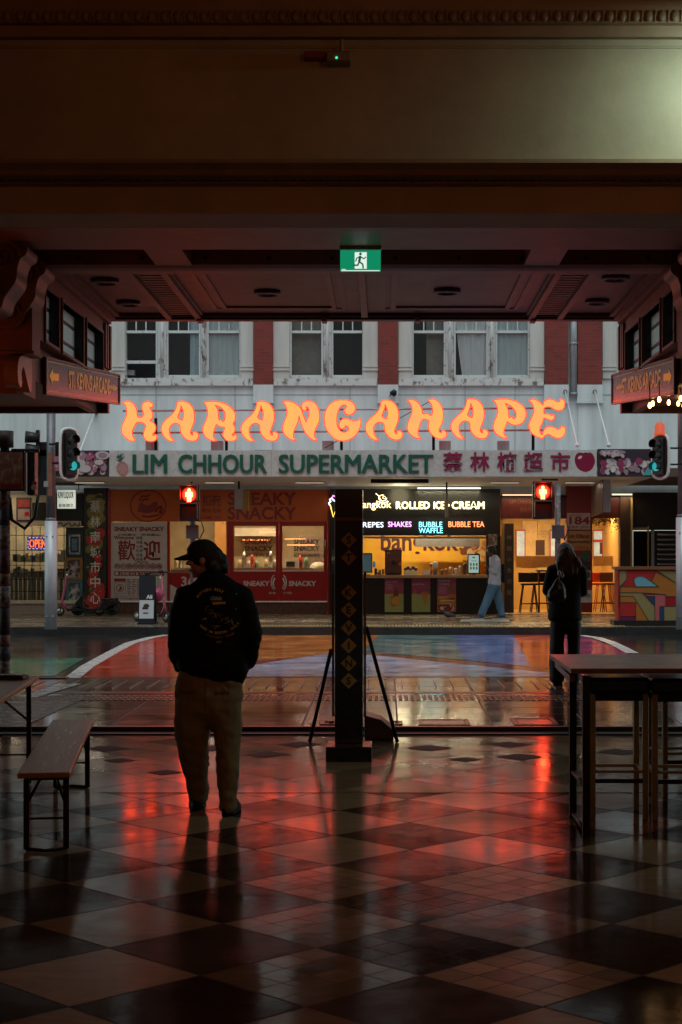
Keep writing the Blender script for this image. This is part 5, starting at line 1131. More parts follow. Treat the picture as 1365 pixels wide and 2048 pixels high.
q = MB(); pbox(q,1134,1185,1225,960,Y-.10,.5,mat('pillar_red',(.20,.014,.014),.4,var=.15,stretch=(12,12,.2))); q.build('pillar', None, cf)
q = MB(); q.box(PX(1003,Y),PX(1245,Y),Y+3.6,Y+3.7,Z0S,3.3,cyl_); q.box(PX(1003,Y),PX(1245,Y),Y+.2,Y+3.6,3.1,3.2,cyl_); q.box(PX(1003,Y),PX(1245,Y),Y+.0,Y+3.6,Z0S-.03,Z0S+.004,tan); q.box(PX(1245,Y),PX(1247,Y),Y+.3,Y+3.6,Z0S,3.2,cyl_)
Yr = Y+3.58
for a, c, d, e, m in ((1046,1075,1134,1042,mat('pale_board',(.62,.48,.26),.6)),(1076,1110,1148,1040,mat('pale_wall',(.55,.42,.20),.6)),(1112,1130,1120,1046,MATS['cafe_yellow'])): pbox(q,a,c,d,e,Yr-.02,.02,m)
pbox(q,1072,1090,1110,1080,Yr-.04,.02,mat('notice_dark',(.05,.02,.02),.5)); ptext(q,'NOODLES\nDUMPLINGS\nRICE',1077,1100,1068,Yr-.022,mat('notice_ink',(.28,.18,.08),.5),h=14); q.build('room', None, cf)
q = MB(); orng = mat('orange_joinery',(.45,.06,.012),.4,var=.1); skyp = mat('far_window_light',(.4,.5,.5),.4,var=.3,scale=6,emit=(.42,.55,.56),es=.45)
for a, c in ((1034,1050),(1102,1118),(1188,1226),(1228,1240)):
    q = MB(); pbox(q,a,c,1112,1062,Yr-.06,.01,skyp)
    for s_ in ((a-1.5,a,1114,1060),(c,c+1.5,1114,1060),(a-1.5,c+1.5,1062,1059),(a-1.5,c+1.5,1116,1112)): pbox(q,s_[0],s_[1],max(s_[2:]),min(s_[2:]),Yr-.1,.05,orng)
    if a != 1188: q.build('back_window', None, cf)
    else: q9 = q
q = q9
pbox(q,1187,1242,1084,1079,Yr-.1,.05,orng); pbox(q,1222,1229,1116,1060,Yr-.11,.05,orng); pbox(q,1205,1208,1112,1062,Yr-.09,.03,orng); pbox(q,1200,1215,1108,1085,Yr-.075,.01,mat('window_dark',(.05,.05,.05),.4)); q.build('back_window', None, cf)
q = MB(); pbox(q,1032,1110,1135,1112,Y+1.6,.02,mat('frosted_screen',(.50,.38,.2),.4)); q.build('screen_panel', None, cf); q = MB(); pbox(q,1187,1240,1132,1112,Y+1.6,.02,MATS['frosted_screen']); q.build('screen_panel', None, cf)
lampbar(cf, PX(1004,Y), PX(1076,Y), Y-.25, PZ(990,Y-.25), (1,.55,.3), 1.6, 5.0, 'strip_light')
lampbar(cf, PX(1040,Y), PX(1120,Y), Y+1.6, 3.05, (1,.66,.30), 3, 85.0)
lampbar(cf, PX(1190,Y), PX(1236,Y), Y+1.6, 3.05, (1,.66,.30), 3, 50.0)
q = MB(); pbox(q,1262,1266,1226,992,Y-.1,.1,mat('yellow_edge',(.45,.32,.12),.4)); pbox(q,1241,1262,1226,990,Y-.08,.3,mat('brown_pier',(.06,.03,.02),.4,var=.4,scale=6)); q.build('pier', None, cf)
lampbar(cf, PX(1222,Y), PX(1262,Y), Y-.22, PZ(989,Y-.22), (1,.75,.45), 1.8, 3.0, 'strip_light')
# signs on the red pillar
def flat(name, label, cat, x0, y0, x1, y1, m, fn=None, Yp=None, group=None):
    Yp = Yp or Y-.105; o = MB(); pbox(o,x0,x1,y1,y0,Yp-.012,.011,m)
    if fn: fn(o, Yp-.012)
    return tag(o.build(name), label, cat, group)
ink = MATS['print_deep_red']; pale = mat('pillar_poster',(.45,.32,.30),.5,var=.08)
flat('number_poster','pale poster with large red number 184 on the cafe pillar','poster',1135,1026,1181,1059,pale,lambda o,Yq:(ptext(o,'184',1139,1180,1041,Yq,ink,h=16,bold=.03),ptext(o,'營業中  OPEN',1137,1178,1054,Yq,MATS['print_black'],h=6),pbox(o,1138,1164,1031,1030,Yq-.002,.002,MATS['print_black'])))
flat('supermarket_poster','orange supermarket notice below the number poster on the cafe pillar','poster',1134,1062,1182,1101,mat('poster_tan',(.36,.17,.06),.5,var=.1),lambda o,Yq:(ptext(o,'Lim Chhour',1137,1180,1072,Yq,MATS['print_maroon'],h=9,bold=.02),ptext(o,'Supermarket',1137,1180,1084,Yq,MATS['print_maroon'],h=8,bold=.02),ptext(o,'林楠超市',1148,1178,1095,Yq,orng,h=7)))
flat('green_notice','small dark green notice on the cafe pillar','notice',1162,1104,1181,1121,mat('notice_green',(.03,.06,.05),.5,var=.4,scale=20))
flat('dark_notice','small black notice under the green one on the cafe pillar','notice',1164,1123,1181,1139,mat('notice_black',(.025,.02,.02),.5,var=.4,scale=20))
flat('portrait_notice','pale notice with dark oval on the cafe pillar','notice',1170,1141,1182,1160,pale,lambda o,Yq:o.disc((PX(1176,Yq),Yq-.002,PZ(1150,Yq)),.06,14,MATS['print_black'],.09))
flat('white_notice','white lettered notice low on the cafe pillar beside the doorway','notice',1160,1180,1184,1205,mat('notice_white',(.45,.42,.42),.5,var=.1),lambda o,Yq:ptext(o,'OPEN',1164,1181,1191,Yq,MATS['print_black'],h=8,bold=.02))
def stool(px, dy, h, label, backrest=True, m=BLACK):
    Yq = Y+dy; th = thing('cafe_stool', label, 'stool', (PX(px,Yq), Yq, Z0S), 0, 'stools inside the cafe')
    q = MB(); q.box(-.19,.19,-.17,.17,h-.05,h,m); q.build('seat', None, th, bevel=.015)
    for sx in (-1,1):
        for sy in (-1,1): q = MB(); q.cyl((sx*.14,sy*.13,h-.05),(sx*.22,sy*.2,0),.014,n=8,m=m); q.build('leg', None, th)
    q = MB()
    for a, c in (((-.2,-.18),(.2,-.18)),((-.2,.18),(.2,.18)),((-.2,-.18),(-.2,.18)),((.2,-.18),(.2,.18))): q.cyl((*a,.22),(*c,.22),.011,n=6,m=m)
    q.build('footrest', None, th)
    if backrest: q = MB(); q.box(-.24,.24,.17,.21,h+.02,h+.26,m); q.build('backrest', None, th, bevel=.02)
stool(1058,.9,.72,'black bar stool nearest the cafe front, beside the dark pillar'); stool(1080,1.3,.72,'black bar stool behind the front one inside the cafe')
for i, (px, dy) in enumerate(((1194,1.5),(1207,1.9),(1221,1.4))): stool(px,dy,.72,['orange backed stool just inside the cafe doorway','orange backed stool in the middle of the cafe doorway','dark stool at the right of the cafe doorway'][i],True,orng if i < 2 else mat('stool_brown',(.08,.03,.02),.4))
tb = thing('cafe_table','high dark table inside the cafe behind the woman','table',(PX(1108,Y+1.2),Y+1.2,Z0S)); q = MB(); q.box(-.42,.42,-.3,.3,1.0,1.04,BLACK); q.build('tabletop', None, tb)
for sx in (-1,1): q = MB(); q.cyl((sx*.36,0,1.0),(sx*.36,0,0),.02,m=BLACK); q.build('leg', None, tb)
hp = thing('hanging_plant','trailing green plant along the top of the cafe doorway','plant',(PX(1213,Y+.3),Y+.3,PZ(1036,Y+.3))); rn = random.Random(6)
q = MB(); lm = mat('vine_leaf',(.07,.11,.02),.5,var=.4,scale=20)
for i in range(260):
    a, c, d = rn.uniform(-.34,.34), rn.uniform(-.1,.1), -abs(rn.gauss(0,.10))*(1.4 if math.sin(i*7)>0 else .7); v = Vector((rn.gauss(0,1),rn.gauss(0,1),rn.gauss(0,1))).normalized()*.03; w_ = v.orthogonal().normalized()*.017; p = Vector((a,c,d))
    q.poly([p-v,p+w_,p+v,p-w_],lm)
q.build('foliage', None, hp, recalc=False)
q = MB()
for i in range(9): x = -.34+i*.085; q.tube([(x,0,.0),(x+.02,.02,-.1),(x-.01,0,-.2)],.004,5,lm)
q.build('stem', None, hp)
# passage and vent at the right
pv = thing('vent_shutter', 'dark doorway with slatted vent at the right end of the row', 'shutter')
q = MB(); pbox(q,1268,1312,1228,1062,Y+.3,.1,DARK); pbox(q,1268,1600,1060,985,Y,.2,mat('dark_lintel',(.02,.012,.010),.5,var=.3)); pbox(q,1296,1298.5,1228,1052,Y-.02,.1,mat('brass_edge',(.35,.22,.08),.4)); pbox(q,1268,1298,1060.5,1055,Y-.03,.1,MATS['brass_edge']); pbox(q,1303,1309,1228,1060,Y-.01,.1,GALV); pbox(q,1309,1600,1228,1061,Y+.02,.2,BLACK); q.build('door', None, pv)
q = MB()
for i in range(7):
    py = 1068+i*9.8; a = PZ(py,Y); q.hexa([(PX(1315,Y),Y-.06,a-.035),(PX(1600,Y),Y-.06,a-.035),(PX(1600,Y),Y+.015,a-.01),(PX(1315,Y),Y+.015,a-.01),(PX(1315,Y),Y-.06,a-.02),(PX(1600,Y),Y-.06,a-.02),(PX(1600,Y),Y+.015,a+.005),(PX(1315,Y),Y+.015,a+.005)],mat('slat_grey',(.35,.33,.31),.4,var=.2))
q.build('slats', None, pv)
# signs hanging from the canopy
def hang(name, label, px0, px1, py0, py1, Yq, m, side=None):
    th = thing(name, label, 'sign', (PX((px0+px1)/2,Yq),Yq,PZ(py1,Yq)), 0, 'signs hanging from the canopy'); L = tuple(th.location); q = MB(); pbox(q,px0,px1,py1,py0,Yq,.9 if side else .12,m,*L); q.build('box', None, th)
    q = MB(); q.box(-.02,.02,.04,.08,PZ(py0,Yq)-L[2],3.42-L[2],BLACKM); q.build('hanger', None, th); return th, L
greyb = mat('lightbox_grey',(.42,.43,.47),.4,var=.1)
th, L = hang('hanging_lightbox','grey and yellow lightbox hanging over the snack shop doors',469.5,486,978,1018,36.6,greyb)
q = MB(); pbox(q,486.1,498,1021,981,36.6,.12,mat('lightbox_yellow',(.40,.26,.08),.4),*L); q.build('side_panel', None, th)
hang('blade_sign','thin pale blade sign hanging in front of the ice-cream neon',891,897,986,1035,37.2,mat('blade_pale',(.42,.42,.34),.5))
th, L = hang('projecting_sign','dark projecting sign with pale edge hanging right of the cafe pillar',1207,1222,958,1024,36.0,greyb)
q = MB(); A = [(PX(1183,38.0)-L[0],38.0-L[1],PZ(1034,38)-L[2]),(PX(1206,36)-L[0],36.0-L[1],PZ(1024,36)-L[2]),(PX(1206,36)-L[0],36.0-L[1],PZ(958,36)-L[2]),(PX(1183,38)-L[0],38.0-L[1],PZ(975,38)-L[2])]
q.prism(A,(.02,.01,0),mat('projecting_face',(.05,.03,.03),.4,var=.5,scale=5,col2=(.14,.05,.03),thr=(.55,.6))); q.build('face', None, th)
# ================================================================ SIGNALS, FURNITURE, OBJECTS
visor = mat('signal_black', (.010,.010,.011), .4, var=.2)
lensd = mat('dark_lens', (.03,.012,.012), .15, var=0)
def aspect(q, c, r, ang, m):
    """visored lamp looking along ang (0 = towards the viewer), m = lens material"""
    M = T(*c) @ Matrix.Rotation(ang, 4, 'Z')
    n = 18
    for k in range(n):
        t0, t1 = 2*math.pi*k/n, 2*math.pi*(k+1)/n
        if math.sin((t0+t1)/2) < -.55: continue
        P = [M @ Vector((r*math.cos(t),y,r*math.sin(t))) for t, y in ((t0,0),(t1,0),(t1,-.15),(t0,-.15))]
        Q = [M @ Vector((r*1.04*math.cos(t),y,r*1.04*math.sin(t))) for t, y in ((t0,0),(t1,0),(t1,-.15),(t0,-.15))]
        q.poly(P, visor); q.poly(Q[::-1], visor); q.poly([P[3],P[2],Q[2],Q[3]], visor)
    q.poly([M @ Vector((r*.98*math.cos(2*math.pi*k/n),-.03,r*.98*math.sin(2*math.pi*k/n))) for k in range(n)][::1], m)
def lens_glow(name, col, s): return glow(name, col, s)
def wrap_pole(name, label, px, Y, w, ytop, ybot, ysl0, zb, extra=None):
    th = thing(name, label, 'signal pole', (PX(px,Y),Y,zb)); r = w*Y/F/2
    q = MB(); q.cyl((0,0,0),(0,0,PZ(ysl0,Y)-zb),r,n=20,m=mat('pole_sleeve',(.50,.53,.58),.4,var=.08,metal=.2))
    for dz in (.25,PZ(ysl0,Y)-zb-.3): 
        for a in (-.55,.45): q.ball((r*math.sin(a),-r*math.cos(a),dz),.018,GALV,n=8)
    q.build('sleeve', None, th)
    q = MB(); q.cyl((0,0,PZ(ysl0,Y)-zb),(0,0,PZ(ytop,Y)-zb),r*.72,n=18,m=mat('pole_grey',(.17,.17,.19),.4,var=.15,metal=.4)); q.cyl((0,0,PZ(ysl0,Y)-zb),(0,0,PZ(ysl0,Y)-zb+.06),r*.85,n=18,m=MATS['pole_grey']); q.build('pole', None, th)
    return th
YP = 32.2
lp = wrap_pole('signal_pole','grey signal pole with pale sleeve at the far kerb on the left',102.5,YP,25,815,1256,1042,ZF0)
rp = wrap_pole('signal_pole','grey signal pole with pale sleeve at the right edge of the view',1364.5,YP,24,640,1252,1035,ZF0)
def head3(name, label, px0, px1, py0, py1, Y, turn, litcol, border, beacon=None, pole=None, side=1):
    x0, x1, z0, z1 = PX(px0,Y), PX(px1,Y), PZ(py1,Y), PZ(py0,Y); cx = (x0+x1)/2; W_, H = x1-x0, z1-z0
    th = thing(name, label, 'traffic light', (cx,Y,z0)); hw = W_/2; M = Matrix.Rotation(turn,4,'Z')
    out = [(-hw+.0,.12),(-hw+.1,0),(hw-.1,0),(hw,.12),(hw,H-.12),(hw-.1,H),(-hw+.1,H),(-hw,H-.12)]
    q = MB(); q.prism([M @ Vector((a,.02,z)) for a, z in catmull([(a,z) for a, z in out],3)], M.to_3x3() @ Vector((0,.03,0)), mat('backboard',(.05,.012,.012) if border else (.012,.012,.013),.45,var=.2)); q.build('backboard', None, th)
    if border: q = MB(); q.tube([M @ Vector((a,.03,z)) for a, z in catmull([(a,z) for a, z in out],3)],.03,6,WHITE,closed=True); q.build('border', None, th)
    q = MB(); q.box(-hw*.6,hw*.6,-.1,.019,.08*H,.92*H,visor,M); q.build('housing', None, th)
    for k, zz in enumerate((.78,.52,.26)):
        q = MB(); aspect(q, M @ Vector((0,-.105,H*zz)), hw*.52, turn, glow('aqua_lens',(.03,.50,.48),.75) if k == 2 and litcol else lensd); q.build('lamp_head', None, th, recalc=False)
    if beacon: q = MB(); q.lathe((0,0,H+.0),[(.11,0),(.11,.03),(.10,.05),(.095,.19),(.06,.24),(.01,.25)],16,glow('beacon_amber',(.75,.09,.02),.75)); q.build('beacon', None, th)
    if pole is not None: q = MB(); px_ = pole-cx; q.box(min(0,px_),max(0,px_),.05,.10,.30*H,.34*H,BLACK); q.box(min(0,px_),max(0,px_),.05,.10,.68*H,.72*H,BLACK); q.build('bracket', None, th)
    return th
head3('traffic_light','traffic light with white edged backboard and lit aqua lamp, on the left signal pole',122,158,858,958,YP-.25,R(38),True,True,None,PX(102.5,YP))
head3('traffic_light','traffic light with orange beacon and lit aqua lamp at the right edge',1302,1338,870,956,YP-.25,R(-42),True,True,True,PX(1364.5,YP))
RLENS = glow('red_lens',(1,.013,.004),2.0)
_n = RLENS.node_tree.nodes; _l = RLENS.node_tree.links
_tc = _n.new('ShaderNodeTexCoord'); _mp = _n.new('ShaderNodeMapping'); _mp.inputs['Scale'].default_value = (1,0,1); _l.new(_tc.outputs['Generated'], _mp.inputs[0])
_vm = _n.new('ShaderNodeVectorMath'); _vm.operation = 'DISTANCE'; _vm.inputs[1].default_value = (.5,0,.5); _l.new(_mp.outputs[0], _vm.inputs[0])
_mr = _n.new('ShaderNodeMapRange'); _mr.interpolation_type = 'SMOOTHSTEP'; _mr.inputs['From Min'].default_value = .1; _mr.inputs['From Max'].default_value = .5; _mr.inputs['To Min'].default_value = 30; _mr.inputs['To Max'].default_value = .12; _l.new(_vm.outputs['Value'], _mr.inputs['Value']); _l.new(_mr.outputs[0], _n['Principled BSDF'].inputs['Emission Strength'])
def pedhead(label, px, Y, py0, py1, polepx, poley0, poley1, lit=True, stick=None):
    th = thing('pedestrian_signal', label, 'pedestrian signal', (PX(px,Y),Y,PZ(py1,Y)), 0, 'pedestrian signals'); H = PZ(py0,Y)-PZ(py1,Y); s = Y/F
    q = MB(); q.box(-.19,.19,0,.2,H*.52,H,visor); q.box(-.19,.19,0,.2,0,H*.50,visor); q.build('housing', None, th, bevel=.015)
    q = MB()
    for zz in (H*.52,H*.02): q.box(-.17,.17,-.2,-.001,zz+.43*H,zz+.45*H,visor); q.box(-.17,-.155,-.2,-.001,zz+.04*H,zz+.43*H,visor); q.box(.155,.17,-.2,-.001,zz+.04*H,zz+.43*H,visor)
    q.build('visor', None, th)
    g = glow('red_man',(1,.05,.012),70.0); q = MB(); zc = H*.70; yy = -.02
    q.disc((0,yy,zc+.095),.03,12,g)
    for P in ([(-.045,.06),(.045,.06),(.04,-.02),(-.04,-.02)],[(-.04,-.02),(-.004,-.02),(-.008,-.13),(-.036,-.13)],[(.004,-.02),(.04,-.02),(.036,-.13),(.008,-.13)],[(-.065,.055),(-.046,.058),(-.052,-.03),(-.068,-.03)],[(.046,.058),(.065,.055),(.068,-.03),(.052,-.03)]): q.poly([(a,yy,zc+z) for a, z in P], g)
    q.build('red_figure', None, th)
    q = MB(); q.disc((0,-.012,zc+.01),.15,28,RLENS); q.build('lens', None, th)
    lamp('red_signal_light', (0,-.75,zc), 8.0, (1,.05,.02), th, .12)
    pl = thing('signal_post', stick, 'signal post', (PX(polepx,Y+.2),Y+.3,ZF0), 0, 'slim signal posts at the far kerb')
    q = MB(); q.cyl((0,0,0),(0,0,PZ(poley0,Y+.2)-ZF0),.055,n=14,m=mat('sticker_pole',(.10,.10,.11),.4,var=.5,scale=9,col2=(.30,.31,.34),thr=(.52,.6))); q.build('post', None, pl)
    q = MB(); q.box(min(0,PX(px,Y)-PX(polepx,Y+.2)),max(.0,PX(px,Y)-PX(polepx,Y+.2)),-.06,-.02,PZ(py0-2,Y)-ZF0,PZ(py0-2,Y)-ZF0+.04,visor); q.build('arm', None, pl)
    q = MB(); q.box(-.12,.12,-.12,.0,PZ(1077,Y)-ZF0,PZ(1050,Y)-ZF0,mat('button_box',(.07,.07,.085),.4)); q.tube([(.16,0,PZ(1040,Y)-ZF0),(.22,0,PZ(1060,Y)-ZF0),(.12,0,PZ(1080,Y)-ZF0)],.012,6,BLACK); q.build('button_box', None, pl)
    return th
pedhead('pedestrian signal with glowing red figure on the left, above the man in the cap',379,YP,968,1042,385,968,1200,True,'stickered slim post under the left red signal, behind the man')
pedhead('pedestrian signal with glowing red figure on the right, above the woman',1086,YP,962,1038,1117,968,1180,True,'stickered slim post under the right red signal, behind the woman')
# signal seen side-on on the left signal, plus the traffic light turned away further left
th = thing('side_signal','dark visored signal head seen from the side, joined to the left signal pole','traffic light',(PX(78,YP),YP,PZ(990,YP))); q = MB()
for py in (868,893): q.cyl((PX(80,YP)-th.location.x,0,PZ(py+8,YP)-th.location.z),(PX(52,YP)-th.location.x,-.05,PZ(py+6,YP)-th.location.z),.09,.12,n=14,m=visor)
q.build('visor', None, th); q = MB(); pbox(q,62,96,990,900,YP+.05,.16,visor,*th.location); pbox(q,72,79,945,860,YP,.1,visor,*th.location); pbox(q,79,122,912,884,YP+.05,.12,visor,*th.location); q.build('housing', None, th)
q = MB(); pbox(q,96,104,992,905,YP-.3,.05,mat('painted_lit_edge',(.25,.10,.07),.5),*th.location); pbox(q,88,97,974,962,YP-.32,.02,mat('sticker',(.3,.3,.3),.5,var=.4,scale=30),*th.location); q.build('cover', None, th)  # reddish strip paints orange light along the edge, not a separate part
# poster-covered near pole with display panel at the left edge
YN = 20.6; pp = thing('poster_pole','pole near the left edge covered in torn posters and stickers','pole',(PX(10,YN),YN,zfoot(YN)))
q = MB(); q.cyl((0,0,0),(0,0,PZ(868,YN)-zfoot(YN)),.055,n=14,m=mat('pole_rust',(.05,.03,.025),.5,var=.4)); q.cyl((0,0,PZ(895,YN)-zfoot(YN)),(0,0,PZ(862,YN)-zfoot(YN)),.11,n=16,m=MATS['pole_rust']); q.build('pole', None, pp)
cols_ = [(.30,.22,.20),(.10,.11,.15),(.28,.15,.12),(.05,.03,.03),(.34,.30,.29),(.22,.10,.03),(.12,.02,.02)]
q = MB(); rn = random.Random(9); z = .0; k = 0
while z < PZ(990,YN)-zfoot(YN)-.1:
    h = rn.uniform(.14,.36); r = .066+.004*rn.random()
    q.cyl((0,0,z),(0,0,z+h),r,n=18,m=mat('torn_poster_%d' % (k%7),cols_[k%7],.6,var=.5,scale=18,col2=tuple(c*.25 for c in cols_[k%7]),thr=(.46,.56)),smooth=True); z += h+.004; k += 1
q.build('posters', None, pp)
q = MB(); q.tube([(.06,0,PZ(995,YN)-zfoot(YN)),(.09,0,PZ(1040,YN)-zfoot(YN)),(.25,0,PZ(1057,YN)-zfoot(YN)),(.37,0,PZ(1035,YN)-zfoot(YN)),(.42,0,PZ(990,YN)-zfoot(YN))],.022,8,BLACK); q.build('cable_loop', None, pp)
dp = thing('display_panel','graffitied display panel mounted on the poster covered pole','panel',(PX(24,YN),YN-.14,PZ(982,YN))); L = tuple(dp.location); Yd = YN-.14
q = MB(); pbox(q,-26,49,982,901,Yd,.08,BLACK,*L); pbox(q,49.2,53,984,905,Yd+.02,.05,mat('panel_edge',(.4,.42,.45),.4),*L); q.build('board', None, dp)
q = MB(); pbox(q,-22,46,978,904,Yd-.004,.003,mat('graffiti_print',(.30,.14,.10),.5,var=.6,scale=9,col2=(.50,.44,.36),thr=(.50,.62)),*L); pbox(q,2,44,979,968,Yd-.006,.002,mat('poster_red_strip',(.25,.04,.04),.5,var=.5,scale=30),*L); q.build('print', None, dp)
sb = thing('signal_box','dark signal box on an arm beside the poster pole with stickers','box',(PX(78,YN+.1),YN+.1,PZ(992,YN))); L = tuple(sb.location)
q = MB(); pbox(q,54,70,990,902,YN+.1,.2,visor,*L); q.box(PX(10,YN)-L[0]+.05,0,.02,.06,.55,.60,BLACK); q.build('housing', None, sb, bevel=.01)
q = MB(); q.disc((PX(65,YN)-L[0],-.006,PZ(974,YN)-L[2]),.035,14,mat('round_sticker',(.42,.33,.28),.5,var=.3)); q.disc((PX(66,YN)-L[0],-.004,PZ(966,YN)-L[2]),.03,12,RED); q.build('sticker', None, sb)
# sandwich board
Y = 34.3; ab = thing('sandwich_board','dark navy sandwich board with white printed poster on the far footpath','sign',(PX(292.5,Y),Y,zfar(Y))); L = tuple(ab.location); navy = mat('navy_board',(.007,.010,.018),.4,var=.1)
q = MB(); q.hexa([(-.16,0,.03),(.17,0,.03),(.17,.03,.03),(-.16,.03,.03),(-.16,.14,1.02),(.17,.14,1.02),(.17,.17,1.02),(-.16,.17,1.02)],navy); q.hexa([(-.16,.36,.03),(.17,.36,.03),(.17,.39,.03),(-.16,.39,.03),(-.16,.18,1.02),(.17,.18,1.02),(.17,.21,1.02),(-.16,.21,1.02)],navy); q.box(-.18,.19,-.05,.44,0,.03,navy); q.box(-.04,.05,.13,.23,1.02,1.07,BLACK); q.build('board', None, ab)
q = MB(); q.hexa([(-.145,.008,.12),(.155,.008,.12),(.155,.011,.12),(-.145,.011,.12),(-.145,.0625,.50),(.155,.0625,.50),(.155,.065,.50),(-.145,.065,.50)],mat('white_sheet_poster',(.52,.55,.60),.4,var=.05))
for i in range(7): a = .15+.1*i*.12; q.box(-.08+.02*(i%3),.06-.02*(i%2),.002+(.06+.045*i)*.1415,.0085+(.06+.045*i)*.1415,.18+.045*i,.20+.045*i+(.02 if i in (3,4) else 0),MATS['print_black']) if i in (1,3,4,5) else None
q.build('poster', None, ab)
q = MB(); me = text_mesh('Ali', .11, .002, .004); q.mesh(me, T(.06,.066,.57) @ Matrix.Rotation(R(-8),4,'X'), WHITE); q.build('lettering', None, ab)
# pink kick scooters parked
pinkm = mat('scooter_pink',(.42,.07,.14),.35,var=.1); tyre = mat('tyre_rubber',(.012,.012,.012),.6,var=.2)
def scooter(label, px, Y, rz, lean=0.0, s=1.0):
    th = thing('kick_scooter', label, 'scooter', (PX(px,Y),Y,zfar(Y)), rz, 'parked pink scooters'); th.rotation_euler = (0,lean,rz); th.scale = (s,s,s)
    for x in (0,-.92): q = MB(); q.lathe((x,0,.11),[(.03,-.03),(.09,-.03),(.11,-.018),(.112,0),(.11,.018),(.09,.03),(.03,.03)],22,tyre,'y'); q.lathe((x,0,.11),[(.01,-.034),(.07,-.033),(.07,.033),(.01,.034)],16,STEEL,'y'); q.build('wheel', None, th)
    q = MB(); q.box(-.78,-.16,-.07,.07,.11,.16,BLACK); q.tube([(-.18,0,.14),(-.1,0,.24),(-.05,0,.34)],.03,8,pinkm); q.build('deck', None, th)
    q = MB(); q.tube([(0,-.0,.2),(-.06,0,.36),(-.17,0,1.02)],[.025,.03,.024],10,pinkm); q.tube([(.0,-.045,.11),(-.02,-.045,.22),(-.03,0,.25)],.014,6,BLACK); q.tube([(.0,.045,.11),(-.02,.045,.22),(-.03,0,.25)],.014,6,BLACK); q.build('stem', None, th)
    q = MB(); q.tube([(-.22,-.24,1.06),(-.18,-.1,1.07),(-.175,0,1.05),(-.18,.1,1.07),(-.22,.24,1.06)],.016,8,BLACK); q.ball((-.16,0,1.08),.05,BLACK,1,1.4,.8); q.cyl((-.22,-.28,1.06),(-.205,-.17,1.065),.02,m=BLACK); q.cyl((-.22,.28,1.06),(-.205,.17,1.065),.02,m=BLACK); q.build('handlebar', None, th)
    q = MB(); q.box(-.17,-.155,-.03,.03,.94,.97,glow('scooter_led',(.1,.9,.5),1.0)); q.build('display_light', None, th); return th
s1 = scooter('pink kick scooter with helmet hung on it beside the sandwich board', 333, 35.2, R(-40)); scooter('pink kick scooter parked against the tiled pier behind the left signal pole', 120, 38.3, R(200), R(0))
q = MB(); hp_ = [(.0,.13),(.07,.12),(.12,.07),(.15,0),(.155,-.07),(.12,-.075),(.11,-.05),(.0,-.04)]; q.lathe((0,0,0),hp_,20,mat('helmet_pink',(.40,.05,.14),.3,var=.1)); o = q.build('bike_helmet'); o.location = (PX(316,35.0),34.9,PZ(1188,35)); o.rotation_euler = (R(70),0,R(20)); tag(o,'pink helmet hanging on the scooter handlebar','helmet')
mb_ = thing('motor_scooter','black motor scooter parked in the dark under the fruit banner','scooter',(PX(190,38.5),38.5,zfar(38.5)),R(180)); mb_.scale = (.72,.8,.62)
for x in (-.55,.55): q = MB(); q.lathe((x,0,.22),[(.05,-.05),(.19,-.05),(.22,-.02),(.22,.02),(.19,.05),(.05,.05)],22,tyre,'y'); q.lathe((x,0,.22),[(.02,-.052),(.12,-.051),(.12,.051),(.02,.052)],14,BLACKM,'y'); q.build('wheel', None, mb_)
q = MB(); q.prism([(x,-.12,z) for x, z in catmull([(.62,.45),(.5,.62),(.42,.75),(.34,.7),(.36,.36),(.1,.26),(-.15,.28),(-.25,.5),(-.75,.56),(-.8,.45),(-.5,.36),(-.3,.2),(.3,.18),(.45,.3)],3)],(0,.24,0),mat('scooter_black',(.015,.015,.016),.2,var=.1)); q.build('body', None, mb_, bevel=.02)
q = MB(); q.box(-.75,-.2,-.11,.11,.56,.66,BLACK); q.build('saddle', None, mb_, bevel=.03); q = MB(); q.tube([(.34,-.3,.86),(.38,0,.84),(.34,.3,.86)],.016,8,BLACK); q.cyl((.5,0,.5),(.36,0,.86),.025,m=BLACK); q.build('handlebar', None, mb_); q = MB(); q.ball((.52,0,.62),.07,mat('headlight_glass',(.3,.3,.3),.1,metal=.6),.6,1,1); q.build('headlight', None, mb_)
# painted utility cabinet
Y = 33.75; cb = thing('utility_cabinet','utility cabinet painted with a colourful geometric mural at the far kerb','cabinet',(PX(1280,Y),Y,ZF0)); L = tuple(cb.location)
def mp(n, c): return mat('mural_'+n, c, .4, var=.06)
tanm, redm, org_, sk, pkm, nv, mar, pur = mp('khaki',(.24,.20,.085)), mp('red',(.36,.02,.02)), mp('ochre',(.36,.13,.022)), mp('sky',(.14,.36,.44)), mp('pink',(.42,.10,.11)), mp('navy',(.015,.05,.14)), mp('maroon',(.28,.008,.015)), mp('purple',(.14,.012,.06))
q = MB(); pbox(q,1236,1356,1243,1137,Y,.5,redm,*L); q.build('body', None, cb, bevel=.01); q = MB(); pbox(q,1229,1360,1252,1241,Y-.06,.6,BLACK,*L); q.build('plinth', None, cb); q = MB(); pbox(q,1231,1360,1139,1133,Y-.05,.6,mat('cabinet_lid',(.20,.08,.04),.4,var=.2),*L); q.build('lid', None, cb)
cr_ = lambda x, y: (1000+x*.2674, 960+y*.2674)       # coordinates read off an enlarged view
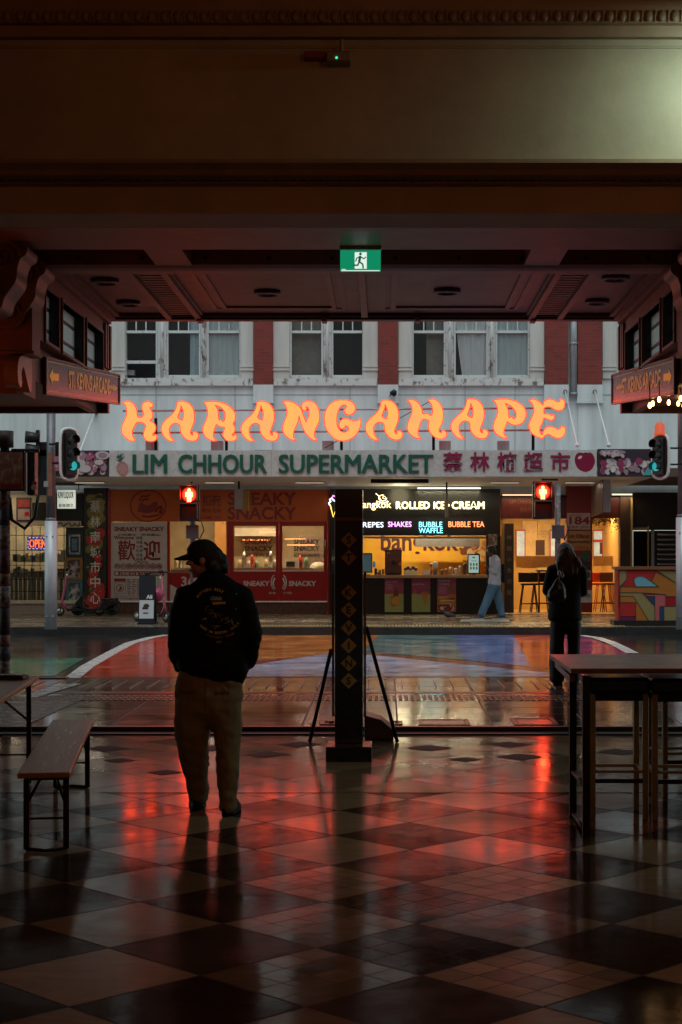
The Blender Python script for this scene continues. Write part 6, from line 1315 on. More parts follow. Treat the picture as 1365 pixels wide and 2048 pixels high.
A_ = [(tanm,[(893,675),(948,675),(948,745),(900,795),(893,950)]),(redm,[(948,675),(1170,675),(1135,755),(1180,798),(903,798),(948,745)]),(org_,[(1170,685),(1325,775),(1325,870),(1240,870),(1240,855),(1060,842),(900,842),(903,798),(1190,800),(1135,755)]),(tanm,[(1175,675),(1325,680),(1325,775)]),
 (org_,[(900,868),(1000,868),(1115,1055),(1018,1055),(1018,915),(900,915)]),(tanm,[(900,842),(1062,842),(1160,945),(1160,1055),(1115,1055),(1000,868),(900,868)]),(redm,[(900,915),(1018,915),(1018,1018),(900,1018)]),(pur,[(900,1018),(1018,1018),(1018,1055),(900,1055)]),(nv,[(1100,870),(1160,870),(1160,945)]),(pkm,[(1085,855),(1240,855),(1240,945),(1197,945),(1197,1055),(1160,1055),(1160,870),(1100,870)]),(mar,[(1240,870),(1325,870),(1325,945),(1240,945)]),(nv,[(1197,945),(1228,945),(1228,1055),(1197,1055)]),(tanm,[(1228,945),(1325,945),(1325,1055),(1228,1055)])]
q = MB()
for m_, P in A_: q.poly([(PX(cr_(*p)[0],Y)-L[0],-.0035,PZ(cr_(*p)[1],Y)-L[2]) for p in P], m_)
q.poly([(PX(cr_(*p)[0],Y)-L[0],-.006,PZ(cr_(*p)[1],Y)-L[2]) for p in catmull([(1190,800,1),(1022,800,1),(1003,760),(1012,730),(1045,720),(1085,728)],4)], sk)
for m_, P in A_+[(sk,[(1190,800),(1022,800),(1003,760),(1012,730),(1045,720),(1085,728)])]:
    pts = [(PX(cr_(*p)[0],Y)-L[0],-.007,PZ(cr_(*p)[1],Y)-L[2]) for p in P]; q.tube(pts,.0065,4,MATS['print_black'],closed=True)
q.build('mural', None, cb, recalc=False)
# ---------------------------------------------------------------- tower sign and the banner stand behind it
Y = FY(1516); tw = thing('tower_sign','tall black tower sign with gold lettered diamonds on a square base','sign',(PX(698,Y),Y,ZFL(Y))); L = tuple(tw.location); hw = (PX(726,Y)-PX(670,Y))/2
gb = mat('gloss_black',(.007,.007,.008),.16,var=.2,spec=.5)
q = MB(); q.box(-hw,hw,0,.235,.125,PZ(979,Y)-L[2]); q.build('column', gb, tw, bevel=.004)
q = MB(); yq = FY(1525); x0, x1 = PX(652,yq)-L[0], PX(744,yq)-L[0]; q.box(x0,x1,yq-Y,yq-Y+.46,-.004,.12); q.build('base', mat('base_black',(.008,.008,.009),.25,var=.2), tw, bevel=.006)
dg = mat('diamond_gold',(.42,.22,.07),.45,var=.12,scale=30); lt_ = mat('letter_black',(.012,.009,.007),.5,var=0)
q2 = MB()
for ch, py in zip('STKEVINS',(1080,1115,1185,1220,1255.5,1291,1326.5,1361.5)):
    c = PZ(py,Y)-L[2]; d = 16*Y/F; q1 = MB(); q1.prism([(-d,-.0005,c),(0,-.0005,c-d),(d,-.0005,c),(0,-.0005,c+d)],(0,-.006,0),dg); do = q1.build('diamond', None, tw)
    me = text_mesh(ch,.085,.001,.0028); q2 = MB(); q2.mesh(me,T(0,-.008,c),lt_); q2.build('letter', None, do)
q = MB(); fl_ = mat('lattice_line',(.035,.022,.012),.4,var=0)
for k in range(-1,4):
    zc = .35+.27*k*.5
    for s_ in (-1,1): q.cyl((-hw*.98*s_,-.001,max(.14,zc-.13)),(hw*.98*s_,-.001,min(.66,zc+.13)),.0016,n=4,m=fl_)
q.build('lattice_lines', None, tw)
q = MB(); pbox(q,671,725.5,1041,1035,Y-.002,.002,mat('red_strip',(.20,.01,.01),.2,var=.1),*L); q.build('red_band', None, tw)
Yb = 14.1; bs = thing('banner_stand','wooden framed clear banner stand with splayed black legs behind the tower sign','stand',(PX(698,Yb),Yb,ZFL(Yb))); L = tuple(bs.location); wd = mat('worn_wood',(.20,.13,.09),.5,var=.35,scale=12,stretch=(6,6,1))
for px in (666.5,730.5): q = MB(); pbox(q,px-2.2,px+2.2,1430,1150,Yb,.025,wd,*L); q.build('upright', None, bs)
q = MB(); pbox(q,664,733,1153,1149,Yb,.025,wd,*L); pbox(q,664,733,1433,1429,Yb,.025,wd,*L); q.build('crossbar', None, bs)
q = MB(); pbox(q,669,728,1429,1153,Yb+.01,.004,glass('clear_sheet',(.85,.85,.85),1.5,.06),*L); q.build('clear_sheet', None, bs)
for a, c in (((663,1300),(620,1482)),((733,1255),(795,1480))):
    z0 = 0.004; q = MB(); ya = 5511/(c[1]-CY) if False else 14.6
    q.cyl((PX(a[0],Yb+.05)-L[0],.05,PZ(a[1],Yb)-L[2]),(PX(c[0],14.55)-L[0],14.55-Yb,.016),.017,n=8,m=BLACKM); q.build('leg', None, bs)
Yr_ = 14.9; rm = thing('cable_ramp','curved rubber kerb ramp leaning at the threshold behind the tower sign','ramp',(PX(752,Yr_),Yr_,ZFL(Yr_))); q = MB()
q.prism([(x,-.28,z) for x, z in ((-.1,.02),(.16,.02),(.165,.09),(.05,.19),(-.1,.23))],(0,.42,0),mat('ramp_rubber',(.075,.05,.045),.4,var=.3,bump=.2)); q.build('body', None, rm, bevel=.008)
q = MB(); 
for k in range(3): q.box(-.09+k*.085,-.085+k*.085,-.283,.143,.15-k*.03,.232-k*.055 if k < 2 else .14,BLACK)
q.build('groove', None, rm)
# drains and covers
def cover(px0, px1, py0, py1, label, slots=0):
    z = zfoot(16.0)+.003; P = [GP(px0+4,py0,z),GP(px1-2,py0,z),GP(px1,py1,z),GP(px0,py1,z)]; q = MB(); x0, x1 = P[3][0], P[2][0]; y0, y1 = P[3][1], P[0][1]; ir = MATS['channel_iron']
    zz = zfoot((y0+y1)/2)+.001
    for s_ in ((x0,x1,y0,y0+.04),(x0,x1,y1-.04,y1),(x0,x0+.04,y0+.041,y1-.041),(x1-.04,x1,y0+.041,y1-.041)): q.box(*s_,zz-.02,zz+.009,ir)
    for i in range(slots): a = x0+.07+i*(x1-x0-.12)/slots; q.box(a,a+.03,y0+.06,y1-.06,zz-.02,zz+.007,ir)
    if not slots: q.box(x0+.05,x1-.05,y0+.05,y1-.05,zz-.02,zz+.004,mat('cover_infill',(.12,.09,.075),.25,var=.3))
    tag(q.build('drain_cover'), label, 'drain cover')
cover(640,676,1442,1449,'slotted drain cover left of the tower sign',6); cover(776,806,1442,1449,'slotted drain cover right of the tower sign',6); cover(838,942,1439,1450,'wide framed paved cover in the footpath right of the tower sign'); cover(1030,1120,1437,1450,'framed paved cover in the footpath in front of the woman')
# ---------------------------------------------------------------- bench and table at the left
wdt = mat('bench_wood',(.36,.16,.075),.32,var=.25,scale=5,stretch=(14,1,14),bump=.08,bscale=60,rvar=.06); lm_ = mat('bench_leg',(.010,.009,.009),.4,metal=.4,var=.2)
def trestle(name, label, cat, loc, rz, Ln, Wd, H, inset):
    th = thing(name, label, cat, (loc[0],loc[1],ZFL(loc[1])), rz); th.rotation_euler = (SL,0,rz); top = 'seat' if cat == 'bench' else 'tabletop'
    q = MB(); q.box(-Wd/2,Wd/2,0,Ln,H-.032,H,wdt); q.build(top, None, th, bevel=.006)
    for yy, sg in ((inset,1),(Ln-inset,-1)):
        for sx in (-1,1): q = MB(); x = sx*(Wd/2-.035); q.box(x-.017,x+.017,yy-.014,yy+.014,.012,H-.033,lm_); q.build('leg', None, th)
        q = MB(); xw = Wd/2-.053; q.box(-xw,xw,yy-.01,yy+.01,H-.07,H-.034,lm_); q.build('crosspiece', None, th); q = MB()
        q.tube([(-xw,yy,.13+H*.12),(xw,yy,.13+H*.12)],.007,6,lm_); q.build('crosspiece', None, th)
        q = MB()
        for sx in (-1,1): q.cyl((sx*(Wd/2-.05),yy,H*.62),(sx*.02,yy+sg*.28,H-.034),.009,n=8,m=lm_)
        q.cyl((-.03,yy+sg*.28,H-.045),(.03,yy+sg*.28,H-.045),.012,n=8,m=lm_); q.build('brace', None, th)
        if cat == 'bench':
            q = MB(); q.tube([(-xw-.02,yy,.012),(0,yy-.07*sg,.012),(xw+.02,yy,.012)],.011,8,lm_); q.build('foot_bar', None, th)
    return th
hb = .48; xn, yn = GP(88,1538,hb); xf, yf = GP(147,1443,hb)
trestle('trestle_bench','narrow wooden trestle bench with black folding legs on the tiled floor','bench',(xn,yn,0),math.atan2(-(xf-xn),yf-yn),math.hypot(xf-xn,yf-yn),.295,hb,.2)
ht = .775; xr, yr = GP(80,1357,ht); xn2, yn2 = GP(40,1389,ht)
Yt0, Yt1 = (EYE-ht)*F/(1392-CY)-1.3, (EYE-ht)*F/(1357-CY)
a = .074
cxn = PX(78,Yt1)-.30*math.cos(a); trestle('trestle_table','wooden trestle table with black legs at the left edge of the view','table',(cxn+(Yt1-9.9)*math.tan(a),9.9,0),a,(Yt1-9.9)/math.cos(a),.6,ht,.3)
q = MB(); q.box(-.16,.13,-.1,.1,0,.022,BLACK); q.box(-.14,.11,-.08,.08,.0225,.03,mat('menu_leather',(.02,.016,.014),.3)); o = q.build('menu_folder', None, None, bevel=.004); o.location = (PX(20,Yt1-.2),Yt1-.25,ht+ZFL(Yt1-.25)+.001); tag(o,'black menu folder lying on the far end of the left trestle table','folder')
# ---------------------------------------------------------------- high table and stools at the right
tw_ = mat('bar_table_wood',(.17,.062,.035),.30,var=.25,scale=4,stretch=(1,10,10),rvar=.06)
Ht = 1.02; S1 = (EYE-Ht)*F; xa, ya = PX(1140,0), S1/(1333-CY); yfar = S1/(1305-CY)
bt = thing('bar_table','high wooden bar table with dark legs at the right edge','table',(PX(1142,ya),ya,ZFL(ya))); L = tuple(bt.location)
xfar = PX(1100,yfar)-L[0]
q = MB(); q.hexa([(0,0,Ht-.032),(1.9,0,Ht-.032),(1.9,yfar-ya,Ht-.032),(xfar,yfar-ya,Ht-.032),(0,0,Ht),(1.9,0,Ht),(1.9,yfar-ya,Ht),(xfar,yfar-ya,Ht)],tw_); q.build('tabletop', None, bt, bevel=.004)
q = MB(); q.hexa([(.0,.065,Ht-.085),(.03,.065,Ht-.085),(xfar+.06,yfar-ya-.05,Ht-.085),(xfar+.03,yfar-ya-.05,Ht-.085),(.0,.065,Ht-.047),(.03,.065,Ht-.047),(xfar+.06,yfar-ya-.05,Ht-.047),(xfar+.03,yfar-ya-.05,Ht-.047)],tw_); q.build('apron', None, bt)
legs = [(1172.5,ya+.05),(1146,ya+.75)]
for px, yy in legs: q = MB(); x = PX(px,yy)-L[0]; q.box(x-.022,x+.022,yy-ya-.022,yy-ya+.022,0,Ht-.047,lm_); q.build('leg', None, bt)
q = MB(); p0, p1 = [(PX(px,yy)-L[0],yy-ya,.30) for px, yy in legs]; q.cyl(p0,p1,.016,n=8,m=lm_); q.cyl((p0[0],p0[1],.03),(p1[0],p1[1],.03),.014,n=8,m=lm_); q.build('stretcher', None, bt)
for x, yy in ((1.75,.05),(1.75,.75)): q = MB(); q.box(x-.022,x+.022,yy-.022,yy+.022,0,Ht-.047,lm_); q.build('leg', None, bt)
brs = mat('stool_brass',(.34,.27,.14),.38,metal=.75,var=.2); vin = mat('black_vinyl',(.010,.010,.011),.22,var=.2)
def bar_stool(label, px0, px1, pyb, seatpx, rz=0.0):
    Y0 = FY(pyb); wd_ = (px1-px0)*Y0/F; th = thing('bar_stool', label, 'stool', (PX((px0+px1)/2,Y0),Y0,ZFL(Y0)), rz, 'bar stools at the high table'); H = EYE-(seatpx-CY)*Y0/F-ZFL(Y0)
    hw_ = wd_/2-.02
    for sx in (-1,1):
        for yy in (.02,.40): q = MB(); q.box(sx*hw_-.019,sx*hw_+.019,yy-.018,yy+.018,0,H-.10,brs); q.build('leg', None, th, bevel=.006)
    q = MB(); q.box(-hw_+.0195,hw_-.0195,.005,.035,.235,.262,lm_); q.box(-hw_+.0195,hw_-.0195,.385,.41,.29,.31,brs); q.box(-hw_+.0195,hw_-.0195,.006,.034,.30,.318,brs)
    for sx in (-1,1): q.box(sx*hw_-.012,sx*hw_+.012,.0385,.3815,.30,.32,brs)
    q.build('footrest', None, th)
    q = MB(); q.box(-hw_+.0195,hw_-.0195,.004,.416,H-.15,H-.101,lm_); q.build('seat_frame', None, th)
    q = MB(); q.box(-wd_/2-.005,wd_/2+.005,-.02,.44,H-.0995,H,vin); q.build('seat', None, th, bevel=.022, seg=3)
bar_stool('black topped bar stool with brassy legs, nearest the table legs', 1180, 1298, 1640, 1355); bar_stool('black topped bar stool with brassy legs, cut by the right edge', 1305, 1425, 1642, 1357); bar_stool('bar stool standing behind the one at the right edge', 1325, 1420, 1596, 1352, R(6))
# ================================================================ PEOPLE
def loft(bm, pts, hint=(1,0,0), n=16):
    """tapered limb: pts = (x,y,z,ru,rw); ru along the hint axis, rw across; rounded ends"""
    V = [Vector(p[:3]) for p in pts]; rings = []; N = len(V)
    P = [(V[0]-(V[1]-V[0]).normalized()*min(pts[0][3],pts[0][4])*.7, .35, pts[0])]+[(V[i],1,pts[i]) for i in range(N)]+[(V[-1]+(V[-1]-V[-2]).normalized()*min(pts[-1][3],pts[-1][4])*.7,.35,pts[-1])]
    for k, (c, f, p) in enumerate(P):
        i = min(max(k-1,0),N-1); d = (V[min(i+1,N-1)]-V[max(i-1,0)]).normalized()
        h = Vector(hint); u = h-d*h.dot(d); u = u.normalized() if u.length > 1e-3 else d.orthogonal().normalized(); w_ = d.cross(u)
        rings.append([bm.verts.new(c+u*math.cos(2*math.pi*j/n)*p[3]*f+w_*math.sin(2*math.pi*j/n)*p[4]*f) for j in range(n)])
    for a, b_ in zip(rings, rings[1:]):
        for j in range(n): bm.faces.new((a[j],a[(j+1)%n],b_[(j+1)%n],b_[j]))
    bm.faces.new(rings[0][::-1]); bm.faces.new(rings[-1])
def ell(bm, c, r, M=None):
    g = bmesh.ops.create_uvsphere(bm, u_segments=16, v_segments=10, radius=1)
    for v in g['verts']:
        p = Vector((c[0]+v.co.x*r[0], c[1]+v.co.y*r[1], c[2]+v.co.z*r[2])); v.co = M @ p if M is not None else p
def skin(name, fill, m, parent, voxel=.012, smooth=5, wrinkle=0.0, wscale=(9,9,5), flat=None):
    """one continuous surface grown over overlapping forms"""
    bm = bmesh.new(); fill(bm); bmesh.ops.recalc_face_normals(bm, faces=bm.faces[:])
    me = bpy.data.meshes.new('tmp'); bm.to_mesh(me); bm.free(); o = bpy.data.objects.new('tmp', me); COL.objects.link(o)
    md = o.modifiers.new('r','REMESH'); md.mode = 'VOXEL'; md.voxel_size = voxel; md.use_smooth_shade = True
    if smooth: s = o.modifiers.new('s','SMOOTH'); s.iterations = smooth; s.factor = .5
    bpy.context.view_layer.update()
    res = bpy.data.meshes.new_from_object(o.evaluated_get(bpy.context.evaluated_depsgraph_get())); bpy.data.objects.remove(o)
    if wrinkle:
        for v in res.vertices:
            p = v.co; k = noise.fractal(Vector((p.x*wscale[0],p.y*wscale[1],p.z*wscale[2])),.9,2.1,3); k2 = abs(noise.noise(Vector((p.x*wscale[0]*.7+p.z*4,p.y*wscale[1]*.7,p.z*wscale[2]*2.2)))); v.co = p + v.normal*wrinkle*(k-.6*(1-2.2*k2))
    if wrinkle:
        b2 = bmesh.new(); b2.from_mesh(res)
        for _ in range(3): bmesh.ops.smooth_vert(b2, verts=b2.verts[:], factor=.5, use_axis_x=True, use_axis_y=True, use_axis_z=True)
        b2.to_mesh(res); b2.free()
    for p in res.polygons: p.use_smooth = True
    res.name = name; res.materials.clear(); res.materials.append(m)
    return link(name, res, parent)
skinm = mat('skin', (.58,.30,.19), .45, var=.08); skind = mat('skin_brown', (.13,.06,.04), .45, var=.08)
def head(bm, M, s=1.0, neck=.12):
    """facing -Y at the origin, chin at -.115, crown at +.115"""
    E = lambda c, r: ell(bm, tuple(x*s for x in c), tuple(x*s for x in r), M)
    E((0,.012,.02),(.076,.096,.094)); E((0,-.035,-.045),(.056,.055,.062)); E((0,-.06,-.098),(.026,.024,.018)); E((0,-.078,.032),(.05,.018,.014))
    E((0,-.103,-.018),(.013,.02,.014)); E((0,-.092,.008),(.009,.012,.024)); E((0,-.084,-.058),(.026,.015,.008)); E((0,-.082,-.072),(.022,.014,.008))
    for sx in (-1,1): E((sx*.078,.012,-.008),(.010,.020,.032)); E((sx*.045,-.066,-.02),(.02,.02,.02))
    q = [M @ Vector((0,.02*s,-.06*s)), M @ Vector((0,.03*s,-.06*s-neck))]
    loft(bm, [(*q[0],.055*s,.055*s),(*q[1],.062*s,.06*s)])
def hand(bm, wrist, d, up, s=1.0, curl=.5):
    """palm, four unequal curled fingers and a thumb leaving the side of the palm"""
    d = Vector(d).normalized(); up = Vector(up); up = (up-d*up.dot(d)).normalized(); sd = d.cross(up); w_ = Vector(wrist)
    loft(bm, [(*w_,.024*s,.018*s),(*(w_+d*.05*s),.04*s,.017*s),(*(w_+d*.09*s),.042*s,.014*s)], sd)
    for k, ln in enumerate((.072,.08,.074,.058)):
        b_ = w_+d*.09*s+sd*(.03-.02*k)*s; d2 = (d*math.cos(curl)-up*math.sin(curl)).normalized(); d3 = (d*math.cos(curl*2.2)-up*math.sin(curl*2.2)).normalized(); m_ = b_+d2*ln*.5*s; e = m_+d3*ln*.5*s
        loft(bm, [(*b_,.0095*s,.0095*s),(*m_,.0088*s,.0088*s),(*e,.0075*s,.0075*s)], sd, 8)
    b_ = w_+d*.03*s+sd*.036*s; m_ = b_+(d*.6+sd*.6-up*.4).normalized()*.04*s; e = m_+(d*.85-up*.4).normalized()*.03*s
    loft(bm, [(*b_,.012*s,.012*s),(*m_,.0105*s,.0105*s),(*e,.0085*s,.0085*s)], sd, 8)
def shoe(q, c, ang, L_=.29, w_=.1, h=.085, m=None, sole=None, pitch=0.0):
    M = T(*c) @ Matrix.Rotation(ang,4,'Z') @ Matrix.Rotation(pitch,4,'X')
    out = [(-.42,-.28),(0,-.36),(.30,-.46),(.5,-.42),(.62,-.22),(.66,0),(.62,.24),(.48,.44),(.25,.46),(0,.36),(-.30,.3),(-.42,0)]
    base = catmull([(y*w_,x*L_) for x, y in out],3); i0, i1 = q.mi(m), q.mi(sole or m); rings = []
    for z, k in ((0,1),(.022,1.03),(.0225,.98),(.05,.93),(h,.62)):
        rings.append([q.bm.verts.new(M @ Vector((x*k, (y if z < .06 else y*.55-.05*L_), z if z < .06 or y < .1 else .06))) for x, y in base])
    for n_, (a, b_) in enumerate(zip(rings, rings[1:])):
        for j in range(len(a)): f = q.bm.faces.new((a[j],a[(j+1)%len(a)],b_[(j+1)%len(a)],b_[j])); f.smooth = True; f.material_index = i1 if n_ == 0 else i0
    q.bm.faces.new(rings[0][::-1]).material_index = i1; q.bm.faces.new(rings[-1]).material_index = i0
# ---------------------------------------------------------------- man in the cap, seen from behind
YM = 10.87; SM = F/YM; man = thing('person','man in cap and black embroidered jacket with khaki trousers walking away, head turned left','person',(PX(425,YM),YM,0))
X = lambda px: (px-425)/SM
Zm = lambda py: (1625.5-py)/SM
jb = mat('jacket_black',(.006,.006,.007),.75,var=.25,scale=60,bump=.1,bscale=300,spec=.2); khaki = mat('khaki_cotton',(.25,.19,.095),.8,var=.15,scale=18,bump=.15,bscale=220)
HM = T(X(407),.02,Zm(1119)) @ Matrix.Rotation(R(-100),4,'Z') @ Matrix.Rotation(R(4),4,'X')
skin('body', lambda bm: head(bm, HM, 1.03, .13), skinm, man, .0055, 2)
def f(bm):
    loft(bm, [(X(425),.01,Zm(1152),.085,.085),(X(426),.0,Zm(1161),.125,.10),(X(427),-.01,Zm(1176),.205,.125),(X(428),-.015,Zm(1198),.235,.15),(X(430),-.01,Zm(1240),.225,.16),(X(428),0,Zm(1300),.23,.165),(X(424),0,Zm(1335),.245,.165),(X(420),0,Zm(1352),.232,.15)], n=24)
    loft(bm, [(X(376),-.01,Zm(1188),.085,.09),(X(360),-.02,Zm(1228),.072,.085),(X(354),-.01,Zm(1270),.063,.08),(X(354),.05,Zm(1312),.058,.07),(X(362),.09,Zm(1340),.05,.06)])
    loft(bm, [(X(480),-.01,Zm(1188),.085,.09),(X(497),-.03,Zm(1228),.075,.085),(X(506),-.04,Zm(1266),.066,.08),(X(500),.02,Zm(1302),.058,.07),(X(493),.07,Zm(1330),.05,.06)])
    loft(bm, [(X(424),.015,Zm(1146),.075,.08),(X(425),.01,Zm(1160),.10,.09)])
skin('jacket', f, jb, man, .011, 4, .011, (8,8,6))
def f(bm):
    loft(bm, [(X(420),0,Zm(1335),.20,.135),(X(417),0,Zm(1365),.222,.145),(X(416),.0,Zm(1400),.225,.15),(X(416),.0,Zm(1425),.215,.14)], n=24)
    loft(bm, [(X(384),.0,Zm(1400),.122,.13),(X(383),.02,Zm(1450),.122,.125),(X(385),.07,Zm(1500),.108,.112),(X(388),.12,Zm(1545),.092,.10),(X(390),.17,Zm(1580),.075,.085),(X(391),.20,Zm(1607),.066,.085)])
    loft(bm, [(X(449),-.0,Zm(1400),.118,.13),(X(455),-.01,Zm(1450),.105,.115),(X(458),-.04,Zm(1500),.088,.10),(X(459),-.08,Zm(1550),.078,.092),(X(459),-.11,Zm(1590),.068,.085),(X(460),-.10,Zm(1612),.066,.09)])
skin('trousers', f, khaki, man, .010, 3, .015, (7,7,5))
def ty(px, py):
    hit, loc, nn, i = bpy.data.objects['trousers'].ray_cast(Vector((X(px),-2,Zm(py))), Vector((0,1,0))); return (loc.y-.003) if hit else -.15
bpy.context.view_layer.update(); seam = mat('khaki_seam',(.10,.07,.03),.9,var=.2)
for x0, x1 in ((368,396),(434,462)):
    q = MB()
    for py in (1381,1384.5): q.tube([(X(x0+(x1-x0)*k/8),ty(x0+(x1-x0)*k/8,py),Zm(py)) for k in range(9)],.0022,5,seam)
    q.tube([(X((x0+x1)/2),ty((x0+x1)/2,py),Zm(py)) for py in (1385,1387)],.004,5,seam); q.build('pocket', None, man)
q = MB(); q.tube([(X(416),ty(416,py),Zm(py)) for py in range(1362,1424,6)],.0022,5,seam); q.build('seam', None, man)
q = MB(); shoe(q,(X(388),.235,.0),R(8),.30,.125,.10,mat('shoe_black',(.010,.009,.009),.75,var=.2,spec=.2)); q.build('shoe', None, man)
q = MB(); shoe(q,(X(462),-.055,.0),R(-3),.30,.122,.11,MATS['shoe_black']); q.build('shoe', None, man)
hairm = mat('dark_hair',(.012,.008,.006),.5,var=.4,scale=60,stretch=(1,1,.2),bump=.4,bscale=90)
def f(bm):
    for px, py, y, r in ((428,1112,.01,.068),(440,1124,.0,.06),(446,1138,-.01,.048),(440,1150,-.02,.04),(426,1130,.05,.06),(424,1132,-.05,.045),(433,1140,-.03,.05)): ell(bm,(X(px),y,Zm(py)),(r,r*.95,r))
skin('hair', f, hairm, man, .008, 3, .005, (30,30,8))
capm = mat('cap_dark',(.018,.015,.013),.8,var=.2,scale=30); capf = mat('cap_front',(.5,.36,.25),.8,var=.1)
def f(bm): ell(bm,(0,.0,.035),(.092,.112,.10),HM); ell(bm,(0,.0,.02),(.093,.113,.05),HM)
cp = skin('cap', f, capm, man, .008, 3)
q = MB(); i0 = q.mi(capm); N = 14; up_, dn_ = [], []
for k in range(N+1):
    t = k/N*math.pi; c_ = math.cos(t)*.082; out = -.085-math.sin(t)*.115
    for L_, dz in ((up_,.012),(dn_,.004)): L_.append([q.bm.verts.new(HM @ Vector((c_,-.06 if j == 0 else (-.06+out)/2*1.0 if j == 1 else out,.034+dz-(0 if j == 0 else .008 if j == 1 else .026)-.014*math.cos(t)**2))) for j in range(3)])
for L_, rev in ((up_,0),(dn_,1)):
    for a, b_ in zip(L_, L_[1:]):
        for j in range(2): f_ = q.bm.faces.new((a[j],b_[j],b_[j+1],a[j+1])); f_.smooth = True
for a, b_, c_, d in zip(up_, up_[1:], dn_[1:], dn_): q.bm.faces.new((a[2],b_[2],c_[2],d[2]))
q.build('peak', None, cp)
q = MB(); 
rows = []
for j in range(7):
    el = .25+j*.14; rows.append([q.bm.verts.new(HM @ Vector((.0945*math.cos(el)*math.sin(a),-.1145*math.cos(el)*math.cos(a),.037+.1025*math.sin(el)))) for a in [(-.75+.25*k)*(1-.07*j) for k in range(7)]])
i0 = q.mi(capf)
for a, b_ in zip(rows, rows[1:]):
    for k in range(6): q.bm.faces.new((a[k],a[k+1],b_[k+1],b_[k])).smooth = True
q.build('front_panel', None, cp)
q = MB()
for sx in (-1,1): q.ball(HM @ Vector((sx*.034,-.082,.008)), .013, mat('eye_white',(.6,.55,.5),.2,var=0),n=10); q.ball(HM @ Vector((sx*.034,-.0915,.008)), .006, BLACK,n=8); q.ball(HM @ Vector((sx*.034,-.09,.036)), .007, hairm, 3.2,.8,.7,n=8)
q.build('eyes', None, man)
# embroidery on the back of the jacket, laid on the cloth
def jy(px, py):
    o = bpy.data.objects['jacket']; hit, loc, nn, i = o.ray_cast(Vector((X(px),-2,Zm(py))), Vector((0,1,0))); return (loc.y-.003) if hit else -.17
bpy.context.view_layer.update()
q = MB(); gth = mat('gold_thread',(.75,.42,.10),.5,var=.35,scale=40); rth = mat('rust_thread',(.42,.15,.05),.5,var=.3,scale=40); gth2 = mat('cream_thread',(.55,.46,.35),.5,var=.3,scale=40)
def drape(me, m):
    for v in me.vertices: v.co.y = jy(425+v.co.x*SM, 1625.5-v.co.z*SM)
    q.mesh(me, None, m)
def arc_text(s_, cx_, cy_, rad, a0, a1, h, m, up=True):
    n_ = len(s_)
    for i, ch in enumerate(s_):
        if ch == ' ': continue
        a = a0+(a1-a0)*(i+.5)/n_; px, py = cx_+rad*math.sin(a), (cy_-rad*math.cos(a)) if up else (cy_+rad*math.cos(a))
        me = text_mesh(ch, h/SM*1.35, 0, .0006)
        if len(me.vertices): me.transform(T(X(px),0,Zm(py)) @ Matrix.Rotation(a if up else -a,4,'Y')); drape(me, m)
arc_text('BUTTERS BEST', 430, 1214, 36, -1.0, .62, 5.2, gth); arc_text('MADE IN BOOTER, GIRLS', 442, 1216, 48, -.82, .95, 4.8, gth, False); arc_text('FACTORY TEAM', 444, 1222, 51, -.5, .58, 4.6, rth, False)
def flat_text(s_, px, py, h, m, sh=0):
    me = text_mesh(s_, h/SM*1.35, 0, .0005, shear=sh); me.transform(T(X(px),0,Zm(py))); drape(me, m)
flat_text('Gilda', 438, 1196, 8, gth2, .35); flat_text('2001', 443, 1282, 4.5, rth)
def patch(P, m):
    q.poly([(X(a),jy(a,b_)-.001,Zm(b_)) for a, b_ in P], m)
patch([(430,1203.5),(456,1202.5),(456,1207),(432,1209)], gth)
rn = random.Random(5)
for i in range(70):
    t = rn.random(); cx_, cy_ = 415+t*55, 1218+t*27+rn.gauss(0,5)*(1-abs(t-.45)); a = rn.uniform(-.6,1.2); l_ = rn.uniform(2,5)
    patch([(cx_,cy_),(cx_+math.cos(a)*l_,cy_+math.sin(a)*l_),(cx_+math.cos(a)*l_-math.sin(a)*.9,cy_+math.sin(a)*l_+math.cos(a)*.9)], [gth,gth,gth,rth,gth2][i%5])
for i in range(14):
    cx_, cy_ = 425+rn.uniform(0,18), 1252+rn.uniform(-4,4); patch([(cx_,cy_),(cx_+4,cy_-1),(cx_+3,cy_+.9)], rth if i%3 else gth2)
for P in ([(414,1213),(424,1211),(424,1212.3)],[(408,1237),(420,1234),(418,1238)],[(475,1187),(478,1186.5),(477,1189)],[(474,1217),(477,1216.5),(476,1219)]): patch(P, gth2)
q.build('embroidery', None, man, recalc=False)
# ---------------------------------------------------------------- woman with the handbag
YW = 19.9; SW = F/YW; wz = zfoot(YW); wo = thing('person','woman with long dark hair in black coat and wide black trousers waiting at the crossing','person',(PX(1131,YW),YW,wz))
X = lambda px: (px-1131)/SW
Zm = lambda py: (1368-py)/SW
coat = mat('coat_black',(.008,.008,.009),.7,var=.25,scale=30,spec=.25); trs = mat('trouser_black',(.009,.008,.009),.6,var=.2,scale=20,spec=.3)
HW = T(X(1131),.02,Zm(1104)) @ Matrix.Rotation(R(-160),4,'Z')
skin('body', lambda bm: head(bm, HW, .95, .12), skinm, wo, .0065, 2)
def f(bm):
    loft(bm, [(X(1132),.0,Zm(1118),.09,.08),(X(1134),.0,Zm(1127),.17,.10),(X(1134),-.0,Zm(1142),.205,.12),(X(1133),.0,Zm(1175),.185,.125),(X(1131),.0,Zm(1200),.195,.135),(X(1130),0,Zm(1220),.205,.15),(X(1130),0,Zm(1237),.21,.155)], n=24)
    loft(bm, [(X(1106),.0,Zm(1136),.075,.08),(X(1099),-.01,Zm(1157),.063,.07),(X(1093),.02,Zm(1180),.052,.062),(X(1102),.15,Zm(1190),.045,.05)])
    loft(bm, [(X(1162),.0,Zm(1136),.075,.08),(X(1166),-.01,Zm(1157),.063,.07),(X(1168),.02,Zm(1182),.052,.062),(X(1158),.15,Zm(1190),.045,.05)])
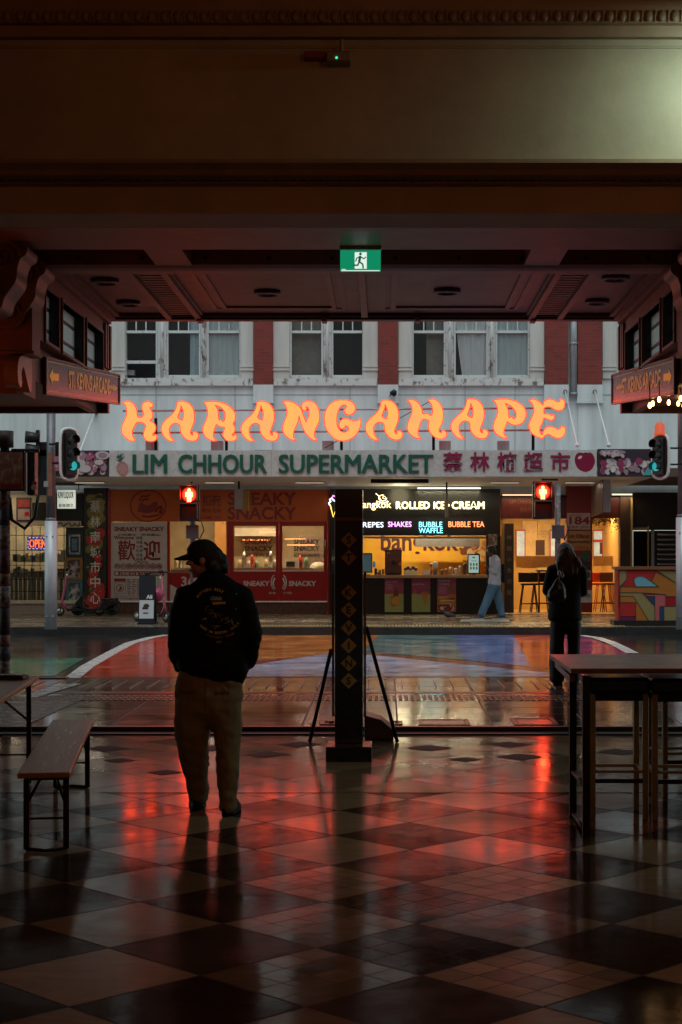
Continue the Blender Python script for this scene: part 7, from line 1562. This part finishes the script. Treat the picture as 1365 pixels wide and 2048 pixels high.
skin('coat', f, coat, wo, .011, 4, .005, (8,8,6))
def f(bm):
    loft(bm, [(X(1131),0,Zm(1225),.17,.13),(X(1131),0,Zm(1250),.178,.135)], n=20)
    loft(bm, [(X(1116),0,Zm(1245),.095,.125),(X(1114.5),0,Zm(1280),.088,.12),(X(1113.5),.01,Zm(1325),.092,.13),(X(1115),.02,Zm(1359),.092,.135)])
    loft(bm, [(X(1148),0,Zm(1245),.092,.125),(X(1148.5),0,Zm(1280),.080,.12),(X(1148.5),.0,Zm(1325),.080,.125),(X(1148.5),.01,Zm(1357),.078,.13)])
skin('trousers', f, trs, wo, .011, 3, .006, (8,8,5))
q = MB(); shoe(q,(X(1119),.06,0),R(6),.26,.095,.08,MATS['shoe_black']); q.build('shoe', None, wo)
q = MB(); shoe(q,(X(1152),.07,0),R(-8),.26,.095,.08,MATS['shoe_black']); q.build('shoe', None, wo)
lhair = mat('long_brown_hair',(.05,.020,.015),.42,var=.6,scale=50,stretch=(1,1,.12),bump=.5,bscale=80)
def f(bm):
    ell(bm,(X(1132),.02,Zm(1100)),(.095,.115,.108)); loft(bm, [(X(1131),-.03,Zm(1098),.09,.08),(X(1134),-.06,Zm(1110),.105,.07),(X(1136),-.085,Zm(1122),.125,.06),(X(1138),-.11,Zm(1135),.115,.05),(X(1140),-.13,Zm(1146),.07,.035)])
    for px, py, r in ((1152,1122,.045),(1157,1127,.035),(1118,1118,.04),(1126,1143,.03),(1150,1141,.035)): ell(bm,(X(px),-.1,Zm(py)),(r,.05,r*1.6))
skin('hair', f, lhair, wo, .009, 3, .010, (26,20,4))
def f(bm): hand(bm,(X(1102),.16,Zm(1190)),(.5,.5,.1),(0,0,1),.92,.9); hand(bm,(X(1158),.16,Zm(1190)),(-.5,.5,.1),(0,0,1),.92,.9)
skin('hands', f, skinm, wo, .0055, 1)
# handbag hanging from her shoulder
lea = mat('bag_leather',(.012,.013,.016),.22,var=.3,scale=12,bump=.35,bscale=25,spec=.7); hbg = thing('handbag','slouchy black leather handbag with silver rings on the left shoulder of the woman','bag',(PX(1111,YW),YW-.2,wz+Zm(1204)))
B = lambda px, py, y: (X(px)-X(1111), y, Zm(py)-Zm(1204))
def f(bm):
    loft(bm, [(*B(1110,1200,0),.105,.055),(*B(1110,1192,-.01),.125,.07),(*B(1111,1180,-.01),.105,.065),(*B(1113,1168,0),.07,.045),(*B(1115,1156,.01),.032,.025)])
    loft(bm, [(*B(1126,1191,.01),.03,.04),(*B(1123,1175,.0),.035,.03),(*B(1119,1160,.01),.02,.018)])
skin('bag_body', f, lea, hbg, .009, 2, .007, (14,10,8))
q = MB(); q.tube([B(1114,1158,-.0),B(1115,1148,.01),B(1114,1136,.03),B(1113,1126,.10),B(1113,1121,.2)],[.012,.012,.014,.016,.016],8,lea); q.tube([B(1121,1160,.0),B(1121,1149,.01),B(1118,1138,.04),B(1115,1127,.10)],[.010]*4,8,lea); q.build('strap', None, hbg)
q = MB(); sil = mat('silver_ring',(.75,.75,.78),.18,metal=1,var=0)
for px, py in ((1115,1145),(1121,1149)): q.tube([(B(px,py,-.035)[0]+.016*math.cos(t),-.035,B(px,py,0)[2]+.03*math.sin(t)) for t in [k*.45 for k in range(14)]],.0055,6,sil,closed=True)
q.hexa([B(1113,1157,-.04),B(1116,1157,-.04),B(1116,1157,-.03),B(1113,1157,-.03),B(1113.5,1146,-.045),B(1116.5,1146,-.045),B(1116.5,1146,-.035),B(1113.5,1146,-.035)],sil); q.build('ring', None, hbg)
# ---------------------------------------------------------------- man walking past the kiosk
YF2 = 36.5; SF_ = F/YF2; fz_ = zfar(YF2); fm_ = thing('person','young man in grey shirt and wide blue jeans walking left past the kiosk','person',(PX(985,YF2),YF2,fz_))
X = lambda px: (px-985)/SF_
Zm = lambda py: (1241-py)/SF_
shirt = mat('grey_shirt',(.46,.46,.52),.75,var=.08,scale=12); jean = mat('blue_denim',(.075,.155,.24),.75,var=.25,scale=10,stretch=(1,1,.5)); HF = T(X(982),0,Zm(1105)) @ Matrix.Rotation(R(-80),4,'Z') @ Matrix.Rotation(R(10),4,'X')
def f(bm):
    head(bm, HF, .98, .10); hand(bm,(X(979),-.10,Zm(1139)),(-.8,0,.5),(-.4,.2,-.8),.95,.8); hand(bm,(X(979),.12,Zm(1141)),(-.85,-.2,.35),(-.3,.2,-.8),.95,.9)
skin('body', f, skind, fm_, .0062, 1)
def f(bm):
    loft(bm, [(X(988),0,Zm(1115),.075,.09),(X(991),0,Zm(1121),.105,.18),(X(991),0,Zm(1133),.125,.20),(X(991),0,Zm(1150),.14,.185),(X(990),0,Zm(1164),.15,.18),(X(989.5),0,Zm(1171),.15,.18)], n=22)
    for sy in (-1,1): loft(bm, [(X(994),sy*.18,Zm(1124),.075,.07),(X(993.5),sy*.215,Zm(1136),.065,.06),(X(990),sy*.2,Zm(1148),.055,.055),(X(985),sy*.16,Zm(1145),.048,.048),(X(980),sy*.12,Zm(1140.5),.04,.04)])
skin('shirt', f, shirt, fm_, .0115, 3, .006, (9,9,7))
def f(bm):
    loft(bm, [(X(990),0,Zm(1164),.13,.16),(X(989),0,Zm(1176),.135,.165)], n=20)
    loft(bm, [(X(986),-.09,Zm(1174),.115,.10),(X(978),-.09,Zm(1195),.105,.09),(X(969),-.09,Zm(1216),.092,.085),(X(962.5),-.09,Zm(1232),.085,.085)])
    loft(bm, [(X(992),.09,Zm(1174),.115,.10),(X(997),.09,Zm(1196),.10,.09),(X(1001),.09,Zm(1216),.088,.085),(X(1005),.09,Zm(1233),.08,.085)])
skin('jeans', f, jean, fm_, .0115, 3, .006, (9,9,7))
snk = mat('sneaker',(.10,.03,.025),.5,var=.3); sol = mat('sneaker_sole',(.6,.57,.53),.5)
q = MB(); shoe(q,(X(957),-.09,.0),R(90),.29,.10,.10,snk,sol); q.build('shoe', None, fm_)
q = MB(); shoe(q,(X(1002),.09,.0),R(90),.29,.10,.10,snk,sol); q.build('shoe', None, fm_)
def f(bm):
    ell(bm,(0,.03,.055),(.088,.105,.085),HF); ell(bm,(0,.07,-.01),(.085,.07,.085),HF); ell(bm,(0,.06,-.06),(.075,.055,.06),HF)
    for sx in (-1,1): ell(bm,(sx*.07,.0,.02),(.025,.05,.06),HF)
skin('hair', f, hairm, fm_, .009, 2, .008, (26,26,14))
q = MB()
for sx in (-1,1): q.ball(HF @ Vector((sx*.032,-.083,.008)), .010, MATS['eye_white'],n=8)
q.build('eyes', None, fm_)
def f(bm): ell(bm,(X(983),0,Zm(1121)),(.05,.055,.07)); ell(bm,(X(981.5),0,Zm(1130)),(.03,.05,.09))
skin('undershirt', f, WHITE, fm_, .01, 2)
def f(bm): loft(bm, [(X(1006),0,Zm(1130),.035,.10),(X(1007),0,Zm(1148),.05,.13),(X(1007),0,Zm(1165),.045,.12)])
o = skin('backpack', f, coat, None, .011, 2); o.location = (PX(985,YF2),YF2,fz_); tag(o,'slim black backpack on the back of the man in the grey shirt','backpack')
q = MB(); q.box(-.005,.005,-.037,.037,-.07,.07,BLACK); o = q.build('phone', None, None, bevel=.003); o.location = (PX(972.5,YF2),YF2-.02,fz_+Zm(1133)); o.rotation_euler = (0,R(-30),0); tag(o,'phone held up by the man in the grey shirt','phone')
# pigeon on the far footpath
YG = GP(898,1243,.31)[1]; pg_ = thing('pigeon','small dark pigeon standing on the far footpath in front of the counter posters','pigeon',(PX(898,YG),YG,zfar(YG)),R(-160)); pm = mat('pigeon_grey',(.035,.035,.042),.5,var=.3,scale=30)
def f(bm):
    loft(bm, [(-.15,0,.10,.02,.03),(-.07,0,.115,.045,.04),(.02,0,.125,.06,.062),(.07,0,.15,.05,.048),(.095,0,.19,.03,.028)], (0,1,0)); ell(bm,(.105,0,.215),(.028,.022,.024)); loft(bm, [(.12,0,.213,.008,.007),(.145,0,.207,.004,.003)], (0,1,0), 8)
skin('body', f, pm, pg_, .006, 2)
q = MB()
for sy in (-.02,.02): q.tube([(.01,sy,.08),(.0,sy,.03),(.01,sy,.004)],.005,6,RED); [q.tube([(.01,sy,.004),(.04,sy+d,.004)],.0035,5,RED) for d in (-.015,0,.015)]
q.build('leg', None, pg_)
# low white strip set in the far pavement by the walking man
q = MB(); P = [GP(922,1240,.325),GP(1018,1240,.325),GP(1020,1243.5,.325),GP(921,1243.5,.325)]; q.poly([(x,y,zfar(y)+.007) for x, y in P], mat('worn_marking',(.32,.32,.31),.4,var=.3)); tag(q.build('pavement_marking', wl), kind='structure')
